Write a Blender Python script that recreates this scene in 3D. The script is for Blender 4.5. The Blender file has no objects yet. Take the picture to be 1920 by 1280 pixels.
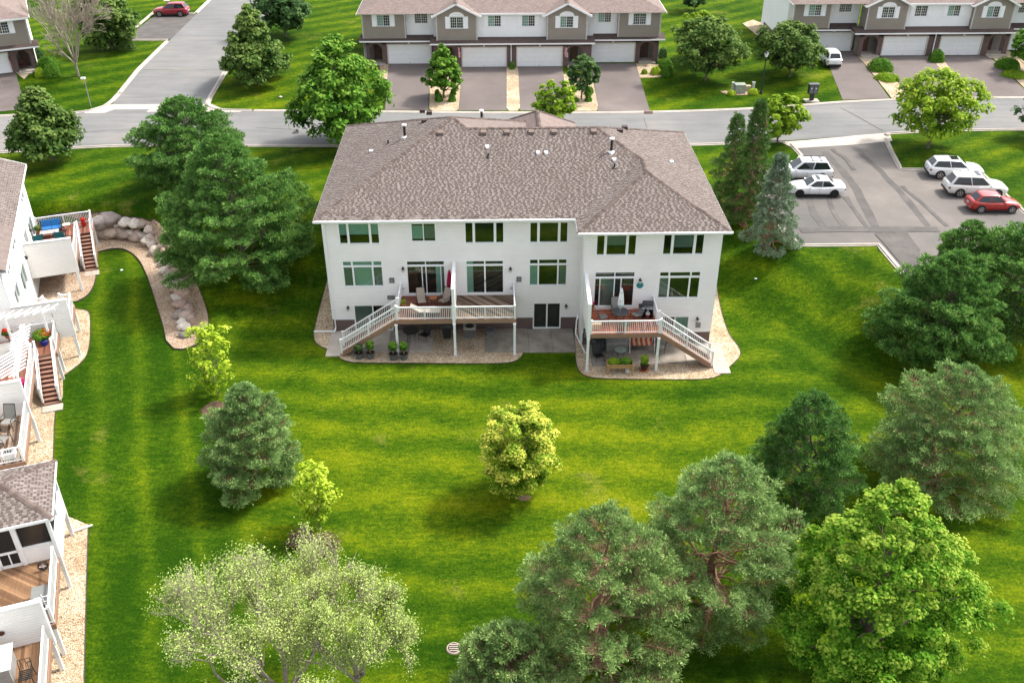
import bpy, bmesh, math, random
import numpy as np
from mathutils import Matrix, Vector, noise as mnoise
R_ = math.radians
rng = np.random.default_rng(7)
random.seed(7)
scn = bpy.context.scene
COL = scn.collection
# ------------------------------------------------------------------ camera
CF, CPIT, CYAW, CROL = 1795.5, 0.569, 0.0203, -0.001
CC = np.array([11.958, -57.654, 36.158])
cp_, sp_ = math.cos(CPIT), math.sin(CPIT)
cF = np.array([math.sin(CYAW)*cp_, math.cos(CYAW)*cp_, -sp_])
cR = np.cross(cF, [0, 0, 1]); cR /= np.linalg.norm(cR)
cU = np.cross(cR, cF)
cR, cU = cR*math.cos(CROL)+cU*math.sin(CROL), cU*math.cos(CROL)-cR*math.sin(CROL)
cam = bpy.data.cameras.new('camera')
camo = bpy.data.objects.new('camera', cam); COL.objects.link(camo)
cam.sensor_width = 36; cam.lens = CF/1920*36
cam.clip_start = 0.5; cam.clip_end = 6000
m = Matrix.Identity(4)
for i in range(3):
    m[i][0], m[i][1], m[i][2], m[i][3] = cR[i], cU[i], -cF[i], CC[i]
camo.matrix_world = m
scn.camera = camo
# ------------------------------------------------------------------ light
SUN_EL, SUN_AZ = R_(52), R_(64)          # azimuth measured from +y towards +x: the sun stands behind the house, to the right
w = bpy.data.worlds.new('World'); scn.world = w; w.use_nodes = True
nt = w.node_tree; nt.nodes.clear()
sky = nt.nodes.new('ShaderNodeTexSky'); sky.sky_type = 'NISHITA'; sky.sun_disc = False
sky.sun_elevation = SUN_EL; sky.sun_rotation = SUN_AZ; sky.air_density = 1.0; sky.dust_density = 3.5; sky.ozone_density = 0.8
bg = nt.nodes.new('ShaderNodeBackground'); bg.inputs[1].default_value = 0.15
wo = nt.nodes.new('ShaderNodeOutputWorld')
hs = nt.nodes.new('ShaderNodeHueSaturation'); hs.inputs['Saturation'].default_value = .35
nt.links.new(sky.outputs[0], hs.inputs['Color']); nt.links.new(hs.outputs[0], bg.inputs[0]); nt.links.new(bg.outputs[0], wo.inputs[0])
sd = bpy.data.lights.new('sun', 'SUN'); sd.energy = 1.95; sd.angle = R_(6.0); sd.color = (1, 0.95, 0.87)
so = bpy.data.objects.new('sun', sd); COL.objects.link(so)
sdir = Vector((math.sin(SUN_AZ)*math.cos(SUN_EL), math.cos(SUN_AZ)*math.cos(SUN_EL), math.sin(SUN_EL)))
so.rotation_euler = sdir.to_track_quat('Z', 'Y').to_euler(); so.location = (60, 60, 80)
scn.view_settings.view_transform = 'Standard'; scn.view_settings.look = 'None'
scn.view_settings.gamma = 1; scn.view_settings.exposure = 1.38
scn.render.film_transparent = False

# ------------------------------------------------------------------ terrain height
def S(t):
    t = np.clip(t, 0, 1); return t*t*(3-2*t)
def rect_dist(x, y, x0, y0, x1, y1):
    dx = np.maximum(np.maximum(x0-x, x-x1), 0); dy = np.maximum(np.maximum(y0-y, y-y1), 0)
    return np.hypot(dx, dy)
BPOLY = None      # inner (low) side of the boulder wall
def seg_d(x, y, P):
    d = np.full(np.shape(x), 1e9)
    for (ax, ay), (bx, by) in zip(P[:-1], P[1:]):
        L2 = (bx-ax)**2+(by-ay)**2+1e-12
        t = np.clip(((x-ax)*(bx-ax)+(y-ay)*(by-ay))/L2, 0, 1)
        d = np.minimum(d, np.hypot(x-ax-t*(bx-ax), y-ay-t*(by-ay)))
    return d
def inpoly(x, y, P):
    c = np.zeros(np.shape(x), bool)
    for (ax, ay), (bx, by) in zip(P, P[1:]+P[:1]):
        if ay == by: continue
        cond = ((ay > y) != (by > y)) & (x < (bx-ax)*(y-ay)/(by-ay)+ax)
        c ^= cond
    return c
def hgt(x, y):
    x = np.asarray(x, float); y = np.asarray(y, float)
    y1 = 16+6*S((-x-3)/9)
    a = 2.9*S(y/y1)
    d = np.minimum(rect_dist(x, y, 34.9, 7.3, 200, 60), rect_dist(x, y, 41.4, 2.5, 48, 60))
    b = 2.9*S(1-d/8.5)
    h = np.maximum(a, b)
    h = h+0.8*np.clip((y-39.2)/12, 0, 1)
    if BPOLY is not None:
        ins = inpoly(x, y, BPOLY)
        dd = seg_d(x, y, BPOLY[:BN])
        h = np.where(ins, h*0+0.0, h)
        k = S(dd/0.8)
        h = np.where(ins, h, h*k)
    return h
def ray(px, py):
    d = cF+cR*(px-960)/CF-cU*(py-640)/CF
    return d/np.linalg.norm(d)
def gz(px, py, z):
    d = ray(px, py); t = (z-CC[2])/d[2]; return CC+t*d
def gp(px, py):
    """where the line of sight through photo pixel (px,py) meets the terrain"""
    d = ray(px, py)
    t0 = (5.0-CC[2])/d[2]; t1 = (-0.3-CC[2])/d[2]
    ts = np.linspace(t0, t1, 500)
    P = CC[None, :]+ts[:, None]*d[None, :]
    h = hgt(P[:, 0], P[:, 1])
    k = np.argmax(P[:, 2] <= h+0.002)
    if k == 0: k = len(ts)-1
    p = P[k]; return float(p[0]), float(p[1]), float(h[k])
def gx(px, py): return gp(px, py)[:2]
def proj(X):
    d = np.array(X, float)-CC; z = d@cF
    return 960+CF*(d@cR)/z, 640-CF*(d@cU)/z
def zfor(x, y, py):
    a, b = -1., 30.
    for _ in range(40):
        mid = (a+b)/2
        if proj((x, y, mid))[1] > py: a = mid
        else: b = mid
    return a
def depth(x, y, z): return float((np.array([x, y, z])-CC)@cF)

bl = [(160, 441), (174, 442), (197, 444), (230, 446), (259, 451), (279, 457), (296, 477), (306, 493), (313, 523), (325, 543), (330, 559), (336, 575), (334, 598), (341, 618), (346, 640)]
BL = [tuple(gz(px, py, 0)[:2]) for px, py in bl]
BL = [(BL[0][0]-9, BL[0][1]+.5)]+BL
BN = len(BL)
BPOLY = BL+[(-9.5, -6.), (-60, -6.), (-60, BL[0][1])]

# ------------------------------------------------------------------ materials
MATS = {}
def nmat(name):
    m = bpy.data.materials.new(name); m.use_nodes = True
    t = m.node_tree; t.nodes.clear()
    o = t.nodes.new('ShaderNodeOutputMaterial'); MATS[name] = m
    return m, t, o
def nd(t, typ, **kw):
    n = t.nodes.new(typ)
    for k, v in kw.items():
        if k.startswith('i'):
            kk = k[1:]
            n.inputs[int(kk) if kk.isdigit() else kk].default_value = v
        else: setattr(n, k, v)
    return n
def rgba(c): return (c[0], c[1], c[2], 1)
def ramp(t, fac, stops):
    r = t.nodes.new('ShaderNodeValToRGB'); t.links.new(fac, r.inputs[0])
    e = r.color_ramp.elements
    while len(e) < len(stops): e.new(.5)
    for q, (p, c) in zip(e, stops): q.position = p; q.color = rgba(c)
    return r.outputs[0]
def mixc(t, fac, a, b, mode='MIX'):
    n = t.nodes.new('ShaderNodeMix'); n.data_type = 'RGBA'; n.blend_type = mode
    for inp, v in ((n.inputs[0], fac), (n.inputs[6], a), (n.inputs[7], b)):
        if hasattr(v, 'is_linked') or isinstance(v, bpy.types.NodeSocket): t.links.new(v, inp)
        elif isinstance(v, (int, float)): inp.default_value = v
        else: inp.default_value = rgba(v)
    return n.outputs[2]
def mth(t, op, a, b=None, c=None, clamp=False):
    n = t.nodes.new('ShaderNodeMath'); n.operation = op; n.use_clamp = clamp
    for i, v in enumerate((a, b, c)):
        if v is None: continue
        if isinstance(v, bpy.types.NodeSocket): t.links.new(v, n.inputs[i])
        else: n.inputs[i].default_value = v
    return n.outputs[0]
def coords(t, which='Object', scale=None, rot=None):
    tc = t.nodes.new('ShaderNodeTexCoord'); s = tc.outputs[which]
    if scale or rot:
        mp = t.nodes.new('ShaderNodeMapping')
        if scale: mp.inputs['Scale'].default_value = scale
        if rot: mp.inputs['Rotation'].default_value = rot
        t.links.new(s, mp.inputs[0]); s = mp.outputs[0]
    return s
def noi(t, vec, scale, detail=3, rough=.55):
    n = nd(t, 'ShaderNodeTexNoise'); n.inputs['Scale'].default_value = scale
    n.inputs['Detail'].default_value = detail; n.inputs['Roughness'].default_value = rough
    t.links.new(vec, n.inputs['Vector']); return n.outputs[0]
def pbsdf(t, o, col, rough=.6, spec=.3, metal=0, bump=None, bstr=.3, bdist=.02):
    p = t.nodes.new('ShaderNodeBsdfPrincipled')
    if isinstance(col, bpy.types.NodeSocket): t.links.new(col, p.inputs['Base Color'])
    else: p.inputs['Base Color'].default_value = rgba(col)
    p.inputs['Roughness'].default_value = rough; p.inputs['Specular IOR Level'].default_value = spec
    p.inputs['Metallic'].default_value = metal
    if bump is not None:
        b = t.nodes.new('ShaderNodeBump'); b.inputs['Strength'].default_value = bstr; b.inputs['Distance'].default_value = bdist
        t.links.new(bump, b.inputs['Height']); t.links.new(b.outputs[0], p.inputs['Normal'])
    t.links.new(p.outputs[0], o.inputs[0]); return p
def M(name, c, rough=.6, spec=.3, metal=0, var=.12, scale=3., bump=0., bscale=40., var2=None):
    """plain weathered surface: base colour, soft large variation, fine relief"""
    if name in MATS: return MATS[name]
    m, t, o = nmat(name)
    v = coords(t)
    n = noi(t, v, scale, 4)
    c1 = tuple(x*(1-var) for x in c); c2 = tuple(min(1, x*(1+var)) for x in c)
    if var2: c1 = var2
    col = ramp(t, n, [(.3, c1), (.7, c2)])
    b = noi(t, v, bscale, 2) if bump else None
    pbsdf(t, o, col, rough, spec, metal, b, bump or .3, .01)
    return m
white_trim = M('white_trim', (.80, .80, .80), .45, .35, var=.03)
white_vinyl = M('white_vinyl', (.78, .785, .79), .4, .4, var=.03)
siding_grey = M('siding_light_grey', (.81, .78, .755), .55, .3, var=.035, scale=.8)
siding_white = M('siding_white', (.80, .80, .79), .55, .3, var=.03, scale=.8)
siding_taupe = M('siding_taupe', (.27, .235, .195), .6, .25, var=.05, scale=.8)
deck_brown = M('rim_brown', (.27, .165, .115), .6, .25, var=.08, scale=2)
deck_red = M('deck_redwood_stain', (.36, .115, .06), .55, .3, var=.18, scale=2)
deck_red2 = M('deck_reddish', (.27, .11, .07), .6, .25, var=.2, scale=2)
dark_metal = M('dark_metal', (.022, .021, .02), .4, .5, .3, var=.1)
black_plastic = M('black_plastic', (.02, .021, .023), .5, .4, var=.15)
grey_plastic = M('grey_plastic', (.10, .105, .11), .5, .4, var=.1)
concrete = M('concrete_slab', (.40, .355, .30), .85, .15, var=.13, scale=1.6, bump=.3, bscale=60)
kerb_conc = M('kerb_concrete', (.42, .375, .33), .85, .15, var=.12, scale=1.2, bump=.3, bscale=60)
dark_conc = M('concrete_dark', (.25, .22, .185), .85, .15, var=.25, scale=1.2, bump=.3, bscale=60)  # darker, more mottled concrete for some slabs
bark = M('bark_grey', (.14, .115, .09), .9, .1, var=.25, scale=8, bump=.6, bscale=25)
bark_pine = M('bark_pine', (.26, .15, .10), .9, .1, var=.3, scale=6, bump=.6, bscale=25)
bark_dead = M('bark_bare', (.33, .28, .225), .9, .1, var=.2, scale=6, bump=.5, bscale=25)
soil = M('soil', (.03, .02, .014), .95, .05, var=.3, scale=10)
mulch = M('mulch', (.10, .065, .045), .95, .05, var=.4, scale=8, bump=1, bscale=30)
cedar = M('cedar', (.42, .25, .12), .7, .2, var=.15, scale=4)
fabric_tan = M('fabric_tan', (.33, .275, .22), .8, .15, var=.06)
fabric_grey = M('fabric_grey', (.22, .215, .20), .8, .15, var=.06)
magenta_cloth = M('magenta_cloth', (.30, .012, .05), .75, .15, var=.15)
terracotta = M('terracotta', (.38, .13, .06), .7, .2, var=.1)
blue_glaze = M('blue_glaze', (.01, .03, .22), .2, .5, var=.1)
red_paint = M('red_plastic', (.42, .015, .012), .35, .5, var=.05)
curtain_green = M('blind_pale', (.42, .56, .50), .8, .1, var=.05)
curtain_grey = M('blind_grey', (.24, .26, .25), .8, .1, var=.06)
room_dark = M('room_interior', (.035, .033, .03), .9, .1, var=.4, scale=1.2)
zinc = M('galvanised', (.36, .37, .37), .35, .5, .7, var=.1)
vent_brown = M('vent_brown', (.16, .115, .095), .6, .3, var=.1)

def glass_mat():
    m, t, o = nmat('window_glass')
    tr = nd(t, 'ShaderNodeBsdfTransparent'); tr.inputs[0].default_value = (.80, .88, .85, 1)
    gl = nd(t, 'ShaderNodeBsdfGlossy'); gl.inputs['Roughness'].default_value = .02; gl.inputs[0].default_value = (.9, .95, .92, 1)
    lw = nd(t, 'ShaderNodeLayerWeight'); lw.inputs[0].default_value = .35
    f = mth(t, 'MULTIPLY_ADD', lw.outputs['Fresnel'], .55, .03, clamp=True)
    mx = nd(t, 'ShaderNodeMixShader'); t.links.new(f, mx.inputs[0]); t.links.new(tr.outputs[0], mx.inputs[1]); t.links.new(gl.outputs[0], mx.inputs[2])
    t.links.new(mx.outputs[0], o.inputs[0]); return m
glass = glass_mat()
def carglass_mat():
    m, t, o = nmat('car_glass'); pbsdf(t, o, (.015, .018, .02), .05, .6); return m
car_glass = carglass_mat()
def paint(name, c, metal=0.):
    m, t, o = nmat(name)
    n = noi(t, coords(t), 3, 2)
    p = pbsdf(t, o, ramp(t, n, [(.3, tuple(x*.95 for x in c)), (.7, c)]), .3, .5, metal)
    p.inputs['Coat Weight'].default_value = .8; p.inputs['Coat Roughness'].default_value = .05
    return m

def grass_mat():
    m, t, o = nmat('mown_grass')
    v = coords(t)
    sx = nd(t, 'ShaderNodeSeparateXYZ'); t.links.new(v, sx.inputs[0]); X, Y = sx.outputs[0], sx.outputs[1]
    wob = noi(t, v, .12, 3); wob2 = noi(t, v, .5, 3)
    def band(coord_a, per, amp):
        c = mth(t, 'MULTIPLY_ADD', wob, amp, coord_a)
        c = mth(t, 'MULTIPLY_ADD', wob2, .5, c)
        s = mth(t, 'SINE', mth(t, 'MULTIPLY', c, 2*math.pi/per))
        return mth(t, 'MULTIPLY_ADD', s, .5, .5, clamp=True)
    def lin(a, b): return mth(t, 'MULTIPLY_ADD', X, a, mth(t, 'MULTIPLY', Y, b))
    def sm(x, a, b):
        n = nd(t, 'ShaderNodeMapRange'); n.interpolation_type = 'SMOOTHSTEP'
        n.inputs[1].default_value = a; n.inputs[2].default_value = b; t.links.new(x, n.inputs[0]); return n.outputs[0]
    bL = mth(t, 'MULTIPLY', mth(t, 'POWER', band(lin(.949, .316), 2.5, 1.2), 2.), .95)          # strips running past the left-hand townhouses
    bC = band(lin(.05, 1.), 3.1, 4.)              # cross strips behind the house
    bR = band(lin(.78, .62), 3.4, 6.)             # slanting strips on the slope to the right
    bF = band(lin(.55, -.83), 3.0, 3.)            # slanting strips by the street
    def mixf(f, a, b):
        n = nd(t, 'ShaderNodeMix'); t.links.new(f, n.inputs[0]); t.links.new(a, n.inputs[2]); t.links.new(b, n.inputs[3]); return n.outputs[0]
    eL = sm(lin(.949, .316), -9.5, -6.5)
    f1 = mixf(eL, bL, bC)
    f2 = mixf(sm(lin(1., .6), 27, 33), f1, bR)
    f3 = mixf(sm(Y, 13, 20), f2, bF)
    big = noi(t, v, .07, 4); mid = noi(t, v, .35, 4, .6)
    vs = coords(t, 'Object', (1, 3.2, 1)); st = noi(t, vs, 1.1, 5, .65)
    fine = noi(t, v, 9, 3, .7); fin2 = noi(t, v, 38, 2, .7)
    tot = mth(t, 'MULTIPLY_ADD', eL, .06, mth(t, 'MULTIPLY', f3, .25))
    dx = mth(t, 'MULTIPLY_ADD', X, 1/24., -13/24.); dy = mth(t, 'MULTIPLY_ADD', Y, 1/10., 1.7)
    rr = mth(t, 'ADD', mth(t, 'MULTIPLY', dx, dx), mth(t, 'MULTIPLY', dy, dy))
    tot = mth(t, 'MULTIPLY_ADD', sm(mth(t, 'MULTIPLY_ADD', wob, 1.2, rr), 1.8, .5), .17, tot)
    tot = mth(t, 'MULTIPLY_ADD', big, .85, tot)
    tot = mth(t, 'MULTIPLY_ADD', mid, .60, tot)
    tot = mth(t, 'MULTIPLY_ADD', st, .75, tot)
    tot = mth(t, 'MULTIPLY_ADD', fine, .60, tot)
    tot = mth(t, 'MULTIPLY_ADD', noi(t, v, 2.6, 5, .75), .75, tot)
    tot = mth(t, 'SUBTRACT', tot, 1.56)
    lawn_c = ramp(t, tot, [(.12, (.016, .050, .002)), (.38, (.038, .082, .003)), (.58, (.076, .122, .004)), (.80, (.130, .165, .004)), (1., (.20, .205, .02))])
    dry = ramp(t, noi(t, v, .22, 5, .7), [(.60, (0, 0, 0)), (.72, (1, 1, 1))])
    dr = mth(t, 'MULTIPLY', dry, mth(t, 'MULTIPLY', fine, .75))
    col = mixc(t, dr, lawn_c, (.24, .21, .05))
    spk = ramp(t, noi(t, v, 6.5, 4, .8), [(.34, (.62, .66, .6)), (.5, (.95, .95, .9)), (.66, (1.45, 1.38, 1.3))])
    col = mixc(t, 1., col, spk, 'MULTIPLY')
    pbsdf(t, o, col, .9, .03, 0, mth(t, 'MULTIPLY_ADD', fin2, .5, mth(t, 'MULTIPLY', fine, .9)), .8, .06)
    return m
grass = grass_mat()
def gravel_mat(name, stops, sc=9.):
    m, t, o = nmat(name)
    v = coords(t)
    vo = nd(t, 'ShaderNodeTexVoronoi'); vo.inputs['Scale'].default_value = sc; t.links.new(v, vo.inputs['Vector'])
    sep = nd(t, 'ShaderNodeSeparateColor'); t.links.new(vo.outputs['Color'], sep.inputs[0])
    c = ramp(t, sep.outputs[0], stops)
    gap = ramp(t, vo.outputs['Distance'], [(.35, (1, 1, 1)), (.85, (.6, .54, .48))])
    c = mixc(t, 1., c, gap, 'MULTIPLY')
    big = ramp(t, noi(t, v, .6, 4), [(.35, (.74, .68, .62)), (.65, (1, 1, 1))])
    c = mixc(t, 1., c, big, 'MULTIPLY')
    inv = mth(t, 'SUBTRACT', 1., vo.outputs['Distance'])
    pbsdf(t, o, c, .85, .2, 0, inv, 1., .06); return m
gravel = gravel_mat('gravel_tan', [(0, (.30, .20, .12)), (.15, (.50, .38, .25)), (.6, (.66, .54, .38)), (1, (.80, .72, .57))], 14.)
gravel2 = gravel_mat('gravel_pinkish', [(0, (.28, .18, .12)), (.2, (.46, .34, .24)), (.7, (.58, .46, .35)), (1, (.70, .61, .50))], 14.)
def asphalt_mat(name, lo, hi, patch, psc=.15, tracks=False):
    m, t, o = nmat(name); v = coords(t)
    a = noi(t, v, psc, 5, .6); f = noi(t, v, 14, 3, .8); g = noi(t, v, 60, 2)
    c = ramp(t, a, [(.3, lo), (.55, hi), (.7, patch)])
    sp = ramp(t, f, [(.3, (.82, .82, .82)), (.7, (1.08, 1.08, 1.08))])
    c = mixc(t, 1., c, sp, 'MULTIPLY')
    lng = ramp(t, noi(t, coords(t, 'Object', (.15, 1.2, 1)), 1.2, 4), [(.4, (.9, .9, .9)), (.6, (1.05, 1.04, 1.03))])
    if tracks: c = mixc(t, 1., c, lng, 'MULTIPLY')
    pbsdf(t, o, c, .85, .2, 0, g, .3, .01); return m
asph_street = asphalt_mat('asphalt_street', (.145, .148, .147), (.185, .184, .18), (.225, .205, .19), .12, True)
asph_drive = asphalt_mat('asphalt_driveway', (.13, .108, .10), (.16, .134, .125), (.19, .16, .147), .2)
asph_lot = asphalt_mat('asphalt_lot', (.11, .105, .10), (.16, .143, .13), (.21, .186, .166), .13)
asph_dark = asphalt_mat('asphalt_seal', (.085, .08, .076), (.11, .10, .094), (.135, .121, .112), .8)
def leafmat(name, c0, c1, c2, tr=.35):
    m, t, o = nmat(name)
    at = nd(t, 'ShaderNodeAttribute'); at.attribute_name = 'v'
    oi = nd(t, 'ShaderNodeObjectInfo')
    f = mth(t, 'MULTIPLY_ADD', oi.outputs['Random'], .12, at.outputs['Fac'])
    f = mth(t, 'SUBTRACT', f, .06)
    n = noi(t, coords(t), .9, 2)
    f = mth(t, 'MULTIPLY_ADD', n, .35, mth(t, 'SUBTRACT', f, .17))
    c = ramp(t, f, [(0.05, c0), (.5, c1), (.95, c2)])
    p = nd(t, 'ShaderNodeBsdfPrincipled'); p.inputs['Roughness'].default_value = .7; p.inputs['Specular IOR Level'].default_value = .10
    t.links.new(c, p.inputs['Base Color'])
    ts = nd(t, 'ShaderNodeBsdfTranslucent'); t.links.new(c, ts.inputs[0])
    mx = nd(t, 'ShaderNodeMixShader'); mx.inputs[0].default_value = tr
    t.links.new(p.outputs[0], mx.inputs[1]); t.links.new(ts.outputs[0], mx.inputs[2]); t.links.new(mx.outputs[0], o.inputs[0])
    return m
LM = dict(
    maple=leafmat('leaf_maple', (.035, .13, .010), (.12, .29, .016), (.40, .50, .07), .4),
    goldtip=leafmat('leaf_gold_tip', (.05, .16, .010), (.22, .36, .025), (.78, .72, .13), .4),
    mid=leafmat('leaf_mid_green', (.03, .10, .010), (.09, .22, .02), (.22, .38, .05)),
    bright=leafmat('leaf_bright', (.06, .15, .010), (.20, .34, .02), (.40, .50, .05), .4),
    olive=leafmat('leaf_olive', (.025, .07, .014), (.085, .16, .032), (.21, .29, .07)),
    dark=leafmat('leaf_dark', (.02, .055, .015), (.055, .12, .035), (.13, .22, .07)),
    lime=leafmat('leaf_lime', (.14, .28, .015), (.38, .52, .03), (.60, .68, .09), .4),
    bud=leafmat('leaf_bud', (.18, .26, .055), (.36, .46, .12), (.58, .67, .26), .25),
    pine=leafmat('needle_pine', (.025, .08, .018), (.09, .215, .042), (.27, .44, .11), .3),
    pineblue=leafmat('needle_bluegreen', (.05, .115, .035), (.21, .345, .105), (.50, .63, .24), .3),
    pinegrey=leafmat('needle_greygreen', (.05, .105, .032), (.175, .29, .085), (.45, .58, .20), .3),
    spruce=leafmat('needle_spruce', (.025, .075, .018), (.09, .18, .04), (.22, .33, .09), .25),
    bluespruce=leafmat('needle_blue_spruce', (.05, .085, .05), (.17, .25, .15), (.36, .46, .30), .25),
    red=leafmat('petal_red', (.25, .01, .01), (.55, .02, .02), (.75, .06, .03)),
    pink=leafmat('petal_magenta', (.25, .01, .08), (.55, .02, .14), (.7, .06, .2)),
    deadred=leafmat('leaf_dead_red', (.10, .05, .04), (.22, .13, .11), (.36, .25, .20)),
)
def shingle_mat(name, d, mcol, l, attr=True):
    m, t, o = nmat(name); v = coords(t)
    if attr:
        at = nd(t, 'ShaderNodeAttribute'); at.attribute_name = 'v'; f = at.outputs['Fac']
    else:
        oi = nd(t, 'ShaderNodeObjectInfo'); f = oi.outputs['Random']
    c = ramp(t, f, [(.0, d), (.42, mcol), (1., l)])
    g = ramp(t, noi(t, v, 30, 3, .8), [(.3, (.78, .78, .78)), (.7, (1.15, 1.15, 1.15))])
    c = mixc(t, 1., c, g, 'MULTIPLY')
    big = ramp(t, noi(t, v, .35, 3), [(.3, (.93, .92, .91)), (.7, (1.05, 1.05, 1.05))])
    c = mixc(t, 1., c, big, 'MULTIPLY')
    pbsdf(t, o, c, .9, .1, 0, noi(t, v, 60, 2), .5, .01); return m
SHC = ((.082, .064, .057), (.153, .127, .115), (.238, .206, .189))
shingle = shingle_mat('shingle_brown', *SHC)
shingle_obj = shingle_mat('shingle_brown_single', *SHC, attr=False)
shingle_base = M('shingle_base_layer', (.17, .136, .123), .9, .1, var=.15, bump=.5, bscale=60)  # plain mid-brown layer beneath the tabs
cap_mat = shingle_mat('ridge_cap_shingle', (.095, .07, .062), (.13, .10, .088), (.175, .138, .122), attr=False)
def roof_tex(name, ds, ms, ls, sc=1.):
    m, t, o = nmat(name); v = coords(t)
    b = nd(t, 'ShaderNodeTexBrick'); t.links.new(v, b.inputs['Vector'])
    b.inputs['Scale'].default_value = 1; b.inputs['Brick Width'].default_value = .3*sc; b.inputs['Row Height'].default_value = .13*sc
    b.inputs['Mortar Size'].default_value = .012; b.inputs['Color1'].default_value = rgba(ms); b.inputs['Color2'].default_value = rgba(ls); b.inputs['Mortar'].default_value = rgba(ds)
    g = ramp(t, noi(t, v, 5, 4, .8), [(.3, (.8, .8, .8)), (.7, (1.12, 1.12, 1.12))])
    c = mixc(t, 1., b.outputs[0], g, 'MULTIPLY')
    pbsdf(t, o, c, .9, .1, 0, b.outputs['Fac'], .5, .01); return m
roof_far = roof_tex('shingle_far', (.15, .105, .09), (.19, .148, .135), (.25, .205, .187))
roof_skirt = roof_tex('shingle_skirt', (.07, .05, .045), (.095, .07, .062), (.12, .09, .08))
def brick_mat():
    m, t, o = nmat('brick_dark_red')
    tc = coords(t); sx = nd(t, 'ShaderNodeSeparateXYZ'); t.links.new(tc, sx.inputs[0])
    cx = nd(t, 'ShaderNodeCombineXYZ'); t.links.new(mth(t, 'ADD', sx.outputs[0], sx.outputs[1]), cx.inputs[0]); t.links.new(sx.outputs[2], cx.inputs[1])
    b = nd(t, 'ShaderNodeTexBrick'); t.links.new(cx.outputs[0], b.inputs['Vector'])
    b.inputs['Scale'].default_value = 1; b.inputs['Brick Width'].default_value = .23; b.inputs['Row Height'].default_value = .085; b.inputs['Mortar Size'].default_value = .011
    b.inputs['Color1'].default_value = (.10, .042, .036, 1); b.inputs['Color2'].default_value = (.055, .028, .028, 1); b.inputs['Mortar'].default_value = (.26, .22, .20, 1)
    pbsdf(t, o, b.outputs[0], .85, .2, 0, b.outputs['Fac'], -.6, .01); return m
brick = brick_mat()
def boulder_mat():
    m, t, o = nmat('boulder_stone'); v = coords(t)
    oi = nd(t, 'ShaderNodeObjectInfo')
    c = ramp(t, oi.outputs['Random'], [(0, (.24, .225, .22)), (.15, (.50, .35, .28)), (.35, (.62, .53, .46)), (.5, (.34, .30, .28)), (.65, (.50, .38, .31)), (.85, (.60, .53, .46)), (1, (.68, .64, .58))])
    g = ramp(t, noi(t, v, 2.5, 6, .7), [(.3, (.6, .58, .56)), (.65, (1.15, 1.12, 1.1))])
    c = mixc(t, 1., c, g, 'MULTIPLY')
    pbsdf(t, o, c, .85, .2, 0, noi(t, v, 9, 4), .6, .05); return m
boulder_m = boulder_mat()
def plank_mat(name, a, b):
    m, t, o = nmat(name); oi = nd(t, 'ShaderNodeObjectInfo')
    n = noi(t, coords(t, 'Object', (1.2, 14, 1)), 2., 5, .7)
    f = mth(t, 'MULTIPLY_ADD', n, .7, mth(t, 'MULTIPLY_ADD', oi.outputs['Random'], .6, -.3))
    pbsdf(t, o, ramp(t, f, [(.2, a), (.75, b)]), .75, .2, 0, n, .3, .005); return m
wood_weather = plank_mat('deck_weathered', (.075, .048, .035), (.34, .25, .18))
wood_red = plank_mat('deck_red_plank', (.26, .07, .038), (.50, .17, .095))
wood_redbrown = plank_mat('deck_redbrown_plank', (.17, .065, .04), (.36, .17, .12))
wood_tan = plank_mat('deck_tan_plank', (.12, .065, .035), (.34, .20, .11))
tread_m = plank_mat('tread_composite', (.30, .17, .12), (.40, .24, .18))
riser_m = M('riser_dark', (.075, .025, .018), .6, .25, var=.1)

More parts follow.
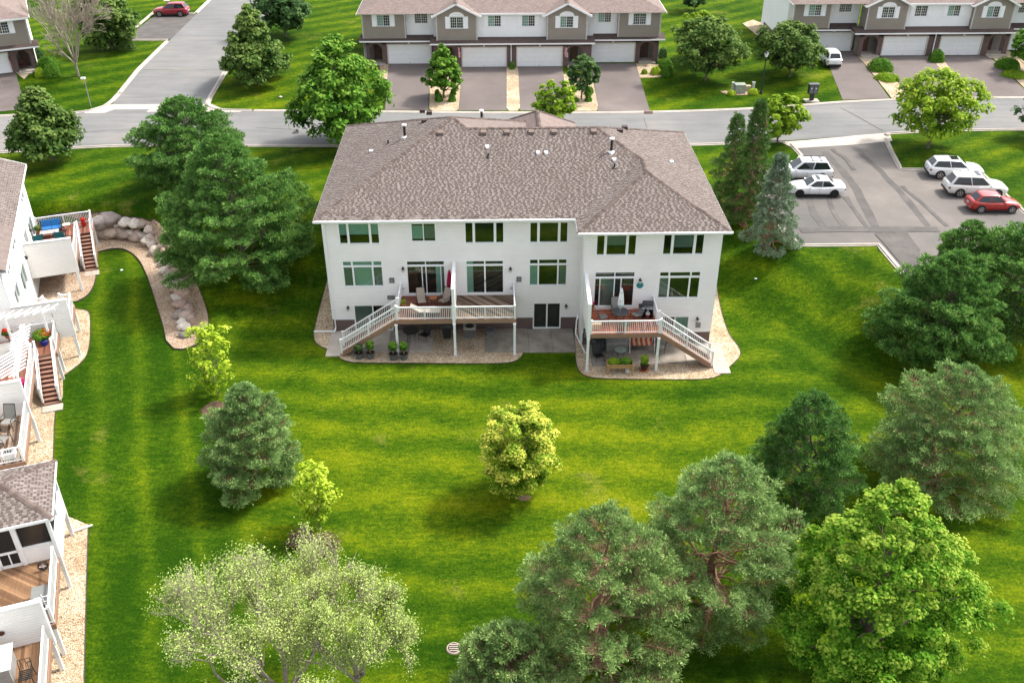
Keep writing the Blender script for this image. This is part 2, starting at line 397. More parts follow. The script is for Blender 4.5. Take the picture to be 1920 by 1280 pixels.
# ------------------------------------------------------------------ mesh helpers
def link(o, parent=None):
    COL.objects.link(o)
    if parent is not None: o.parent = parent
    return o
class MB:
    def __init__(s, T=None): s.v = []; s.f = []; s.m = []; s.T = T; s.cur = 0
    def add(s, vs, fs):
        n = len(s.v)
        if s.T is not None: vs = [tuple(s.T @ Vector(q)) for q in vs]
        s.v += [tuple(q) for q in vs]
        for q in fs: s.f.append(tuple(i+n for i in q)); s.m.append(s.cur)
    def box(s, x0, y0, z0, x1, y1, z1):
        s.add([(x0, y0, z0), (x1, y0, z0), (x1, y1, z0), (x0, y1, z0), (x0, y0, z1), (x1, y0, z1), (x1, y1, z1), (x0, y1, z1)],
              [(0, 3, 2, 1), (4, 5, 6, 7), (0, 1, 5, 4), (1, 2, 6, 5), (2, 3, 7, 6), (3, 0, 4, 7)])
    def bar(s, p, q, w, h=None, up=(0, 0, 1)):
        h = h or w; p = Vector(p); q = Vector(q); d = (q-p).normalized(); u = Vector(up)
        a = d.cross(u)
        if a.length < 1e-3: a = d.cross(Vector((1, 0, 0)))
        a.normalize(); b = a.cross(d).normalized()
        vs = []
        for e in (p, q):
            for i, j in ((-1, -1), (1, -1), (1, 1), (-1, 1)): vs.append(e+a*(i*w/2)+b*(j*h/2))
        s.add(vs, [(0, 3, 2, 1), (4, 5, 6, 7), (0, 1, 5, 4), (1, 2, 6, 5), (2, 3, 7, 6), (3, 0, 4, 7)])
    def tube(s, pts, rad, n=8, caps=True):
        pts = [Vector(p) for p in pts]
        if not hasattr(rad, '__len__'): rad = [rad]*len(pts)
        vs = []; fs = []; prev = None
        for i, p in enumerate(pts):
            d = (pts[min(i+1, len(pts)-1)]-pts[max(i-1, 0)]).normalized()
            a = prev if prev is not None else (Vector((0, 0, 1)) if abs(d.z) < .9 else Vector((1, 0, 0)))
            a = (a-d*a.dot(d)).normalized(); prev = a; b = d.cross(a)
            for k in range(n):
                th = 2*math.pi*k/n; vs.append(p+(a*math.cos(th)+b*math.sin(th))*rad[i])
        for i in range(len(pts)-1):
            for k in range(n):
                k2 = (k+1) % n; fs.append((i*n+k, i*n+k2, (i+1)*n+k2, (i+1)*n+k))
        if caps: fs.append(tuple(range(n))[::-1]); fs.append(tuple((len(pts)-1)*n+k for k in range(n)))
        s.add(vs, fs)
    def lathe(s, c, prof, n=16, star=0, ns=6):
        vs = []; fs = []
        for z, r in prof:
            for k in range(n):
                th = 2*math.pi*k/n; rr = r*(1+star*math.cos(th*ns)); vs.append((c[0]+rr*math.cos(th), c[1]+rr*math.sin(th), c[2]+z))
        for i in range(len(prof)-1):
            for k in range(n):
                k2 = (k+1) % n; fs.append((i*n+k, i*n+k2, (i+1)*n+k2, (i+1)*n+k))
        fs.append(tuple(range(n))[::-1]); fs.append(tuple((len(prof)-1)*n+k for k in range(n)))
        s.add(vs, fs)
    def poly(s, pts): s.add(pts, [tuple(range(len(pts)))])
    def prism(s, pts2, y0, y1):
        """outline in x,z extruded from y0 to y1"""
        n = len(pts2); vs = [(x, y0, z) for x, z in pts2]+[(x, y1, z) for x, z in pts2]
        fs = [tuple(range(n)), tuple(range(n, 2*n))[::-1]]+[(i, (i+1) % n, n+(i+1) % n, n+i) for i in range(n)]
        s.add(vs, fs)
    def build(s, name, mat, parent=None, smooth=False, bevel=0):
        me = bpy.data.meshes.new(name); me.from_pydata(s.v, [], s.f)
        mats = mat if isinstance(mat, (list, tuple)) else [mat]
        for q in mats: me.materials.append(q)
        if len(mats) > 1: me.polygons.foreach_set('material_index', s.m)
        if smooth: me.polygons.foreach_set('use_smooth', [True]*len(me.polygons))
        me.update()
        o = link(bpy.data.objects.new(name, me), parent)
        if bevel:
            b = o.modifiers.new('bevel', 'BEVEL'); b.width = bevel; b.segments = 2; b.limit_method = 'ANGLE'; b.angle_limit = R_(35)
        return o
def part(name, parent, mat, fn, smooth=False, bevel=0):
    b = MB(); fn(b); return b.build(name, mat, parent, smooth, bevel)
def thing(name, label, cat, loc=(0, 0, 0), rz=0, group=None):
    o = bpy.data.objects.new(name, None); link(o); o.location = loc; o.rotation_euler = (0, 0, rz); o.empty_display_size = .3
    o['label'] = label; o['category'] = cat
    if group: o['group'] = group
    return o
def tag(o, label, cat, group=None):
    o['label'] = label; o['category'] = cat
    if group: o['group'] = group
    return o
def struct(o): o['kind'] = 'structure'; return o
def stuff(o): o['kind'] = 'stuff'; return o
def inst(name, mesh, parent, loc=(0, 0, 0), rz=0, scale=(1, 1, 1), rot=None):
    o = bpy.data.objects.new(name, mesh); link(o, parent); o.location = loc
    o.rotation_euler = rot if rot is not None else (0, 0, rz); o.scale = scale; return o
def copy_tree(o, parent=None):
    c = o.copy(); COL.objects.link(c)
    if parent is not None: c.parent = parent
    for ch in list(o.children): copy_tree(ch, c)
    return c
def dup(o, label, loc, rz=None):
    c = copy_tree(o); c['label'] = label; c.location = loc
    if rz is not None: c.rotation_euler = (0, 0, rz)
    return c
def fastmesh(name, V, Q, mat, parent=None, attr=None, smooth=False):
    V = np.asarray(V, np.float32); Q = np.asarray(Q, np.int32); k = Q.shape[1]
    me = bpy.data.meshes.new(name)
    me.vertices.add(len(V)); me.vertices.foreach_set('co', V.ravel())
    me.loops.add(Q.size); me.loops.foreach_set('vertex_index', Q.ravel())
    me.polygons.add(len(Q)); me.polygons.foreach_set('loop_start', np.arange(len(Q), dtype=np.int32)*k)
    if attr is not None:
        a = me.attributes.new('v', 'FLOAT', 'FACE'); a.data.foreach_set('value', np.asarray(attr, np.float32))
    me.materials.append(mat); me.update(calc_edges=True)
    me.polygons.foreach_set('use_smooth', np.full(len(Q), smooth))
    return link(bpy.data.objects.new(name, me), parent)
unit_box = MB(); unit_box.box(-.5, -.5, 0, .5, .5, 1)
_boxmesh = {}
def boxmesh(mat):
    if mat.name not in _boxmesh:
        me = bpy.data.meshes.new('piece'); me.from_pydata(unit_box.v, [], unit_box.f); me.materials.append(mat); me.update(); _boxmesh[mat.name] = me
    return _boxmesh[mat.name]
def pbox(name, parent, mat, x0, y0, z0, x1, y1, z1):
    return inst(name, boxmesh(mat), parent, ((x0+x1)/2, (y0+y1)/2, z0), 0, (x1-x0, y1-y0, z1-z0))

# ------------------------------------------------------------------ ground
def grade(a, b, step, far, n=14):
    core = list(np.arange(a, b+1e-6, step)); g = 1.55
    lo = [a-step*(g**(i+1)-1)/(g-1) for i in range(n)]; hi = [b+step*(g**(i+1)-1)/(g-1) for i in range(n)]
    return np.array(sorted(set(lo+core+hi)))
gxs = grade(-46, 76, .5, 0, 18); gys = grade(-38, 92, .5, 0, 18)
GX, GY = np.meshgrid(gxs, gys)
GZ = hgt(GX, GY)
V = np.stack([GX.ravel(), GY.ravel(), GZ.ravel()], 1)
nx, ny = len(gxs), len(gys)
ii, jj = np.meshgrid(np.arange(nx-1), np.arange(ny-1)); b0 = (jj*nx+ii).ravel()
struct(fastmesh('ground', V, np.stack([b0, b0+1, b0+nx+1, b0+nx], 1), grass, smooth=True))

def drape(name, pts, mat, off=.02, step=1., flat=None, hf=None):
    bm = bmesh.new(); vs = [bm.verts.new((x, y, 0)) for x, y in pts]
    f = bm.faces.new(vs); bmesh.ops.triangulate(bm, faces=[f])
    if flat is None:
        xs = [p[0] for p in pts]; ys = [p[1] for p in pts]
        for k in np.arange(math.floor(min(xs)/step)*step+step, max(xs), step):
            bmesh.ops.bisect_plane(bm, geom=bm.verts[:]+bm.edges[:]+bm.faces[:], plane_co=(k, 0, 0), plane_no=(1, 0, 0))
        for k in np.arange(math.floor(min(ys)/step)*step+step, max(ys), step):
            bmesh.ops.bisect_plane(bm, geom=bm.verts[:]+bm.edges[:]+bm.faces[:], plane_co=(0, k, 0), plane_no=(0, 1, 0))
        co = np.array([v.co[:] for v in bm.verts]); hz = hgt(co[:, 0], co[:, 1])
        for v, z in zip(bm.verts, hz): v.co.z = float(z)+off
    else:
        for v in bm.verts: v.co.z = flat+off
    me = bpy.data.meshes.new(name); bm.normal_update()
    for f in bm.faces:
        if f.normal.z < 0: f.normal_flip()
    bm.to_mesh(me); bm.free(); me.materials.append(mat)
    return link(bpy.data.objects.new(name, me))
def resample(path, step=.8):
    P = [np.array(p[:2], float) for p in path]; out = [P[0]]
    for a, b in zip(P[:-1], P[1:]):
        n = max(1, int(np.hypot(*(b-a))/step))
        for k in range(1, n+1): out.append(a+(b-a)*k/n)
    return np.array(out)
def smooth_path(P, it=2):
    P = [np.array(p[:2], float) for p in P]
    for _ in range(it):
        Q = [P[0]]
        for a, b in zip(P[:-1], P[1:]): Q += [a*.75+b*.25, a*.25+b*.75]
        Q.append(P[-1]); P = Q
    return [tuple(p) for p in P]
def ribbon(name, path, width, z0, z1, mat, step=.8, parent=None):
    P = resample(path, step); n = len(P)
    T = np.gradient(P, axis=0); T /= np.linalg.norm(T, axis=1)[:, None]+1e-9; Nn = np.stack([-T[:, 1], T[:, 0]], 1)
    A = P+Nn*width/2; B = P-Nn*width/2; h = hgt(P[:, 0], P[:, 1])
    b = MB(); vs = []
    for i in range(n):
        vs += [(*A[i], h[i]+z0), (*A[i], h[i]+z1), (*B[i], h[i]+z1), (*B[i], h[i]+z0)]
    fs = []
    for i in range(n-1):
        k = i*4
        for a in range(3): fs.append((k+a, k+a+1, k+a+5, k+a+4))
    fs += [(0, 1, 2, 3), ((n-1)*4+3, (n-1)*4+2, (n-1)*4+1, (n-1)*4)]
    b.add(vs, fs); return b.build(name, mat, parent)
# ------------------------------------------------------------------ street, drives, beds
near = [(-90, 24.0), (-50, 26.6), (-34, 28.0), (-28, 29.0), (-22.7, 29.6), (-10, 29.2), (5, 28.7), (20, 28.3), (31, 28.4), (40, 29.3), (49, 30.9), (56, 31.7), (64, 31.9), (90, 31.4), (160, 28)]
far_ = [(-90, 33.5), (-50, 36.6), (-38, 38.2), (-28, 39.2), (-18, 39.4), (0, 38.6), (10.6, 37.9), (28, 37.6), (40, 38.6), (48, 40.2), (56, 40.9), (68, 41.1), (90, 40.6), (160, 37)]
near = smooth_path(near, 2); far_ = smooth_path(far_, 2)
struct(drape('street', near+far_[::-1], asph_street, .02, 2.))
struct(drape('side_street', [(-27.9, 38.6), (-27.9, 140), (-18.3, 140), (-18.3, 38.6)], asph_street, .026, 2.))
# kerbs: flush concrete gutters with a raised lip
def kerb(path, w=.55, name='kerb', lip=.13):
    struct(ribbon(name, path, w, .0, .05, kerb_conc))
    struct(ribbon(name, path, .16, .051, lip, kerb_conc))
def clipx(path, a, b):
    P = resample(path, .5); return [tuple(p) for p in P if a <= p[0] <= b]
kerb(clipx(near, -90, 39.8))
kerb(clipx(near, 50.2, 160))
kerb(clipx(far_, -90, -31.5)+smooth_path([(-31.3, 38.9), (-29.0, 39.6), (-28.2, 41.6), (-28.1, 44)], 2))
kerb([(-28.1, 44.2), (-28.1, 62.6)]); kerb([(-28.1, 76.5), (-28.1, 140)])
kerb([(-18.1, 140), (-18.1, 43)]+smooth_path([(-18.1, 43), (-17.9, 40.2), (-15.8, 39.3), (-13, 39.2)], 2))
kerb(clipx(far_, -12.9, 160), lip=.08)
struct(drape('crossing_apron', [(-30, 38.7), (-30, 39.6), (-28.6, 41), (-17.6, 41), (-16, 39.6), (-14, 38.9), (-14, 38.7), (-18, 38.9), (-28, 38.8)], kerb_conc, .034, 2.))
# parking bay for the red car off the side street
struct(drape('parking_bay', [(-33.8, 63.4), (-27.9, 63.4), (-27.9, 75.8), (-33.2, 76.4)], asph_dark, .03, 2.))
kerb([(-28.2, 63.2), (-34, 63.2), (-34.0, 77)], .45); kerb([(-33.6, 76.8), (-28.2, 76.2)], .45)
# the lot on the right
LOTZ = .03
ap = [(39.3, 29.0), (42, 29.4), (45, 30.05), (48, 30.7), (50.6, 31.2), (50.1, 29.0), (46, 28.1), (40.2, 27.3)]
struct(drape('entrance_apron', ap, kerb_conc, .045, 2.))
lotp = [gx(1508, 279), gx(1633, 266)]
lot = [(40.4, 28.6), (49.5, 30.0), (48.2, 21.9), (54.9, 21.7), (55.0, 8.0), (51.2, 8.0), (47.5, 2.8), (41.7, 2.8), (41.5, 7.6), (35.4, 7.6), (34.9, 9.5), (34.9, 22.5), (39.6, 23.5), (40.4, 25.5)]
struct(drape('parking_lot', lot, asph_lot, LOTZ, 2.))
kerb([(40.2, 28.4), (40.4, 25.5), (39.4, 23.6), (34.7, 22.4), (34.7, 9.4), (35.3, 7.4), (41.3, 7.4), (41.5, 2.6), (47.6, 2.6)], .45)
kerb([(49.7, 29.6), (49.1, 26.5), (48.4, 22.1), (55.2, 21.9), (55.2, 7.8), (51.3, 7.8), (47.6, 2.8)], .45)
kerb([(55.4, 8.2), (75, 7.9)], .45)
def wavy(path, w, jit):
    P = resample(path, .7); T = np.gradient(P, axis=0); T /= np.linalg.norm(T, axis=1)[:, None]; Nn = np.stack([-T[:, 1], T[:, 0]], 1)
    j1 = rng.normal(0, jit, len(P)); j2 = rng.normal(0, jit, len(P))
    j1, j2 = [np.convolve(np.pad(q, 1, 'edge'), [.25, .5, .25], 'valid') for q in (j1, j2)]
    return [tuple(q) for q in P+Nn*(w/2+j1)[:, None]]+[tuple(q) for q in (P-Nn*(w/2+j2)[:, None])[::-1]]
for si, (pth, wd) in enumerate([([(1545, 285), (1600, 345), (1625, 395), (1650, 440)], .8), ([(1600, 275), (1680, 350), (1740, 425)], .55), ([(1515, 375), (1530, 410), (1550, 432)], .55), ([(1553, 375), (1565, 405), (1590, 432)], .5),
                ([(1585, 370), (1605, 400), (1630, 432)], .4), ([(1690, 350), (1750, 400), (1775, 425)], .4), ([(1500, 432), (1640, 430), (1760, 432)], .9), ([(1560, 280), (1588, 300), (1602, 320)], .5)]):
    struct(drape('seal_strip', wavy(smooth_path([gx(*p) for p in pth], 2), wd, .09), asph_dark, LOTZ+.006+.004*si, 2.))
struct(drape('asphalt_patch', [gx(1640, 440), gx(1700, 436), gx(1725, 470), gx(1722, 509), gx(1700, 509), gx(1655, 456)], asph_dark, LOTZ+.045, 2.))
# driveways of the houses opposite
def quadpx(name, pts, mat, off): return struct(drape(name, [gx(*p) for p in pts], mat, off, 2.))
DR = [[(729, 118), (806, 118), (803, 207), (722, 207)], [(866, 124), (950, 124), (950, 208), (860, 208)], [(971, 124), (1054, 124), (1068, 208), (975, 208)], [(1109, 120), (1192, 120), (1219, 209), (1121, 209)],
      [(1538, 93), (1594, 93), (1668, 185), (1580, 188)], [(1650, 106), (1742, 104), (1800, 182), (1705, 186)], [(1760, 104), (1846, 102), (1935, 182), (1818, 185)], [(0, 135), (30, 137), (48, 205), (-60, 215)]]
for q in DR: quadpx('driveway', q, asph_drive, .03)
BED = [[(806, 125), (866, 125), (860, 205), (855, 209), (812, 209), (805, 205)], [(950, 120), (971, 120), (975, 203), (970, 209), (955, 209), (950, 203)], [(1056, 140), (1109, 140), (1122, 203), (1118, 209), (1075, 209), (1068, 203)],
       [(1192, 120), (1240, 122), (1246, 142), (1235, 146), (1200, 147)], [(1596, 95), (1640, 108), (1652, 112), (1705, 186), (1672, 185)], [(1742, 106), (1762, 106), (1818, 184), (1802, 184)], [(1848, 100), (1890, 95), (1925, 120), (1935, 180)],
       [(30, 137), (52, 122), (66, 118), (78, 126), (60, 133), (46, 150)], [(712, 124), (729, 120), (726, 150), (712, 146)], [(1392, 45), (1412, 38), (1428, 44), (1474, 64), (1455, 74), (1420, 68)]]
for q in BED: quadpx('gravel_bed', q, gravel, .045)
struct(drape('gravel_bed', smooth_path([gx(*p) for p in [(1350, 172), (1356, 176), (1380, 180), (1412, 178), (1420, 172), (1390, 168)]], 1), gravel2, .04, 1.))
def crack(pts, w=.06):
    struct(drape('road_crack', wavy([gx(*p) for p in pts], w, .015), asph_dark, .036, 2.))
crack([(1563, 196), (1600, 215), (1655, 246)], .12); crack([(1207, 222), (1213, 240)]); crack([(1378, 208), (1390, 222)]); crack([(152, 250), (200, 245), (260, 242)]); crack([(480, 240), (540, 243), (560, 245)]); crack([(905, 213), (908, 221)])
mh = thing('manhole_cover', 'dark round manhole cover set in the street left of the tall green tree', 'manhole cover', (*gx(555, 249), 2.93))
part('rim', mh, zinc, lambda b: b.lathe((0, 0, 0), [(0, .42), (.015, .42)], 20)); part('lid', mh, M('cast_iron', (.05, .045, .045), .6, .4, .4), lambda b: b.lathe((0, 0, .012), [(0, .36), (.012, .36)], 20))
dg = thing('storm_drain', 'rusty square storm drain grate in the gutter below the right-hand driveway', 'drain', (*gx(1216, 212), 2.98))
part('frame', dg, M('rust', (.16, .08, .06), .8), lambda b: b.box(-.45, -.3, 0, .45, .3, .02))
for k in range(5): pbox('slot', dg, black_plastic, -.38+k*.16, -.22, .018, -.28+k*.16, .22, .026)
# beds round the house being looked at
Lb = [(615, 520), (598, 580), (588, 622), (589, 640), (600, 650), (613, 655)]
bedL = smooth_path([gx(*p) for p in Lb], 2)+smooth_path([gx(*p) for p in [(632, 668), (645, 677), (670, 681), (760, 681), (850, 682), (940, 682), (968, 678), (980, 667), (984, 655)]], 2)+[(14.2, .4), (14.2, 3), (1.5, 6)]
struct(drape('gravel_bed', bedL, gravel, .03, 1.))
bedR = smooth_path([gx(*p) for p in [(1078, 640), (1079, 680), (1087, 700), (1104, 708), (1140, 711), (1240, 712), (1330, 712), (1350, 704)]], 2)+smooth_path([gx(*p) for p in [(1375, 682), (1389, 668), (1387, 652), (1368, 630), (1357, 600), (1347, 560), (1340, 500)]], 2)+[(26.2, 6), (17.6, .4)]
struct(drape('gravel_bed', bedR, gravel, .03, 1.))
edg = M('bed_edging', (.06, .05, .04), .7)
def edging(path, z=.06): struct(ribbon('bed_edging', path, .035, 0, z, edg, .5))
edging(bedL[:-2]); edging(bedR[:-2])
# left-hand beds
Lout = [(50, 418), (100, 403), (165, 397), (250, 399), (292, 412), (318, 440), (342, 480), (366, 525), (383, 565), (392, 595), (390, 620), (376, 644), (347, 657), (326, 655)]
Lin = [(312, 640), (306, 610), (296, 580), (287, 550), (275, 515), (262, 488), (240, 470), (214, 466), (184, 474)]
outl = smooth_path([gx(*p) for p in Lout], 2); inl = smooth_path([gx(*p) for p in Lin], 2)
inl2 = smooth_path([gx(*p) for p in [(183, 500), (178, 535), (165, 556), (146, 566)]], 2)
struct(drape('gravel_bed', outl+inl+inl2+[(-24.5, 4.5), (-25.6, 13.6), (-24.9, 14.2)], gravel2, .09, .25))
edging(outl+inl+inl2, .12)
e1 = smooth_path([gx(*p) for p in [(146, 580), (165, 582), (170, 592), (169, 655), (155, 680), (118, 706)]], 2)
e2 = smooth_path([gx(*p) for p in [(112, 752), (103, 770), (100, 860), (100, 900)]], 2)
e3 = [gx(*p) for p in [(166, 984), (163, 1080), (160, 1200), (158, 1300), (152, 1420)]]
struct(drape('gravel_bed', e1+[gx(118, 745)]+e2+[gx(108, 960)]+e3+[(-14, -36), (-18, -20), (-24, 3), (-22.4, 4.4)], gravel, .03, 1.))
edging(e1); edging(e2); edging(e3)

# ------------------------------------------------------------------ building pieces
def lapwall(name, parent, mat, O, ux, n, L, z0, z1, openings=(), lap=.115, top=None, ext=None):
    """siding wall: every course a tilted strip with its own drip edge; openings left out"""
    O = np.array(O, float); ux = np.array([*ux, 0.]); n = np.array([*n, 0.])
    V = []; Q = []
    z = z0
    while z < z1-1e-4:
        zt = min(z+lap, z1); zm = (z+zt)/2; a0, a1 = (0, L) if top is None else top(zm)
        z_next = zt
        if a1 > a0:
            iv = [(a0, a1)]
            for (x0, oz0, x1, oz1) in openings:
                if oz0 < zm < oz1:
                    nv = []
                    for p, q in iv:
                        if x1 <= p or x0 >= q: nv.append((p, q)); continue
                        if x0 > p: nv.append((p, x0))
                        if x1 < q: nv.append((x1, q))
                    iv = nv
            for p, q in iv:
                k = len(V); zk = z+(zt-z)*.66
                for a, zz, d in ((p, z, 0), (q, z, 0), (q, z, .034), (p, z, .034), (q, zk, .030), (p, zk, .030), (q, zt, .001), (p, zt, .001)):
                    V.append(O+ux*a+n*d+np.array([0, 0, zz]))
                Q += [(k, k+1, k+2, k+3), (k+3, k+2, k+4, k+5), (k+5, k+4, k+6, k+7)]
        z = z_next
    return fastmesh(name, V, Q, mat, parent)
def frameM(O, ux, n):
    m = Matrix.Identity(4)
    for i, c in enumerate(((*ux, 0), (*n, 0), (0, 0, 1))):
        for r in range(3): m[r][i] = c[r]
    for r in range(3): m[r][3] = O[r] if r < len(O) else 0
    return m
def window(parent, T, x0, z0, x1, z1, cols=(1,), transom=None, frame=white_trim, blinds=(), name='window', casing=.085, mull=.07, depthroom=.9, label=None, handle=None, grid=None, glassmat=None, upper_cols=None):
    """frame proud of the wall, glass set back, a dark room behind; cols = relative lite widths"""
    c = casing; b = MB(T); pr = .035; bk = -.09
    b.box(x0, bk, z0, x0+c, pr, z1); b.box(x1-c, bk, z0, x1, pr, z1); b.box(x0+c, bk, z1-c, x1-c, pr-.002, z1); b.box(x0+c, bk, z0, x1-c, pr+.02, z0+c*.8)
    ix0, ix1, iz0, iz1 = x0+c, x1-c, z0+c*.8, z1-c
    rows = [(iz0, iz1, cols)]
    if transom:
        b.box(ix0, bk, transom-.06, ix1, pr-.006, transom+.06); rows = [(iz0, transom-.06, cols), (transom+.06, iz1, upper_cols or cols)]
    lites = []
    for (a0, a1, cc) in rows:
        tot = sum(cc); wd = (ix1-ix0)-mull*(len(cc)-1); x = ix0
        for i, f in enumerate(cc):
            ww = wd*f/tot; lites.append((x, a0, x+ww, a1)); x += ww
            if i < len(cc)-1: b.box(x, bk, a0, x+mull, pr-.01, a1); x += mull
    fr = b.build(name, frame, parent)
    if label: fr['label'] = label
    for (a, z_0, e, z_1) in lites:
        q = MB(T); q.box(a-.004, -.052, z_0-.004, e+.004, -.046, z_1+.004); q.build('pane', glassmat or glass, fr)
        if grid:
            g = MB(T); gc, gr = grid
            for k in range(1, gc): xx = a+(e-a)*k/gc; g.box(xx-.012, -.046, z_0, xx+.012, -.036, z_1)
            for k in range(1, gr): zz = z_0+(z_1-z_0)*k/gr; g.box(a, -.044, zz-.012, e, -.038, zz+.012)
            g.build('muntin', frame, fr)
    for (li, f0, f1, g0, g1, mt) in blinds:      # lite index, horizontal span, vertical span, material
        a, z_0, e, z_1 = lites[li]; q = MB(T)
        q.box(a+(e-a)*f0, -.115, z_0+(z_1-z_0)*g0, a+(e-a)*f1, -.10, z_0+(z_1-z_0)*g1); q.build('blind', mt, fr)
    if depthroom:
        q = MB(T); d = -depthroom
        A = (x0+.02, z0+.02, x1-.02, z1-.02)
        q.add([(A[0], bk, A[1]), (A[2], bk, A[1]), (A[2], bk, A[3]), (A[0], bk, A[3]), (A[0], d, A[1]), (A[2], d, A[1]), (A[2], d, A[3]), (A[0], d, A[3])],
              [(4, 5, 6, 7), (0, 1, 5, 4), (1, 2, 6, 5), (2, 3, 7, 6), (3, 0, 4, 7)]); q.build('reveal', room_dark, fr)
    if handle: part('handle', fr, black_plastic, lambda b: (setattr(b, 'T', T), b.box(handle-.02, pr-.01, z0+.95, handle+.02, pr+.04, z0+1.15)))
    return fr
def brickwall(name, parent, O, ux, n, L, z0, z1, openings=()):
    T = frameM(O, ux, n); b = MB(T); xs = [0]
    for (x0, o0, x1, o1) in sorted(openings): xs += [x0, x1]
    xs.append(L)
    for i in range(0, len(xs), 2):
        if xs[i+1] > xs[i]: b = MB(T); b.box(xs[i], -.12, z0, xs[i+1], .025, z1); o = b.build(name, brick, parent)
    return o
def shingles(parent, eaveO, a, bdir, pitch, poly, n_single=0, expo=.15, name='shingles', wmin=.13, wmax=.25, mat=None):
    """three-dimensional tabs, course by course. poly in (along eave, up slope) metres; a: eave unit vector, bdir: horizontal up-slope unit vector"""
    c = math.cos(pitch); s_ = math.sin(pitch)
    O = np.array(eaveO, float); A = np.array([*a, 0.]); B = np.array([bdir[0]*c, bdir[1]*c, s_]); Nn = np.array([-bdir[0]*s_, -bdir[1]*s_, c])
    V = []; Q = []; at = []; done = 0
    bmax = max(p[1] for p in poly); j = 0
    rotm = Matrix([[A[i], B[i], Nn[i]] for i in range(3)])
    while j*expo < bmax:
        b0 = j*expo; b1 = min(b0+expo*1.05, bmax+.02); bm_ = min(b0+expo*.5, bmax-.001)
        xs = []
        for (x0, y0), (x1, y1) in zip(poly, poly[1:]+poly[:1]):
            if (y0 > bm_) != (y1 > bm_): xs.append(x0+(x1-x0)*(bm_-y0)/(y1-y0))
        xs.sort()
        for p, q in zip(xs[::2], xs[1::2]):
            x = p; high = rng.random() < .5; first = True
            while x < q-1e-3:
                wd = (rng.uniform(.03, .4) if first else (rng.choice([.08, .12, .16, .2]) if high else rng.choice([.13, .17, .22, .3]))*rng.uniform(.85, 1.15)); first = False; x2 = min(x+wd, q)
                if q-x2 < .08: x2 = q
                hh = .020 if high else .007
                v = rng.uniform(.55, 1.) if high else rng.uniform(.0, .25)  # low tabs coloured darker, painting in the shadow dashes between raised ones
                if done < n_single:
                    inst('shingle', single_mesh, parent, O+A*((x+x2)/2)+B*b0, scale=(x2-x, b1-b0, hh), rot=rotm.to_euler()); done += 1
                else:
                    k = len(V)
                    bt = b1 if high else b0+(b1-b0)*.66
                    for (aa, bb, nn_) in ((x, b0, 0), (x2, b0, 0), (x2, b0, hh), (x, b0, hh), (x2, bt, .003), (x, bt, .003), (x, bt, 0), (x2, bt, 0)):
                        V.append(O+A*aa+B*bb+Nn*nn_)
                    Q += [(k, k+1, k+2, k+3), (k+3, k+2, k+4, k+5), (k, k+3, k+5, k+6), (k+1, k+7, k+4, k+2)]; at += [v]*4
                x = x2; high = not high
        j += 1
    return stuff(fastmesh(name, V, Q, mat or shingle, parent, at))
sm = MB(); sm.add([(-.5, 0, 0), (.5, 0, 0), (.5, 0, 1), (-.5, 0, 1), (.5, 1, .15), (-.5, 1, .15)], [(0, 1, 2, 3), (3, 2, 4, 5), (0, 3, 5), (1, 4, 2)])
single_mesh = bpy.data.meshes.new('shingle'); single_mesh.from_pydata(sm.v, [], sm.f); single_mesh.materials.append(shingle_obj); single_mesh.update()
cm = MB(); cm.add([(0, -.15, -.035), (0, 0, .03), (0, .15, -.035), (1, -.14, -.055), (1, 0, .008), (1, .14, -.055)], [(0, 1, 4, 3), (1, 2, 5, 4), (0, 2, 1)])
cap_mesh = bpy.data.meshes.new('ridge_cap'); cap_mesh.from_pydata(cm.v, [], cm.f); cap_mesh.materials.append(cap_mat); cap_mesh.update()
def caps(parent, p, q, up=.03, step=.24, s=1.):
    p = Vector(p); q = Vector(q); d = q-p; L = d.length; d.normalize(); n = max(1, int(L/step))
    X = d; Y = Vector((0, 0, 1)).cross(X).normalized(); Z = X.cross(Y)
    rot = Matrix([[X[i], Y[i], Z[i]] for i in range(3)]).to_euler()
    for k in range(n):
        inst('ridge_cap', cap_mesh, parent, p+d*(k*L/n)+Vector((0, 0, up)), scale=(L/n*1.15, s, s), rot=rot)
baluster_cache = boxmesh(white_vinyl)
def railing(parent, p, q, h=.95, posts=(1, 1), sp=.125, brackets=True):
    """p,q: bottom points (deck surface). One railing = top rail, bottom rail, balusters, newels as its children"""
    p = Vector(p); q = Vector(q); d = q-p; L = Vector((d.x, d.y)).length
    b = MB(); up = Vector((0, 0, 1))
    b.bar(p+up*h, q+up*h, .075, .05); b.bar(p+up*(h-.04), q+up*(h-.04), .04, .05)
    r = b.build('railing', white_vinyl, parent)
    part('bottom_rail', r, white_vinyl, lambda b: b.bar(p+up*.09, q+up*.09, .045, .05))
    n = max(1, int(L/sp)); ang = math.atan2(d.y, d.x)
    for k in range(1, n):
        c = p+d*(k/n); inst('baluster', baluster_cache, r, (c.x, c.y, c.z+.1), ang, (.03, .03, h-.13))
    for k, e in enumerate((p, q)):
        if posts[k]:
            nb = MB(); nb.T = Matrix.Translation(e) @ Matrix.Rotation(ang, 4, 'Z')
            nb.box(-.055, -.055, -.12, .055, .055, h+.06); nb.box(-.07, -.07, h+.06, .07, .07, h+.085); nb.add([(-.07, -.07, h+.085), (.07, -.07, h+.085), (.07, .07, h+.085), (-.07, .07, h+.085), (0, 0, h+.13)], [(0, 1, 4), (1, 2, 4), (2, 3, 4), (3, 0, 4)])
            nb.build('newel_post', white_vinyl, r)
    if L > 3:
        c = p+d*.5; nb = MB(); nb.box(c.x-.03, c.y-.03, c.z-.03, c.x+.03, c.y+.03, c.z+h); nb.build('support_post', white_vinyl, r)
    return r
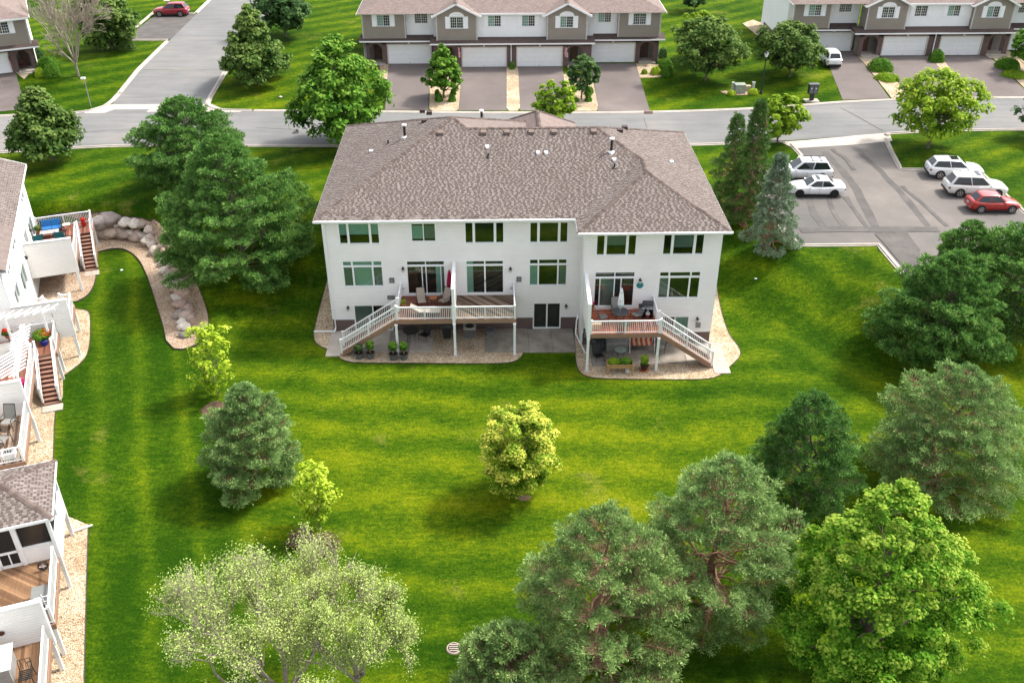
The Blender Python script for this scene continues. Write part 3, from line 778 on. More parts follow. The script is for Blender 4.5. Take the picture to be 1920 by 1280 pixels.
def flight(parent, top, bot, width, nside, riser=None, open_mat=None, nsteps=None, stringer=deck_brown, rails=(1, 1), tread=None):
    """straight stair from top (x,y,z) to bot; width measured along nside (unit vector)"""
    top = Vector(top); bot = Vector(bot); n = nsteps or max(3, round((top.z-bot.z)/.19)); h = Vector((bot.x-top.x, bot.y-top.y, 0)); run = h.length/n; hd = h.normalized(); ns = Vector((*nside, 0)); rise = (top.z-bot.z)/n
    st = MB()
    for side in (0, 1):
        o = ns*(width*side); w0 = ns*(.04 if side == 0 else -.04)
        A = [top+o+Vector((0, 0, .03)), bot+o+Vector((0, 0, rise*.9)), bot+o, bot+o-hd*(run*.9)+Vector((0, 0, -.0)), top+o+Vector((0, 0, -.38))]
        vs = A+[a+w0 for a in A]; m_ = len(A)
        st.add(vs, [tuple(range(m_)), tuple(range(m_, 2*m_))[::-1]]+[(i, (i+1) % m_, m_+(i+1) % m_, m_+i) for i in range(m_)])
    sc = st.build('staircase', stringer, parent)
    for k in range(n):
        zt = top.z-rise*(k+1); a = top+hd*(run*k); a.z = zt
        b = MB(); b.add([a+ns*.05+Vector((0, 0, dz))+e for dz in (-.035, 0) for e in (Vector(), hd*(run*1.08), hd*(run*1.08)+ns*(width-.1), ns*(width-.1))], [(0, 3, 2, 1), (4, 5, 6, 7), (0, 1, 5, 4), (1, 2, 6, 5), (2, 3, 7, 6), (3, 0, 4, 7)])
        b.build('tread', tread or tread_m, sc)
        b = MB(); r0 = a+ns*.05; b.add([r0+Vector((0, 0, dz))+e for dz in (0, rise-.036) for e in (Vector(), hd*.02, hd*.02+ns*(width-.1), ns*(width-.1))], [(0, 3, 2, 1), (4, 5, 6, 7), (0, 1, 5, 4), (1, 2, 6, 5), (2, 3, 7, 6), (3, 0, 4, 7)])
        b.build('riser', riser or riser_m, sc)
    for side in (0, 1):
        if rails[side]:
            o = ns*(.05 if side == 0 else width-.05)
            railing(parent, top+o+Vector((0, 0, .05)), bot+o+Vector((0, 0, rise+.05))-hd*.1, posts=(1, 1))
    return sc
def privacy(parent, T, x0, z0, x1, z1f, z1b, th=.14, mat=siding_grey, cap=.24, lap=.15):
    """siding-clad screen from house (x0, top z1b) to front (x1, top z1f), thickness th in local y"""
    b = MB(T); n = int((max(z1f, z1b)-z0)/lap)
    for side, yy, dn in ((0, 0, -1), (1, th, 1)):
        z = z0
        for k in range(n+1):
            zt = z+lap
            def xr(zz):
                if zz <= min(z1f, z1b): return x0, x1
                f = (zz-z1f)/(z1b-z1f+1e-9); return (x0, x1-(x1-x0)*max(0, min(1, f))) if z1b > z1f else (x0+(x1-x0)*f, x1)
            p, q = xr((z+zt)/2)
            if q-p > .02 and zt < max(z1f, z1b)+.05:
                zk = z+lap*.66; b.add([(p, yy, z), (q, yy, z), (q, yy+dn*.028, z), (p, yy+dn*.028, z), (q, yy+dn*.024, zk), (p, yy+dn*.024, zk), (q, yy, zt), (p, yy, zt)], [(0, 1, 2, 3), (3, 2, 4, 5), (5, 4, 6, 7)])
            z = zt
    b.add([(x1, 0, z0), (x1, th, z0), (x1, th, z1f), (x1, 0, z1f)], [(0, 1, 2, 3)])
    w_ = b.build('privacy_wall', mat, parent)
    c = MB(T); e = (cap-th)/2; c.add([(x0, -e, z1b-.02), (x1+.08, -e, z1f-.02), (x1+.08, th+e, z1f-.02), (x0, th+e, z1b-.02), (x0, -e, z1b+.06), (x1+.08, -e, z1f+.06), (x1+.08, th+e, z1f+.06), (x0, th+e, z1b+.06)],
        [(0, 3, 2, 1), (4, 5, 6, 7), (0, 1, 5, 4), (1, 2, 6, 5), (2, 3, 7, 6), (3, 0, 4, 7)]); c.build('cap_board', white_trim, w_)
    c = MB(T); c.box(x1-.02, -.03, z0-.02, x1+.05, th+.03, z1f-.03); c.build('corner_board', white_trim, w_)
    return w_
def planks(parent, x0, y0, x1, y1, z, mat, along='x', pw=.14, name='plank'):
    if along == 'x':
        n = int(round((y1-y0)/pw)); w_ = (y1-y0)/n
        for k in range(n): pbox(name, parent, mat, x0, y0+k*w_+.003, z-.035, x1, y0+(k+1)*w_-.003, z)
    else:
        n = int(round((x1-x0)/pw)); w_ = (x1-x0)/n
        for k in range(n): inst(name, boxmesh(mat), parent, (x0+(k+.5)*w_, (y0+y1)/2, z-.035), math.pi/2, (y1-y0, w_-.006, .035))
def planks_diag(parent, x0, y0, x1, y1, z, mat, pw=.14, sgn=1):
    d = (1, sgn); n = int(((x1-x0)+(y1-y0))/(pw*1.4142))+2
    for k in range(n):
        c0 = k*pw*1.4142; c1 = c0+pw*1.4142-.008
        # band between lines (x-x0)+s*(y-yy)=c
        pts = []
        def clipband(P, a, keep):
            out = []
            for i in range(len(P)):
                p, q = P[i], P[(i+1) % len(P)]; fp = keep(p)-a; fq = keep(q)-a
                if fp >= 0: out.append(p)
                if (fp >= 0) != (fq >= 0): t = fp/(fp-fq); out.append((p[0]+(q[0]-p[0])*t, p[1]+(q[1]-p[1])*t))
            return out
        P = [(x0, y0), (x1, y0), (x1, y1), (x0, y1)]
        fn = (lambda p: (p[0]-x0)+(p[1]-y0)) if sgn > 0 else (lambda p: (p[0]-x0)+(y1-p[1]))
        P = clipband(P, c0, fn)
        if len(P) > 2: P = clipband(P, -c1, lambda p: -fn(p))
        if len(P) < 3: continue
        m_ = len(P); b = MB(); b.add([(*p, z) for p in P]+[(*p, z-.035) for p in P], [tuple(range(m_)), tuple(range(m_, 2*m_))[::-1]]+[(i, (i+1) % m_, m_+(i+1) % m_, m_+i) for i in range(m_)])
        b.build('plank', mat, parent)

# ================================================================== the house in the middle
H = thing('townhouse', 'light grey three-storey townhouse block with big brown hip roof and rear decks in the centre', 'building', (0, 0, 0))
W_, D_, B_, ZE, PT = 27.3, 2.163, 17.33, 8.84, .426
pit = math.atan(PT); hr = 7.96
ya, yb = .5, -1.66; RZ = 1.0                     # wall planes and brick height
opsA = {}
fa = frameM((0, ya, 0), (1, 0), (0, -1)); fb = frameM((0, yb, 0), (1, 0), (0, -1))
G3 = (.56, 1.5, .56)
WA = [  # x0,z0,x1,z1, kwargs   (main wall)
 ((1.50, 6.88, 4.28, 8.49), dict(cols=G3, mull=.15, blinds=[(0, 0, 1, .4, 1, curtain_green), (1, 0, 1, .42, 1, curtain_green), (2, 0, 1, .42, 1, curtain_green)])),
 ((6.34, 7.0, 8.06, 8.44), dict(cols=(1, 1), mull=.06, blinds=[(0, 0, 1, 0.1, .86, curtain_green), (1, 0, 1, .1, .86, curtain_grey)])),
 ((9.94, 6.85, 12.64, 8.47), dict(cols=G3, mull=.17)),
 ((14.30, 6.84, 16.95, 8.44), dict(cols=G3, mull=.17)),
 ((1.52, 3.6, 4.30, 5.66), dict(cols=(.7, 1.5, .7), mull=.11, transom=5.2, upper_cols=(.62, 1.5, .62), blinds=[(0, 0, 1, 0, 1, curtain_grey), (1, 0, 1, 0, 1, curtain_green), (2, 0, 1, 0, 1, curtain_grey), (3, 0, 1, 0, 1, curtain_green), (4, 0, 1, 0, 1, curtain_green), (5, 0, 1, 0, 1, curtain_green)])),
 ((14.30, 3.53, 16.96, 5.66), dict(cols=(.62, 1.5, .62), mull=.1, transom=5.2, blinds=[(0, 0, 1, 0, 1, curtain_green), (2, 0, 1, 0, 1, curtain_grey)])),
 ((5.88, 2.95, 8.56, 5.62), dict(cols=(1.1, .25, 1.1, .22), mull=.06, transom=5.2, upper_cols=(1, 1), name='sliding_door', handle=7.05, blinds=[(2, .65, 1, 0, 1, curtain_green), (3, 0, 1, 0, 1, curtain_grey)])),
 ((9.95, 2.95, 12.60, 5.6), dict(cols=(1, 1), mull=.1, transom=5.2, upper_cols=(1, 1), name='sliding_door', handle=11.28, blinds=[(0, 0, .36, 0, 1, curtain_green), (2, 0, .36, 0, 1, curtain_green)])),
 ((2.0, .04, 4.70, 2.17), dict(cols=(1, 1), mull=.08, name='sliding_door', handle=3.3, blinds=[(0, 0, 1, 0, 1, curtain_grey)])),
 ((14.62, .04, 16.6, 2.18), dict(cols=(1, 1), mull=.1, name='sliding_door', handle=15.7)),
]
WB = [
 ((18.58, 6.95, 21.28, 8.55), dict(cols=G3, mull=.17, blinds=[(1, 0, 1, .45, 1, curtain_grey)])),
 ((22.95, 6.95, 25.72, 8.57), dict(cols=G3, mull=.17, blinds=[(1, 0, 1, .3, 1, curtain_grey)])),
 ((18.58, 3.05, 21.34, 5.78), dict(cols=(.32, 1., .42, .9), mull=.06, transom=5.3, upper_cols=(1, 1), name='sliding_door', handle=20.3, blinds=[(1, 0, 1, 0, 1, curtain_grey)])),
 ((22.9, 3.65, 25.74, 5.75), dict(cols=(.7, 1.5, .7), mull=.1, transom=5.3, upper_cols=(.62, 1.5, .62), blinds=[(0, 0, 1, .1, 1, curtain_grey)])),
 ((23.3, .75, 25.30, 2.27), dict(cols=(1, 1), mull=.08, blinds=[(1, 0, 1, 0, 1, curtain_green)])),
]
opA = [tuple(q[0]) for q in WA]; opB = [tuple(q[0]) for q in WB]
lapwall('rear_wall', H, siding_grey, (.5, ya, 0), (1, 0), (0, -1), 17.4, RZ, ZE-.03, [(a-.5+.04, b+.04, c-.5-.04, d-.04) for a, b, c, d in opA])
lapwall('rear_wall', H, siding_grey, (17.9, yb, 0), (1, 0), (0, -1), 8.9, RZ, ZE-.03, [(a-17.9+.04, b+.04, c-17.9-.04, d-.04) for a, b, c, d in opB])
lapwall('side_wall', H, siding_grey, (17.9, ya, 0), (0, -1), (-1, 0), ya-yb, .0, ZE-.03)
lapwall('side_wall', H, siding_grey, (26.8, yb, 0), (0, 1), (1, 0), 16.9, RZ, ZE-.03)
lapwall('side_wall', H, siding_grey, (.5, ya, 0), (0, 1), (-1, 0), 17.3, RZ, ZE-.03)
lapwall('front_wall', H, siding_white, (26.8, 15.3, 0), (-1, 0), (0, 1), 9, 2.5, ZE-.03); lapwall('front_wall', H, siding_white, (17.8, 17.6, 0), (-1, 0), (0, 1), 17.3, 2.5, ZE-.03)
brickwall('brick_base', H, (.5, ya, 0), (1, 0), (0, -1), 17.4, -.2, RZ, [(q[0]-.5, 0, q[2]-.5, 9) for q in opA if q[1] < 1])
brickwall('brick_base', H, (17.9, yb, 0), (1, 0), (0, -1), 8.9, -.2, RZ, [(q[0]-17.9, 0, q[2]-17.9, 9) for q in opB if q[1] < 1])
brickwall('brick_base', H, (26.8, yb, 0), (0, 1), (1, 0), 17, -.2, RZ); brickwall('brick_base', H, (.5, ya, 0), (0, 1), (-1, 0), 17, -.2, RZ)
part('brick_panel', H, brick, lambda b: b.box(23.34, yb-.02, 0, 25.26, yb+.1, .73))
for q, kw in WA: window(H, fa, *q, **kw)
for q, kw in WB: window(H, fb, *q, **kw)
def trims(b):
    b.box(.44, ya-.03, RZ, .58, ya+.12, ZE-.04); b.box(26.72, yb-.03, RZ, 26.86, yb+.12, ZE-.04); b.box(17.84, yb-.03, .0, 17.98, yb+.12, ZE-.04)
    for a, c in ((.58, 2.0), (4.7, 14.62), (16.6, 17.84)): b.box(a, ya-.05, RZ-.02, c, ya-.003, RZ+.09)
    b.box(17.98, yb-.05, RZ-.02, 23.3, yb-.003, RZ+.09); b.box(25.3, yb-.05, RZ-.02, 26.72, yb-.003, RZ+.09)
part('corner_trim', H, white_trim, trims)
# --- roof: hips and valleys from the plan
zr = lambda q: ZE+PT*q
xg = (B_+W_)/2; wg = (W_-B_)/2
A0, Bv, Cc, Ec = (0, 0, ZE), (B_, 0, ZE), (B_, -D_, ZE), (W_, -D_, ZE)
Fp, Gp = (xg, -D_+wg, zr(wg)), (xg, wg, zr(wg))
Hp = (W_-hr, hr, zr(hr)); Kp = (W_, 2*hr, ZE)
P1 = (9.04, 9.04, zr(9.04)); Jp = (10.1, hr, zr(hr)); Lp = (0, 18.08, ZE)
rb = MB()
def face(*p): rb.add(list(p), [tuple(range(len(p)))])
face(A0, Bv, Gp, Hp, Jp, P1); face(Cc, Ec, Fp); face(Bv, Cc, Fp, Gp); face(Ec, Kp, Hp, Gp, Fp); face(A0, P1, Lp)
Nb = (18.08, 18.08, ZE); rb.add([Lp, P1, (9.04, 9.04, zr(9.04)), Nb], [(0, 1, 3)]); face(P1, Jp, (18.08, hr, ZE), Nb)
face(Jp, Hp, Kp, (10.1, 2*hr, ZE)); 
roof = rb.build('roof', shingle_base, H)
# front cross hips seen over the ridge
fr_ = MB()
fr_.add([(12.2, 18.3, ZE), (18.7, 18.3, ZE), (15.45, 15.2, 10.97), (15.45, 10.5, 10.97), (12.2, 12.5, ZE), (18.7, 12.5, ZE)], [(0, 1, 2), (0, 2, 3, 4), (1, 5, 3, 2)])
f2_ = fr_.build('front_roof', roof_far, H)
caps(f2_, (15.45, 15.2, 10.97), (15.45, 11, 10.97)); caps(f2_, (15.45, 15.2, 10.97), (18.7, 18.3, ZE)); caps(f2_, (15.45, 15.2, 10.97), (12.2, 18.3, ZE))
cs = math.cos(pit)
shingles(roof, A0, (1, 0), (0, 1), pit, [(0, 0), (B_, 0), (xg, wg/cs), (W_-hr, hr/cs), (10.1, hr/cs), (9.04, 9.04/cs)], 290)
shingles(roof, Cc, (1, 0), (0, 1), pit, [(0, 0), (W_-B_, 0), (wg, wg/cs)])
shingles(roof, Bv, (0, -1), (1, 0), pit, [(0, 0), (D_, 0), (D_-wg, wg/cs), (-wg, wg/cs)])
shingles(roof, Ec, (0, 1), (-1, 0), pit, [(0, 0), (2*hr+D_, 0), (hr+D_, hr/cs), (wg+D_, wg/cs), (wg, wg/cs)])
shingles(roof, A0, (0, 1), (1, 0), pit, [(0, 0), (18.08, 0), (9.04, 9.04/cs)])
for a, b in ((A0, P1), (P1, Jp), (Jp, Hp), (Hp, Gp), (Gp, Fp), (Fp, Ec), (Fp, Cc), (P1, Lp), (Hp, Kp), (P1, Nb)): caps(roof, a, b)
ft = part('fascia', roof, white_trim, lambda b: [b.bar(p, q, .04, .17) for p, q in (((0, .0, ZE-.09), (B_-.02, 0, ZE-.09)), ((B_-.0, .0, ZE-.09), (B_, -D_, ZE-.09)), ((B_, -D_, ZE-.09), (W_, -D_, ZE-.09)), ((W_, -D_, ZE-.09), (W_, 16, ZE-.09)), ((0, 0, ZE-.09), (0, 18, ZE-.09)))])
part('soffit', roof, white_trim, lambda b: (b.box(.02, .02, ZE-.17, B_+.5, ya, ZE-.15), b.box(B_+.02, -D_+.02, ZE-.17, W_-.02, yb, ZE-.152), b.box(B_+.02, yb, ZE-.17, 17.9, .6, ZE-.154), b.box(.02, .5, ZE-.17, .5, 18, ZE-.156), b.box(26.8, yb, ZE-.17, W_-.02, 16, ZE-.156)))
gut = part('gutter', roof, white_trim, lambda b: [b.bar(p, q, .11, .11) for p, q in (((.02, -.075, ZE-.03), (B_-.03, -.075, ZE-.03)), ((B_+.02, -D_-.075, ZE-.03), (W_+.05, -D_-.075, ZE-.03)))])
part('downspout', H, white_trim, lambda b: (b.bar((.62, .42, ZE-.2), (.62, .42, .35), .09, .07), b.bar((.62, .42, .35), (.55, .25, .15), .09, .07), b.bar((.55, .25, .15), (-.95, .35, .1), .09, .08), b.bar((.62, .42, ZE-.2), (.5, -.06, ZE-.08), .08)))
part('downspout', H, white_trim, lambda b: (b.bar((17.82, .1, ZE-.2), (17.82, .1, 1.4), .09, .07), b.bar((17.82, .1, 1.4), (17.66, -.25, 1.1), .09, .07), b.bar((17.66, -.25, 1.1), (17.6, -.6, .25), .09, .07), b.bar((17.6, -.6, .25), (18.1, -2.9, .1), .09, .07)))
def onroof(x, y): return zr(y)
def boxvent(x, y):
    z = zr(y); b = MB(); b.add([(x-.22, y-.2, z-.02), (x+.22, y-.2, z-.02), (x+.2, y+.2, z+.14), (x-.2, y+.2, z+.14), (x-.2, y-.18, z+.14), (x+.2, y-.18, z+.14), (x+.18, y+.2, z+.22), (x-.18, y+.2, z+.22)], [(0, 1, 5, 4), (1, 2, 6, 5), (2, 3, 7, 6), (3, 0, 4, 7), (4, 5, 6, 7)]); b.build('roof_vent', vent_brown, roof)
for x in (8.22, 11.27, 12.94, 14.66, 16.28, 19.1): boxvent(x, 7.45)
b_ = (22.45, 2.2); boxvent(*b_)
def eastz(x): return ZE+PT*(W_-x)
def westz(x): return ZE+PT*x
for x, y in ((6.9, 10.6), (7.2, 12.0), (6.6, 13.2)):
    part('roof_vent', roof, M('vent_dark', (.05, .03, .028), .6), lambda b: (b.box(x-.2, y-.2, westz(x)-.05, x+.2, y+.2, westz(x)+.18)))
for x, y in ((21.2, 9.2), (21.7, 10.4)):
    part('roof_vent', roof, MATS['vent_dark'], lambda b: b.box(x-.2, y-.2, eastz(x)-.05, x+.2, y+.2, eastz(x)+.18))
def flue(x, y, z, h=.75):
    f = part('flue_pipe', roof, dark_metal, lambda b: b.lathe((x, y, z-.05), [(0, .09), (h, .09)], 12))
    part('flue_cap', f, white_trim, lambda b: b.lathe((x, y, z+h-.05), [(0, .10), (.03, .17), (.12, .17), (.16, .06)], 12)); part('flashing', f, white_trim, lambda b: b.lathe((x, y, z-.1), [(0, .30), (.12, .26), (.2, .12)], 4))
flue(20.19, 5.66, zr(5.66), .95); flue(5.55, 8.7+.3, westz(5.55), .9); flue(11.1, 12.4, 11.05, .9)
def pipe(x, y, z, mt, h=.35): part('vent_pipe', roof, mt, lambda b: b.lathe((x, y, z-.05), [(0, .06), (h, .06), (h, .03)], 10)); part('pipe_collar', roof, mt, lambda b: b.lathe((x, y, z-.02), [(0, .14), (.05, .12), (.08, .07)], 8))
pipe(11.59, 5.3, zr(5.3), dark_metal); pipe(20.28, 4.25, zr(4.25), dark_metal); pipe(4.3, 9.1, westz(4.3), dark_metal)
for x, y in ((11.53, 6.22), (15.06, 5.66), (15.63, 5.65), (20.33, 4.99)): part('vent_hood', roof, white_trim, lambda b: (b.box(x-.13, y-.14, zr(y)-.04, x+.13, y+.14, zr(y)+.09), b.box(x-.09, y-.2, zr(y)-.1, x+.09, y-.1, zr(y)+.03)))
part('vent_hood', roof, white_trim, lambda b: b.box(2.9, 8.9, westz(3)-.05, 3.15, 9.2, westz(3)+.1)); part('vent_hood', roof, white_trim, lambda b: b.box(24.6, 6.7, eastz(24.7)-.05, 24.85, 7., eastz(24.7)+.12))
# --- wall fittings
def walllamp(x, y, z):
    l = part('wall_lamp', H, black_plastic, lambda b: (b.box(x-.06, y-.03, z-.05, x+.06, y, z+.15), b.bar((x, y-.02, z+.1), (x, y-.14, z+.12), .03), b.lathe((x, y-.14, z-.2), [(0, .03), (.03, .08), (.22, .1), (.25, .12), (.33, .03)], 8)))
    part('lamp_glass', l, M('lamp_glass', (.5, .5, .45), .2, .5), lambda b: b.lathe((x, y-.14, z-.15), [(0, .085), (.15, .105)], 8))
for x, y, z in ((5.67, ya, 5.0), (13.03, ya, 4.9), (1.64, ya, 1.95), (16.95, ya, 1.9), (21.66, yb, 5.1), (25.82, yb, 2.02)): walllamp(x, y-.014, z)
def outletbox(x, y, z, w=.34, h=.38, mt=grey_plastic):
    l = part('utility_box', H, mt, lambda b: b.box(x-w/2, y-.1, z, x+w/2, y, z+h), bevel=.01); part('box_cover', l, M('box_grey', (.2, .2, .2), .5), lambda b: b.box(x-w/2+.05, y-.12, z+.08, x+w/2-.05, y-.1, z+h-.06))
outletbox(4.85, ya, 3.92); outletbox(13.62, ya, 3.9); outletbox(25.93, yb, 1.33, .34, .42, M('meter_grey', (.28, .28, .28), .5)); outletbox(5.6, ya, 3.4, .14, .12, M('outlet_white', (.6, .6, .6), .5)); outletbox(13.1, ya, 3.3, .16, .2, MATS['outlet_white']); outletbox(4.7, ya, 2.6, .5, .3)
outletbox(18.22, yb, .55, .4, .8, black_plastic)
wr = part('wall_ornament', None, M('teal_glass', (.03, .25, .26), .4, .5, .3), lambda b: (b.lathe((0, 0, 0), [(0, .06), (.01, .22), (.03, .24), (.05, .18), (.05, .05)], 20)))
wr.location = (21.68, yb-.02, 4.72); wr.rotation_euler = (R_(90), 0, 0); tag(wr, 'round teal ornament hung below the wall lamp beside the right deck door', 'ornament')

# ------------------------------------------------------------------ patios
def slab(x0, y0, x1, y1, mt=concrete, name='patio_slab', top=.07, parent=None):
    b = MB(); b.box(x0+.008, y0+.008, -.05, x1-.008, y1-.008, top); return b.build(name, mt, parent, bevel=.012)
pt = struct(slab(.3, -1.45, 1.5, .4)); pt.name = 'patio'
for r in ((.3, -2.8, 1.5, -1.45), (1.5, -2.4, 3.0, -1.0), (1.5, -1.0, 3.0, .4), (3.0, -2.4, 4.5, .4), (6.0, -2.4, 7.6, .4)): slab(*r, parent=pt)
for r in ((4.5, -2.4, 6.0, .4), (11.2, -2.55, 12.66, .4), (12.66, -2.6, 14.25, .4), (14.25, -2.63, 15.9, .4), (15.9, -2.65, 17.5, .4)): slab(*r, mt=dark_conc, parent=pt)
for r in ((18.4, -4.4, 19.9, -1.7), (19.9, -4.4, 21.5, -1.7), (21.5, -4.3, 23.1, -3.0), (21.5, -3.0, 23.1, -1.7), (23.1, -4.2, 24.9, -3.0), (23.1, -3, 24.9, -1.7)): slab(*r, mt=dark_conc, parent=pt)
for r in ((24.9, -4.2, 26.5, -1.7), (26.5, -4.0, 27.6, -1.7), (26.5, -5.45, 27.6, -4.0)): slab(*r, parent=pt)

# ------------------------------------------------------------------ decks of the middle house
DZ = 2.86; Yf = -2.78
DK = thing('deck', 'raised double deck with white railings and tan rim, left of the house rear', 'deck', (0, 0, 0))
def rim(parent, x0, y0, x1, y1, z, h=.3):
    part('rim_board', parent, deck_brown, lambda b: (b.box(x0, y0-.04, z-h, x1, y0, z-.0), b.box(x0-.04, y0-.04, z-h, x0, y1, z), b.box(x1, y0-.04, z-h, x1+.04, y1, z)))
    part('joists', parent, M('joist_wood', (.10, .06, .035), .8), lambda b: [b.box(xx-.02, y0, z-.26, xx+.02, y1, z-.04) for xx in np.arange(x0+.3, x1, .4)])
def dpost(parent, x, y, z, w=.16):
    p = part('post', parent, white_vinyl, lambda b: (b.box(x-w/2, y-w/2, 0, x+w/2, y+w/2, z), b.box(x-w/2-.02, y-w/2-.02, z-.09, x+w/2+.02, y+w/2+.02, z-.02)))
    part('footing', p, concrete, lambda b: b.lathe((x, y, -.05), [(0, .22), (.1, .22), (.12, .18)], 14))
rim(DK, 5.36, Yf, 13.32, .44, DZ)
planks(DK, 5.36, Yf+1.3, 9.12, .44, DZ, wood_redbrown, 'x'); planks(DK, 5.36, Yf, 9.12, Yf+1.3, DZ, wood_redbrown, 'y')
planks_diag(DK, 9.27, Yf, 13.32, .44, DZ, wood_weather, sgn=1)
privacy(DK, frameM((9.12, .44, 0), (0, -1), (1, 0)), 0, DZ-.32, 3.28, 5.22, 5.5)
for x in (5.3, 9.2, 13.25): dpost(DK, x, Yf-.07, DZ-.3)
railing(DK, (5.42, Yf+.04, DZ), (9.08, Yf+.04, DZ)); railing(DK, (9.3, Yf+.04, DZ), (13.26, Yf+.04, DZ)); railing(DK, (13.26, Yf+.04, DZ), (13.26, .4, DZ), posts=(0, 1)); railing(DK, (5.42, -1.62, DZ), (5.42, .4, DZ))
flight(DK, (5.34, Yf+.02, DZ), (1.35, Yf+.02, .08), 1.12, (0, 1), nsteps=14)
DK2 = thing('deck', 'raised redwood deck with white railings and stairs, right of the house rear', 'deck', (0, 0, 0))
Y2 = -4.82
rim(DK2, 18.12, Y2, 22.72, yb-.06, DZ)
planks(DK2, 18.12, Y2, 22.72, Y2+1.5, DZ, wood_red, 'y'); planks(DK2, 18.12, Y2+1.5, 22.72, yb-.06, DZ, wood_red, 'x')
privacy(DK2, frameM((17.96, yb-.05, 0), (0, -1), (1, 0)), 0, DZ-.32, 3.2, 5.15, 5.65)
for x in (18.02, 22.65): dpost(DK2, x, Y2-.07, DZ-.3)
railing(DK2, (18.2, Y2+.04, DZ), (22.66, Y2+.04, DZ)); railing(DK2, (22.66, -3.68, DZ), (22.66, yb-.1, DZ))
flight(DK2, (22.76, Y2+.02, DZ), (26.5, Y2+.02, .08), 1.12, (0, 1), nsteps=14)
# ================================================================== left-hand row of townhouses
U2 = np.array([.316, -.949]); E2 = np.array([.949, .316]); LO = np.array([-25.1, 13.4])
LZ = 2.15; LE = 7.4
LA = math.atan2(-.949, .316)
LH = thing('townhouse', 'white walkout townhouse row cut by the left edge of the photo, brown roof edge showing', 'building', (LO[0], LO[1], 0), LA)
def lw(s, t, z=0): p = LO+U2*s+E2*t; return (float(p[0]), float(p[1]), z)
lapwall('rear_wall', LH, siding_white, (0, 0, 0), (1, 0), (0, 1), 17.7, 0, LE, [(1.2, 2.2, 3.5, 4.4), (4.9, 3.2, 6.4, 4.5), (9.6, 2.2, 12.0, 4.4), (13.6, 3.2, 15.6, 4.5), (1.4, 5.4, 3.2, 6.9), (5.4, 5.6, 6.5, 6.8), (9.8, 5.4, 11.6, 6.9), (14, 5.5, 15.5, 6.8)])
lapwall('rear_wall', LH, siding_white, (17.7, -2.1, 0), (1, 0), (0, 1), 36, 0, LE)
lapwall('side_wall', LH, siding_white, (0, 0, 0), (0, -1), (-1, 0), 12, 0, LE)
lapwall('side_wall', LH, siding_white, (17.7, 0, 0), (0, -1), (1, 0), 2.1, 0, LE)
TL = Matrix.Identity(4)
window(LH, TL, 1.15, 2.2, 3.55, 4.45, (1, 1), 4.0, name='sliding_door', blinds=[(0, 0, 1, 0, 1, curtain_grey)]); window(LH, TL, 4.85, 3.15, 6.45, 4.55, (1, 1))
window(LH, TL, 9.55, 2.2, 12.05, 4.45, (1, 1), 4.0, name='sliding_door', blinds=[(0, 0, 1, 0, 1, curtain_grey)]); window(LH, TL, 13.55, 3.15, 15.65, 4.55, (1, 1))
for a, c, e, g in ((1.35, 5.35, 3.25, 6.95), (5.35, 5.55, 6.55, 6.85), (9.75, 5.35, 11.65, 6.95), (13.95, 5.45, 15.55, 6.85)): window(LH, TL, a, c, e, g, (1, 1))
lr = MB(); lr.add([(-.4, .5, LE), (18.2, .5, LE), (18.2, -8, LE+3.6), (-.4, -8, LE+3.6), (17.2, -1.6, LE), (54, -1.6, LE), (54, -8, LE+2.7), (17.2, -8, LE+2.7)], [(0, 1, 2, 3), (4, 5, 6, 7)])
lroof = lr.build('roof', shingle_base, LH)
shingles(lroof, (-.4, .5, LE), (1, 0), (0, -1), math.atan(.426), [(0, 0), (12, 0), (12, 4.5), (0, 4.5)])
part('fascia', lroof, white_trim, lambda b: (b.bar((-.4, .52, LE-.1), (18.2, .52, LE-.1), .05, .18), b.bar((-.42, .5, LE-.08), (-.42, -8, LE+3.54), .05, .18), b.box(-.4, .0, LE-.19, 18.2, .5, LE-.17)))
def llamp(s, z, t=0.):
    part('wall_lamp', LH, black_plastic, lambda b: (b.bar((s, t, z), (s, t+.22, z+.05), .04), b.lathe((s, t+.22, z-.2), [(0, .03), (.03, .09), (.22, .11), (.3, .03)], 8)))
llamp(4.2, 3.9); llamp(9.0, 3.9)
def LDeck(label): return thing('deck', label, 'deck', (LO[0], LO[1], 0), LA)
def lrim(d, s0, s1, t1, z=LZ, sides=(1, 1), t0=0):
    part('rim_board', d, deck_brown, lambda b: (b.box(s0, t1, z-.32, s1, t1+.04, z), b.box(s0-.04, t0, z-.32, s0, t1+.04, z), b.box(s1, t0, z-.32, s1+.04, t1+.04, z)))
def lpost(d, s, t, z=LZ-.3):
    part('post', d, white_vinyl, lambda b: b.box(s-.09, t-.09, -.1, s+.09, t+.09, z))
# deck A
dA = LDeck('reddish deck with blue lounge furniture at the far end of the left row')
lrim(dA, .2, 8, 3.2); planks(dA, .2, 0.02, 8, 3.2, LZ, wood_redbrown, 'x'); planks(dA, .2, 3.22, 2.3, 4.3, LZ, wood_redbrown, 'x')
part('rim_board', dA, deck_brown, lambda b: (b.box(.16, 3.24, LZ-.32, 2.3, 4.34, LZ-.03)))
TW = Matrix(((0, 1, 0, 8.0), (1, 0, 0, 0), (0, 0, 1, 0), (0, 0, 0, 1)))
privacy(dA, TW, 0, LZ-.45, 3.25, 4.45, 4.5)  # left-row screens: shade of their south face put into the grey siding colour
lpost(dA, 8.07, 3.16); lpost(dA, .3, 3.1); lpost(dA, .3, 4.2); lpost(dA, 4.0, 3.1)
railing(dA, (.28, .1, LZ), (.28, 4.24, LZ)); railing(dA, (.28, 4.26, LZ), (2.3, 4.26, LZ), posts=(0, 1)); railing(dA, (2.36, 3.16, LZ), (7.95, 3.16, LZ), posts=(1, 0))
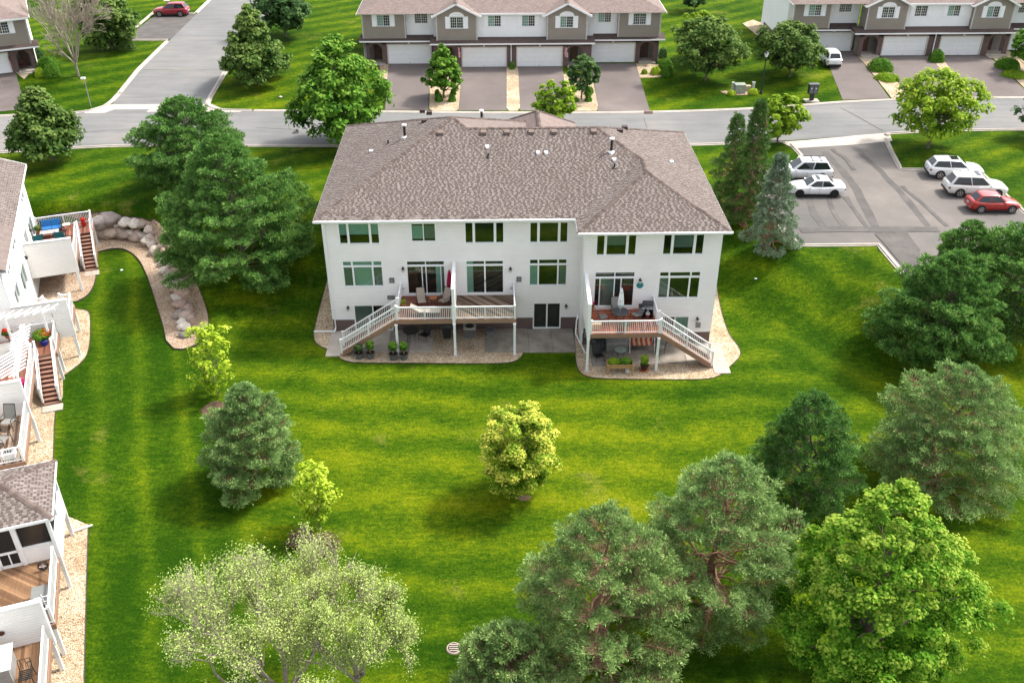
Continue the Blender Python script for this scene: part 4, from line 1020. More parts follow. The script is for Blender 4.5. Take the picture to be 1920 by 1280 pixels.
flight(dA, (2.3, 3.26, LZ), (5.0, 3.26, .15), 1.05, (0, 1), nsteps=10)
for a, b_2 in ((5.1, 3.3), (5.5, 3.3), (5.1, 3.85), (5.5, 3.85)):
    pbox('stepping_stone', dA, concrete, a, b_2, .02, a+.37, b_2+.5, .12)
# deck B (north of wall B)
dB = LDeck('small deck with short stair between the two siding screens of the left row')
lrim(dB, 14.2, 17.6, 3.2); planks(dB, 14.2, .02, 17.6, 3.2, LZ, wood_redbrown, 'x')
TW = Matrix(((0, 1, 0, 17.6), (1, 0, 0, 0), (0, 0, 1, 0), (0, 0, 0, 1)))
privacy(dB, TW, 0, LZ-.45, 3.28, 4.45, 4.5)
railing(dB, (14.3, .1, LZ), (14.3, 1.3, LZ)); railing(dB, (14.3, 2.6, LZ), (14.3, 3.12, LZ)); railing(dB, (14.3, 3.14, LZ), (17.5, 3.14, LZ), posts=(0, 0))
flight(dB, (14.2, 1.35, LZ), (11.8, 1.35, .2), 1.15, (0, 1), nsteps=10); lpost(dB, 14.3, 3.1); lpost(dB, 17.67, 3.2)
privm = M('lattice_dark', (.06, .06, .06), .7)
for k in range(10): pbox('screen_slot', dB, privm, 17.745, 2.22, 2.0+k*.2, 17.765, 2.30, 2.1+k*.2)
# deck B2 with pergola
dP = LDeck('deck under a white slatted pergola with grey covered table and red flowers, left edge')
lrim(dP, 17.8, 20.3, 2.3); part('rim_board', dP, deck_brown, lambda b: (b.box(20.3, 1.0, LZ-.32, 26.6, 1.04, LZ), b.box(17.8, -2, LZ-.3, 17.84, 2, LZ-.05)))
planks(dP, 17.8, -2.0, 26.6, 1.0, LZ, wood_redbrown, 'x', .2); planks(dP, 17.8, 1.02, 20.3, 2.3, LZ, wood_redbrown, 'x')
railing(dP, (17.9, .0, LZ), (17.9, 2.2, LZ), posts=(0, 1)); railing(dP, (17.9, 2.26, LZ), (20.2, 2.26, LZ), posts=(0, 0)); railing(dP, (20.4, .98, LZ), (26.55, .98, LZ), posts=(1, 0))
flight(dP, (20.3, 1.12, LZ), (23.1, 1.12, .12), 1.1, (0, 1), nsteps=11)
pbox('landing_pad', dP, concrete, 23.2, 1.1, .02, 23.9, 2.3, .1)
lpost(dP, 20.2, 2.2); lpost(dP, 19.3, 2.25); lpost(dP, 22.0, .95)
PG = thing('pergola', 'white slatted pergola over the left-edge deck', 'pergola', (LO[0], LO[1], 0), LA)
pz = 4.35
part('beam', PG, white_vinyl, lambda b: b.box(18.75, -2.4, pz, 18.87, 2.7, pz+.2)); part('beam', PG, white_vinyl, lambda b: b.box(20.2, .72, pz-.02, 26.3, .8, pz+.18)); part('beam', PG, white_vinyl, lambda b: b.box(20.2, .90, pz-.02, 26.3, .98, pz+.18))
for s, t in ((18.8, 1.9), (18.8, -.3), (25.8, .85), (20.6, .85)):
    part('post', PG, white_vinyl, lambda b: b.box(s-.07, t-.07, LZ, s+.07, t+.07, pz))
for k in range(8): part('slat', PG, white_vinyl, lambda b: b.bar((19.3, -1.75+k*.53, pz+.24), (18.35, -.8+k*.53, pz+.24), .04, .09))
for k in range(13):
    s_ = 20.55+.42*k; ln = 1.0 if k < 5 else min(3.2, 26.4-s_)
    part('slat', PG, white_vinyl, lambda b: b.bar((s_+ln, 1.38-ln*1.02, pz+.24), (s_, 1.38, pz+.24), .04, .09))
# deck C
dC = LDeck('brown deck with dark patio chairs and a railing corner above the porch roof, left edge')
TW = Matrix(((0, 1, 0, 26.7), (1, 0, 0, 0), (0, 0, 1, 0), (0, 0, 0, 1)))
privacy(dC, TW, -2.0, LZ-.45, 1.1, 4.45, 4.5)
lrim(dC, 26.9, 31.5, 1.1, t0=-2); planks(dC, 26.9, -2, 31.5, 1.1, LZ, wood_weather, 'x')
railing(dC, (26.95, 1.05, LZ), (31.4, 1.05, LZ), posts=(0, 1)); railing(dC, (31.4, -2, LZ), (31.4, 1.0, LZ), posts=(0, 0)); lpost(dC, 26.8, 1.1); lpost(dC, 31.3, 1.0)
# screened porch + deck D
PS0, PS1, PT1 = 36.0, 39.9, 3.2
pw_ = lw(PS0-.3, PT1+.3); pez = zfor(pw_[0], pw_[1], 862)
print('porch eave z', pez)
PR = thing('screened_porch', 'screened porch with brown hip roof and white walls, lower left edge', 'porch', (LO[0], LO[1], 0), LA)
kw_ = LZ+1.0; tp = pez-.15
lapwall('porch_wall', PR, siding_white, (PS0, PT1, 0), (1, 0), (0, 1), PS1-PS0, LZ-.45, kw_)
lapwall('porch_wall', PR, siding_grey, (PS1, PT1, 0), (0, -1), (1, 0), 6, LZ-.1, kw_, [(1.55, 0, 2.6, 9)])
lapwall('porch_wall', PR, siding_white, (PS0, PT1, 0), (0, -1), (-1, 0), 6, LZ-.45, kw_)
scr = nmat('porch_screen')
tr = nd(scr[1], 'ShaderNodeBsdfTransparent'); df = nd(scr[1], 'ShaderNodeBsdfDiffuse'); df.inputs[0].default_value = (.03, .032, .033, 1); mx = nd(scr[1], 'ShaderNodeMixShader'); mx.inputs[0].default_value = .72
scr[1].links.new(tr.outputs[0], mx.inputs[1]); scr[1].links.new(df.outputs[0], mx.inputs[2]); scr[1].links.new(mx.outputs[0], scr[2].inputs[0]); scr = scr[0]
part('porch_floor', PR, wood_tan, lambda b: b.box(PS0+.02, -2.8, LZ-.1, PS1-.02, PT1-.05, LZ))
def scrs(s0, t0, s1, t1):
    part('screen_panel', PR, scr, lambda b: b.add([(s0, t0, kw_), (s1, t1, kw_), (s1, t1, tp), (s0, t0, tp)], [(0, 1, 2, 3)]))
scrs(PS0+.05, PT1-.04, PS1-.05, PT1-.04); scrs(PS1-.04, PT1, PS1-.04, PT1-1.5); scrs(PS1-.04, PT1-2.65, PS1-.04, -2.8); scrs(PS0+.04, PT1, PS0+.04, -2.8)
for s, t in ((PS0, PT1), (PS1, PT1), ((PS0+PS1)/2, PT1), (PS1, PT1-1.5), (PS1, PT1-2.65), (PS1, PT1-4.2), (PS0, PT1-2.)):
    part('post', PR, white_vinyl, lambda b: b.box(s-.08, t-.08, -.1 if t == PT1 and s != (PS0+PS1)/2 else LZ-.2, s+.08, t+.08, tp+.05))
part('rail_cap', PR, white_vinyl, lambda b: (b.box(PS0, PT1-.06, kw_-.04, PS1, PT1+.05, kw_+.04), b.box(PS1-.05, -2.8, kw_-.04, PS1+.06, PT1-2.65, kw_+.04), b.box(PS1-.05, PT1-1.5, kw_-.04, PS1+.06, PT1, kw_+.04), b.box(PS0, PT1-.07, tp-.12, PS1, PT1+.03, tp+.04), b.box(PS1-.07, -2.8, tp-.12, PS1+.03, PT1, tp+.04)))
def sdoor(b):
    t0, t1 = PT1-1.55, PT1-2.6; s = PS1
    b.box(s-.02, t1, LZ, s+.04, t1+.12, tp-.1); b.box(s-.02, t0-.12, LZ, s+.04, t0, tp-.1)
    b.box(s-.02, t1, LZ, s+.04, t0, LZ+.16); b.box(s-.02, t1, LZ+.85, s+.04, t0, LZ+.98); b.box(s-.02, t1, tp-.26, s+.04, t0, tp-.1); b.box(s-.015, (t0+t1)/2-.03, LZ+.1, s+.035, (t0+t1)/2+.03, LZ+.9)
scd = part('screen_door', PR, white_vinyl, sdoor); part('door_screen', scd, scr, lambda b: b.add([(PS1, PT1-2.6, LZ+.1), (PS1, PT1-1.55, LZ+.1), (PS1, PT1-1.55, tp-.15), (PS1, PT1-2.6, tp-.15)], [(0, 1, 2, 3)]))
e0, e1, et = PS0-.3, PS1+.3, PT1+.3; hw = (e1-e0)/2; ap_z = pez+.426*hw; at_ = et-hw
rb = MB(); rb.add([(e0, et, pez), (e1, et, pez), ((e0+e1)/2, at_, ap_z), (e0, -3.5, pez), (e1, -3.5, pez), ((e0+e1)/2, -3.5, ap_z)], [(0, 1, 2), (1, 4, 5, 2), (3, 0, 2, 5)])
pr_ = rb.build('roof', shingle_base, PR); pp = math.atan(.426); cc_ = math.cos(pp)
shingles(pr_, (e0, et, pez), (1, 0), (0, -1), pp, [(0, 0), (2*hw, 0), (hw, hw/cc_)])
shingles(pr_, (e1, et, pez), (0, -1), (-1, 0), pp, [(0, 0), (et+3.5, 0), (et+3.5, hw/cc_), (hw, hw/cc_)])
shingles(pr_, (e0, et, pez), (0, -1), (1, 0), pp, [(0, 0), (et+3.5, 0), (et+3.5, hw/cc_), (hw, hw/cc_)])
mid_ = ((e0+e1)/2, at_, ap_z)
for a in ((e0, et, pez), (e1, et, pez), ((e0+e1)/2, -3.5, ap_z)): caps(pr_, mid_, a)
part('fascia', pr_, white_trim, lambda b: (b.bar((e0, et+.02, pez-.08), (e1, et+.02, pez-.08), .05, .16), b.bar((e1+.02, et, pez-.08), (e1+.02, -3.5, pez-.08), .05, .16), b.bar((e0-.02, et, pez-.08), (e0-.02, -3.5, pez-.08), .05, .16)))
part('downspout', PR, white_trim, lambda b: (b.bar((PS0-.1, PT1-.1, 1.7), (PS0-.1, PT1-.1, .2), .08), b.bar((PS0-.1, PT1-.1, .16), (PS0-.35, PT1+1.0, .1), .09, .08)))
dD = LDeck('weathered plank deck in front of the screened porch, lower left edge')
lrim(dD, 39.95, 44.3, 3.15, t0=-2.8); planks_diag(dD, 39.95, -2.8, 44.3, 3.15, LZ, wood_tan, sgn=-1)
railing(dD, (40.3, 3.1, LZ), (44.2, 3.1, LZ)); railing(dD, (44.25, 3.1, LZ), (44.25, 2.0, LZ), posts=(0, 0)); lpost(dD, 44.2, 3.05)
TW = Matrix(((0, 1, 0, 45.0), (1, 0, 0, 0), (0, 0, 1, 0), (0, 0, 0, 1)))
dE = LDeck('orange-brown deck with a white tabletop behind the siding screen, bottom left corner')
privacy(dE, TW, -3, LZ-.45, 3.1, 4.4, 4.4)
lrim(dE, 45.2, 52, 3.0, t0=-3); planks(dE, 45.2, 1.4, 52, 3.0, LZ, wood_tan, 'x'); planks(dE, 45.2, -3, 52, 1.4, LZ, wood_tan, 'x')
railing(dE, (45.25, 2.95, LZ), (51.9, 2.95, LZ), posts=(0, 1)); lpost(dE, 45.1, 3.0); lpost(dE, 49.5, 2.95)

# ================================================================== houses across the street
def frontwin(parent, T, xc, z0, z1, arch=False, wall=None):
    window(parent, T, xc-.76, z0, xc+.76, z1, (1, 1), casing=.07, mull=.05, depthroom=.5, grid=(3, 4), blinds=[(0, 0, 1, .0, 1, curtain_green)] if rng.random() < .6 else [])
    for sx in (-1, 1):
        x = xc+sx*1.02
        def sh(b):
            b.T = T; b.box(x-.25, 0, z0-.02, x+.25, .05, z1+.02)
            for k in range(12): zz = z0+.05+(z1-z0-.15)*k/12; b.add([(x-.2, .05, zz), (x+.2, .05, zz), (x+.2, .075, zz+.01), (x-.2, .075, zz+.01), (x+.2, .05, zz+.09), (x-.2, .05, zz+.09)], [(0, 1, 2, 3), (3, 2, 4, 5)])
        part('shutter', parent, white_trim, sh)
    if arch:
        def ar(b):
            b.T = T; n = 12; pts = [(xc+.84*math.cos(math.pi*k/n), z1+.02+.5*math.sin(math.pi*k/n)) for k in range(n+1)]
            b.add([(x, .06, z) for x, z in pts]+[(x, .0, z) for x, z in pts], [tuple(range(n+1))]+[(i, i+1, n+2+i, n+1+i) for i in range(n)])
        part('arch_panel', parent, white_trim, ar)
def garage(parent, T, x0, x1, z0, z1):
    b = MB(T); n = 4; hh = (z1-z0)/n
    for k in range(n): b.box(x0, -.06, z0+k*hh+.008, x1, -.03, z0+(k+1)*hh-.008)
    b.box(x0, -.09, z0, x1, -.06, z1); g = b.build('garage_door', white_trim, parent)
    c = MB(T); c.box(x0-.12, -.08, z0, x0, .045, z1+.12); c.box(x1, -.08, z0, x1+.12, .045, z1+.12); c.box(x0, -.08, z1, x1, .043, z1+.12); c.build('door_frame', M('tan_trim', (.55, .50, .44), .6), g)
    part('handle', g, black_plastic, lambda q: (setattr(q, 'T', T), q.box((x0+x1)/2-.06, -.03, z0+.1, (x0+x1)/2+.06, -.01, z0+.14)))
def rowhouse(label, rz, org, uppers, lowers, skirts, garages, wins, depth_, ZB, ex=(-3.0, 31.4), porch=(), extra=None):
    """front row: local x along the facade, local -y towards the street"""
    h = thing('townhouse', label, 'building', org, rz)
    z2, z3 = ZB+3.0, ZB+5.8
    def F(y): return frameM((0, y, 0), (1, 0), (0, -1))
    for (x0, x1, y, kind) in uppers:
        mt = siding_taupe if kind != 'white' else siding_white
        ow = [(q[0]-.72-x0, ZB+4.28+q[3]+.04, q[0]+.72-x0, ZB+5.51) for q in wins if q[1] == y and x0 < q[0] < x1]
        wl = lapwall('upper_wall', h, mt, (x0, y, 0), (1, 0), (0, -1), x1-x0, z2-.35, z3+(.02 if kind != 'gable' else 0), ow, lap=.13)
        for xs, d in ((x0, -1), (x1, 1)): lapwall('return_wall', h, mt if kind != 'white' else siding_white, (xs, y, 0), (0, 1), (d, 0), 2.0, z2-.35, z3, lap=.13)
        part('corner_trim', h, white_trim, lambda b: (b.box(x0-.02, y-.03, z2-.3, x0+.12, y+.05, z3), b.box(x1-.12, y-.03, z2-.3, x1+.02, y+.05, z3)))
        if kind == 'gable':
            w2 = (x1-x0)/2; rise = 1.15; xc = (x0+x1)/2
            lapwall('gable_wall', h, mt, (x0, y, 0), (1, 0), (0, -1), x1-x0, z3, z3+rise, lap=.13, top=lambda zz: (w2*(zz-z3)/rise, 2*w2-w2*(zz-z3)/rise))
            e = .45; sl = rise/w2
            b = MB(); za = z3+rise+.12; ze_ = za-sl*(w2+e)
            for s in (-1, 1):
                xe = xc+s*(w2+e); b.add([(xc, y-e, za), (xe, y-e, ze_), (xe, y+6, ze_), (xc, y+6, za)], [(0, 1, 2, 3)])
            gr = b.build('gable_roof', roof_far, h)
            part('rake_board', gr, white_trim, lambda q: [q.bar((xc, y-e-.02, za-.09), (xc+s*(w2+e), y-e-.02, ze_-.09), .05, .2) for s in (-1, 1)])
            part('gable_soffit', gr, white_trim, lambda q: [q.add([(xc, y-e, za-.19), (xc+s*(w2+e), y-e, ze_-.19), (xc+s*(w2+e), y, ze_-.19), (xc, y, za-.19)], [(0, 1, 2, 3)]) for s in (-1, 1)])
            part('gutter', gr, white_trim, lambda q: [q.bar((xc+s*(w2+e), y-e, ze_-.08), (xc+s*(w2+e), y+1.2, ze_-.08), .08, .14) for s in (-1, 1)])
            caps(gr, (xc, y+2.5, za), (xc, y-e, za), s=1.3, step=.35)
        elif kind == 'taupe':
            part('fascia', h, white_trim, lambda b: b.box(x0-.45, y-.5, z3-.12, x1+.3, y-.44, z3+.06))
            part('hip_roof', h, roof_far, lambda b: b.add([(x0-.45, y-.5, z3+.04), (x1+.3, y-.5, z3+.04), ((x0+x1)/2, y+2.2, z3+1.2), ((x0+x1)/2, y+6, z3+1.2), (x0-.45, y+6, z3+.04), (x1+.3, y+6, z3+.04)], [(0, 1, 2), (0, 2, 3, 4), (1, 5, 3, 2)]))
            part('soffit', h, white_trim, lambda b: b.box(x0-.44, y-.44, z3-.1, x1+.3, y, z3-.06))
        else:
            part('fascia', h, white_trim, lambda b: (b.box(x0, y-.45, z3-.12, x1, y-.39, z3+.05), b.box(x0, y-.39, z3-.1, x1, y, z3-.07)))
    ymain = max(u[2] for u in uppers)
    x0, x1 = ex; yb_ = ymain+depth_; yf = min(u[2] for u in uppers if u[3] != 'gable')-.4; d2 = (yb_-yf)/2; zt = z3+.42*d2
    part('main_roof', h, roof_far, lambda b: b.add([(x0-.45, yf, z3+.03), (x1+.45, yf, z3+.03), (x1+.45-d2, yf+d2, zt), (x0-.45+d2, yf+d2, zt), (x0-.45, yb_, z3), (x1+.45, yb_, z3)], [(0, 1, 2, 3), (1, 5, 2), (0, 3, 4), (3, 2, 5, 4)]))
    for xs, d in ((x0, -1), (x1, 1)): lapwall('end_wall', h, siding_white, (xs, yf+.9, 0), (0, 1), (d, 0), yb_-yf-1.4, ZB-.8, z3, [(1.1+.0, 4.95, 3.1, 5.95)] if xs == 46.9 else [], lap=.13)
    part('end_fascia', h, white_trim, lambda b: [b.box(xx-.03, yf, z3-.12, xx+.03, yb_, z3+.03) for xx in (x0-.45, x1+.45)])
    for (x0, x1, y) in lowers:
        T = F(y); ops = [(g[0]-x0, 0, g[1]-x0, 9) for g in garages if x0 <= g[0] < x1]+[(p[0]-x0, 0, p[1]-x0, 9) for p in porch if x0 <= p[0] < x1]
        brickwall('brick_wall', h, (x0, y, 0), (1, 0), (0, -1), x1-x0, ZB-.6, ZB+2.75, ops)
        part('header', h, brick, lambda b: b.box(x0, y-.025, ZB+2.24, x1, y+.1, ZB+2.76))
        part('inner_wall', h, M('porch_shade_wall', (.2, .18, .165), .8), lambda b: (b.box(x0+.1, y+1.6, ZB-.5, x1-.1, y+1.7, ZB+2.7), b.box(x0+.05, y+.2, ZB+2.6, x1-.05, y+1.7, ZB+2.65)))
        for g in garages:
            if x0 <= g[0] < x1:
                garage(h, T, g[0], g[1], ZB, ZB+2.15)
                part('eave_light', h, M('tan_trim', (.55, .50, .44)), lambda b: b.box((g[0]+g[1])/2-.1, y-.5, ZB+2.35, (g[0]+g[1])/2+.1, y-.2, ZB+2.5))
        for p in porch:
            if x0 <= p[0] < x1:
                part('front_door', h, M('door_brown', (.09, .05, .035), .5), lambda b: b.box(p[0]+.3, y+1.52, ZB, p[0]+1.2, y+1.6, ZB+2.05))
                part('porch_slab', h, concrete, lambda b: (b.box(p[0]-.1, y-.6, ZB-.3, p[1]+.3, y+1.6, ZB+.12), b.box(p[0], y-1.1, ZB-.4, p[1]-.2, y-.6, ZB-.02)))
                part('arch', h, brick, lambda b: (b.add([(p[0], y-.02, ZB+1.75), (p[0], y-.02, ZB+2.3), (p[0]+.5, y-.02, ZB+2.3)], [(0, 1, 2)]), b.add([(p[1], y-.02, ZB+1.75), (p[1], y-.02, ZB+2.3), (p[1]-.5, y-.02, ZB+2.3)], [(0, 1, 2)])))
    for (x0, x1, yfr, yback) in skirts:
        sk = part('skirt_roof', h, roof_skirt, lambda b: b.add([(x0, yfr, ZB+2.78), (x1, yfr, ZB+2.78), (x1, yback, ZB+3.2), (x0, yback, ZB+3.2), (x0, yback, ZB+2.78), (x1, yback, ZB+2.78)], [(0, 1, 2, 3), (0, 3, 4), (1, 5, 2)]))
        part('gutter', sk, white_trim, lambda b: (b.box(x0, yfr-.07, ZB+2.64, x1, yfr, ZB+2.78), b.box(x0, yfr, ZB+2.64, x1, yback-.1, ZB+2.67)))
    for (xc, y, arch, dz) in wins: frontwin(h, F(y), xc, ZB+4.28+dz, ZB+5.55+dz*0, arch)
    return h
ZB = 3.72
cb = rowhouse('four-unit taupe and white townhouse block with four white garage doors, top centre', 0, (0, 0, 0),
    [(-2.6, 2.25, 52.3, 'taupe'), (2.25, 5.75, 52.9, 'white'), (5.75, 10.3, 51.2, 'gable'), (10.3, 18.1, 51.8, 'white'), (18.1, 22.6, 51.2, 'gable'), (22.6, 26.2, 52.9, 'white'), (26.2, 31.0, 52.3, 'taupe')],
    [(-2.4, 5.4, 52.5), (5.4, 23.2, 51.1), (23.2, 30.9, 52.5)],
    [(-3.0, 5.3, 51.8, 53.0), (5.0, 23.5, 50.5, 51.9), (23.5, 31.6, 51.8, 53.0)],
    [(.1, 4.95), (8.6, 13.5), (14.8, 19.85), (23.2, 28.25)],
    [(-.2, 52.3, 0, 0), (4.0, 52.9, 0, .1), (8.05, 51.2, 1, 0), (12.25, 51.8, 0, 0), (16.05, 51.8, 0, 0), (20.3, 51.2, 1, 0), (24.7, 52.9, 0, .1), (28.6, 52.3, 0, 0)], 12.5, ZB, ex=(-2.6, 31.0), porch=[(28.9, 30.4), (20.6, 22.2), (-2.0, -.6), (6.2, 7.8)])
part('downspout', cb, white_trim, lambda b: (b.box(14.05, 50.95, ZB, 14.15, 51.05, ZB+2.7)))
RB = rowhouse('taupe and white townhouse block with arched gable windows, top right corner', 0, (0, 0, 0),
    [(46.9, 51.3, 55.5, 'taupe'), (51.3, 55.0, 56.6, 'white'), (55.1, 59.75, 54.3, 'gable'), (59.75, 67.4, 54.9, 'white'), (67.4, 72.0, 54.3, 'gable'), (72.0, 76, 56.2, 'white'), (76, 81, 55.6, 'taupe')],
    [(47.0, 54.7, 56.2), (54.7, 72.3, 54.2), (72.3, 81, 56.2)],
    [(47.5, 54.8, 55.2, 56.7), (53.8, 72.5, 53.5, 55.0), (72.5, 82, 55.2, 56.3)],
    [(49.7, 54.55), (57.6, 62.65), (64.3, 69.1), (73.5, 78)],
    [(49.35, 55.5, 0, 0), (53.25, 56.6, 0, .1), (57.45, 54.3, 1, 0), (61.5, 54.9, 0, 0), (65.3, 54.9, 0, 0), (69.6, 54.3, 1, 0), (74.2, 56.2, 0, 0)], 12.5, 3.78, ex=(46.9, 81.0), porch=[(55.2, 56.9), (70.0, 71.8)])
part('downspout', RB, white_trim, lambda b: b.box(63.45, 54.0, ZB, 63.55, 54.1, ZB+2.7))
T43 = frameM((46.9, 55.98, 0), (0, 1), (-1, 0)); window(RB, T43, 1.0, 4.9, 3.2, 6.0, (1, 1), depthroom=.5)
part('brick_base', RB, brick, lambda b: b.box(46.78, 56.3, 2.6, 46.9, 67, 4.5))
TLH = rowhouse('taupe townhouse corner with white shutter and porch, top left corner', R_(24), (-39.3, 51.1, 0),
    [(-5.0, 0, 0, 'taupe'), (-9, -5, .5, 'white'), (-14, -9, -.8, 'gable')],
    [(-14, -.1, .3)], [(-14.4, .7, -.7, .6)], [(-7.6, -2.75)], [(-2.55, 0, 0, 0), (-7, .5, 0, 0)], 12.5, 3.72, ex=(-14, 0), porch=[(-1.9, -.5)])
# ================================================================== trees
def unit(v): return v/(np.linalg.norm(v, axis=-1, keepdims=True)+1e-9)
def rdir(n): return unit(rng.normal(size=(n, 3)))
def quads_from(C, N, S, asp=.55, dirv=None):
    n = len(C); t = rdir(n) if dirv is None else dirv
    if dirv is None: t = unit(t-N*np.sum(t*N, 1)[:, None])
    else: N = unit(np.cross(t, rdir(n)))
    b = np.cross(N, t); S = np.asarray(S)[:, None]
    if dirv is None: V = np.stack([C+t*S, C+b*S*asp, C-t*S, C-b*S*asp], 1)
    else: V = np.stack([C-t*S*.15, C+t*S*.45+b*S*asp, C+t*S, C+t*S*.45-b*S*asp], 1)
    return V.reshape(-1, 3), np.arange(4*n).reshape(-1, 4)
def segmesh(name, P0, P1, R0, R1, mat, parent, sides=4):
    P0 = np.array(P0, float); P1 = np.array(P1, float); R0 = np.array(R0)[:, None]; R1 = np.array(R1)[:, None]; n = len(P0)
    d = unit(P1-P0); ref = np.where(np.abs(d[:, 2:3]) < .9, np.array([[0, 0, 1.]]), np.array([[1., 0, 0]]))
    a = unit(np.cross(d, ref)); b = np.cross(d, a); V = []
    for P, Rr in ((P0, R0), (P1, R1)):
        for k in range(sides):
            th = 2*math.pi*k/sides; V.append(P+(a*math.cos(th)+b*math.sin(th))*Rr)
    V = np.stack(V, 1).reshape(-1, 3); Q = []
    base = np.arange(n)*2*sides
    for k in range(sides): k2 = (k+1) % sides; Q.append(np.stack([base+k, base+k2, base+sides+k2, base+sides+k], 1))
    return fastmesh(name, V, np.concatenate(Q), mat, parent, smooth=True)
def curve_segs(p, q, r0, r1, n, sag, L):
    """append a bent limb to the segment lists"""
    p = np.array(p, float); q = np.array(q, float); P = [p+(q-p)*t+np.array([0, 0, sag*4*t*(1-t)]) for t in np.linspace(0, 1, n+1)]
    for i in range(1, n): P[i] = P[i]+rng.normal(0, .03, 3)*np.linalg.norm(q-p)
    for i in range(n): L[0].append(P[i]); L[1].append(P[i+1]); L[2].append(r0+(r1-r0)*i/n); L[3].append(r0+(r1-r0)*(i+1)/n)
    return P
PROF = {
 'round': lambda t: np.sqrt(np.clip(1-(2*t-.96)**2, .02, 1)),
 'ovate': lambda t: np.clip(np.sin(math.pi*np.clip(t, .03, 1)**.62), .0, 1)**.75*1.0,
 'linden': lambda t: np.clip((1-t)**.72*(.72+1.9*np.clip(t, 0, .22))*1.0, .03, 1),
 'cone': lambda t: np.clip((1-t)**.9*1.02+.015, .02, 1)*np.clip(.75+t*3, 0, 1),
 'pine': lambda t: np.clip((1-t**2.1)**.72*(.80+.45*np.clip(t, 0, .4)), .05, 1),
 'vase': lambda t: np.clip(.35+.9*t, 0, 1)*np.sqrt(np.clip(1-np.clip((t-.55)/.46, 0, 1)**2, .05, 1)),
 'column': lambda t: np.clip(np.sin(math.pi*np.clip(t*.92+.06, 0, 1))**.5, .08, 1)}
def broadleaf(label, base, H, Rr, lm, prof='round', crown0=.18, ncl=150, nl=70, ls=.17, bk=None, cat='tree', group=None, clr=(.13, .23), dens=1., lobes=.14, name='tree', flat=.8, trunk_r=None, tipk=1.):
    x, y, z = base; bk = bk or bark
    T = thing(name, label, cat, (x, y, z), rng.uniform(0, 6.28), group)
    hc = H*(1-crown0); z0 = H*crown0; f = PROF[prof]; ph = rng.uniform(0, 6.28, 6)
    t = rng.beta(1.15, 1.15, ncl*3); keep = rng.random(ncl*3) < f(t)*.85+.15; t = t[keep][:ncl]; n = len(t)
    ang = rng.uniform(0, 2*math.pi, n); lob = 1+lobes*np.sin(3*ang+ph[0]+4*t)+lobes*.7*np.sin(5*ang+ph[1]-6*t)+rng.normal(0, lobes*.35, n)
    rad = Rr*f(t)*lob*rng.random(n)**.38*.9
    C = np.stack([rad*np.cos(ang), rad*np.sin(ang), z0+t*hc*.97], 1)
    rc = Rr*rng.uniform(*clr, n)*(.65+.35*f(t))
    # limbs
    L = [[], [], [], []]; tr = trunk_r or max(.06, H*.022)
    lean = rng.normal(0, .02, 2)*H
    curve_segs((0, 0, -.25), (lean[0], lean[1], z0+hc*.72), tr, tr*.25, 6, 0, L)
    for k in rng.choice(n, min(n, 46), replace=False):
        zz = max(.55*z0+.1, min(C[k, 2]-rad[k]*.75, z0+hc*.65)); fr = zz/(z0+hc*.72)
        curve_segs((lean[0]*fr, lean[1]*fr, zz), C[k], tr*(1-fr*.8)*.45, .012, 3, -.03*rad[k], L)
    segmesh('trunk', *L, bk, T, 5)
    tot = int(nl*dens); idx = np.repeat(np.arange(n), tot)
    d = rdir(len(idx)); d[:, 2] = np.abs(d[:, 2])*.9+d[:, 2]*.1*1; flip = rng.random(len(idx)) < .3; d[flip, 2] *= -1
    rr = rng.random(len(idx))**.45
    P = C[idx]+d*(rc[idx]*rr)[:, None]*np.array([1, 1, flat])
    out = unit(P-np.array([0, 0, z0+hc*.4])); N = unit(d*.5+out*.35+np.array([0, 0, .55])+rng.normal(0, .38, (len(idx), 3)))
    V, Q = quads_from(P, N, ls*rng.uniform(.6, 1.2, len(idx)), .62)
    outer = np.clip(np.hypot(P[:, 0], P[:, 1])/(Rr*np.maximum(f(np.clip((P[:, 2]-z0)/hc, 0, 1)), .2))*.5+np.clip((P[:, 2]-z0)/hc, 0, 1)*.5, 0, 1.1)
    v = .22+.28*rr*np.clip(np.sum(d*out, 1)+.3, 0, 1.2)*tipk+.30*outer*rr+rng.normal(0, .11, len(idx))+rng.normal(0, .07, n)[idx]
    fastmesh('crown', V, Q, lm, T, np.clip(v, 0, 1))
    return T
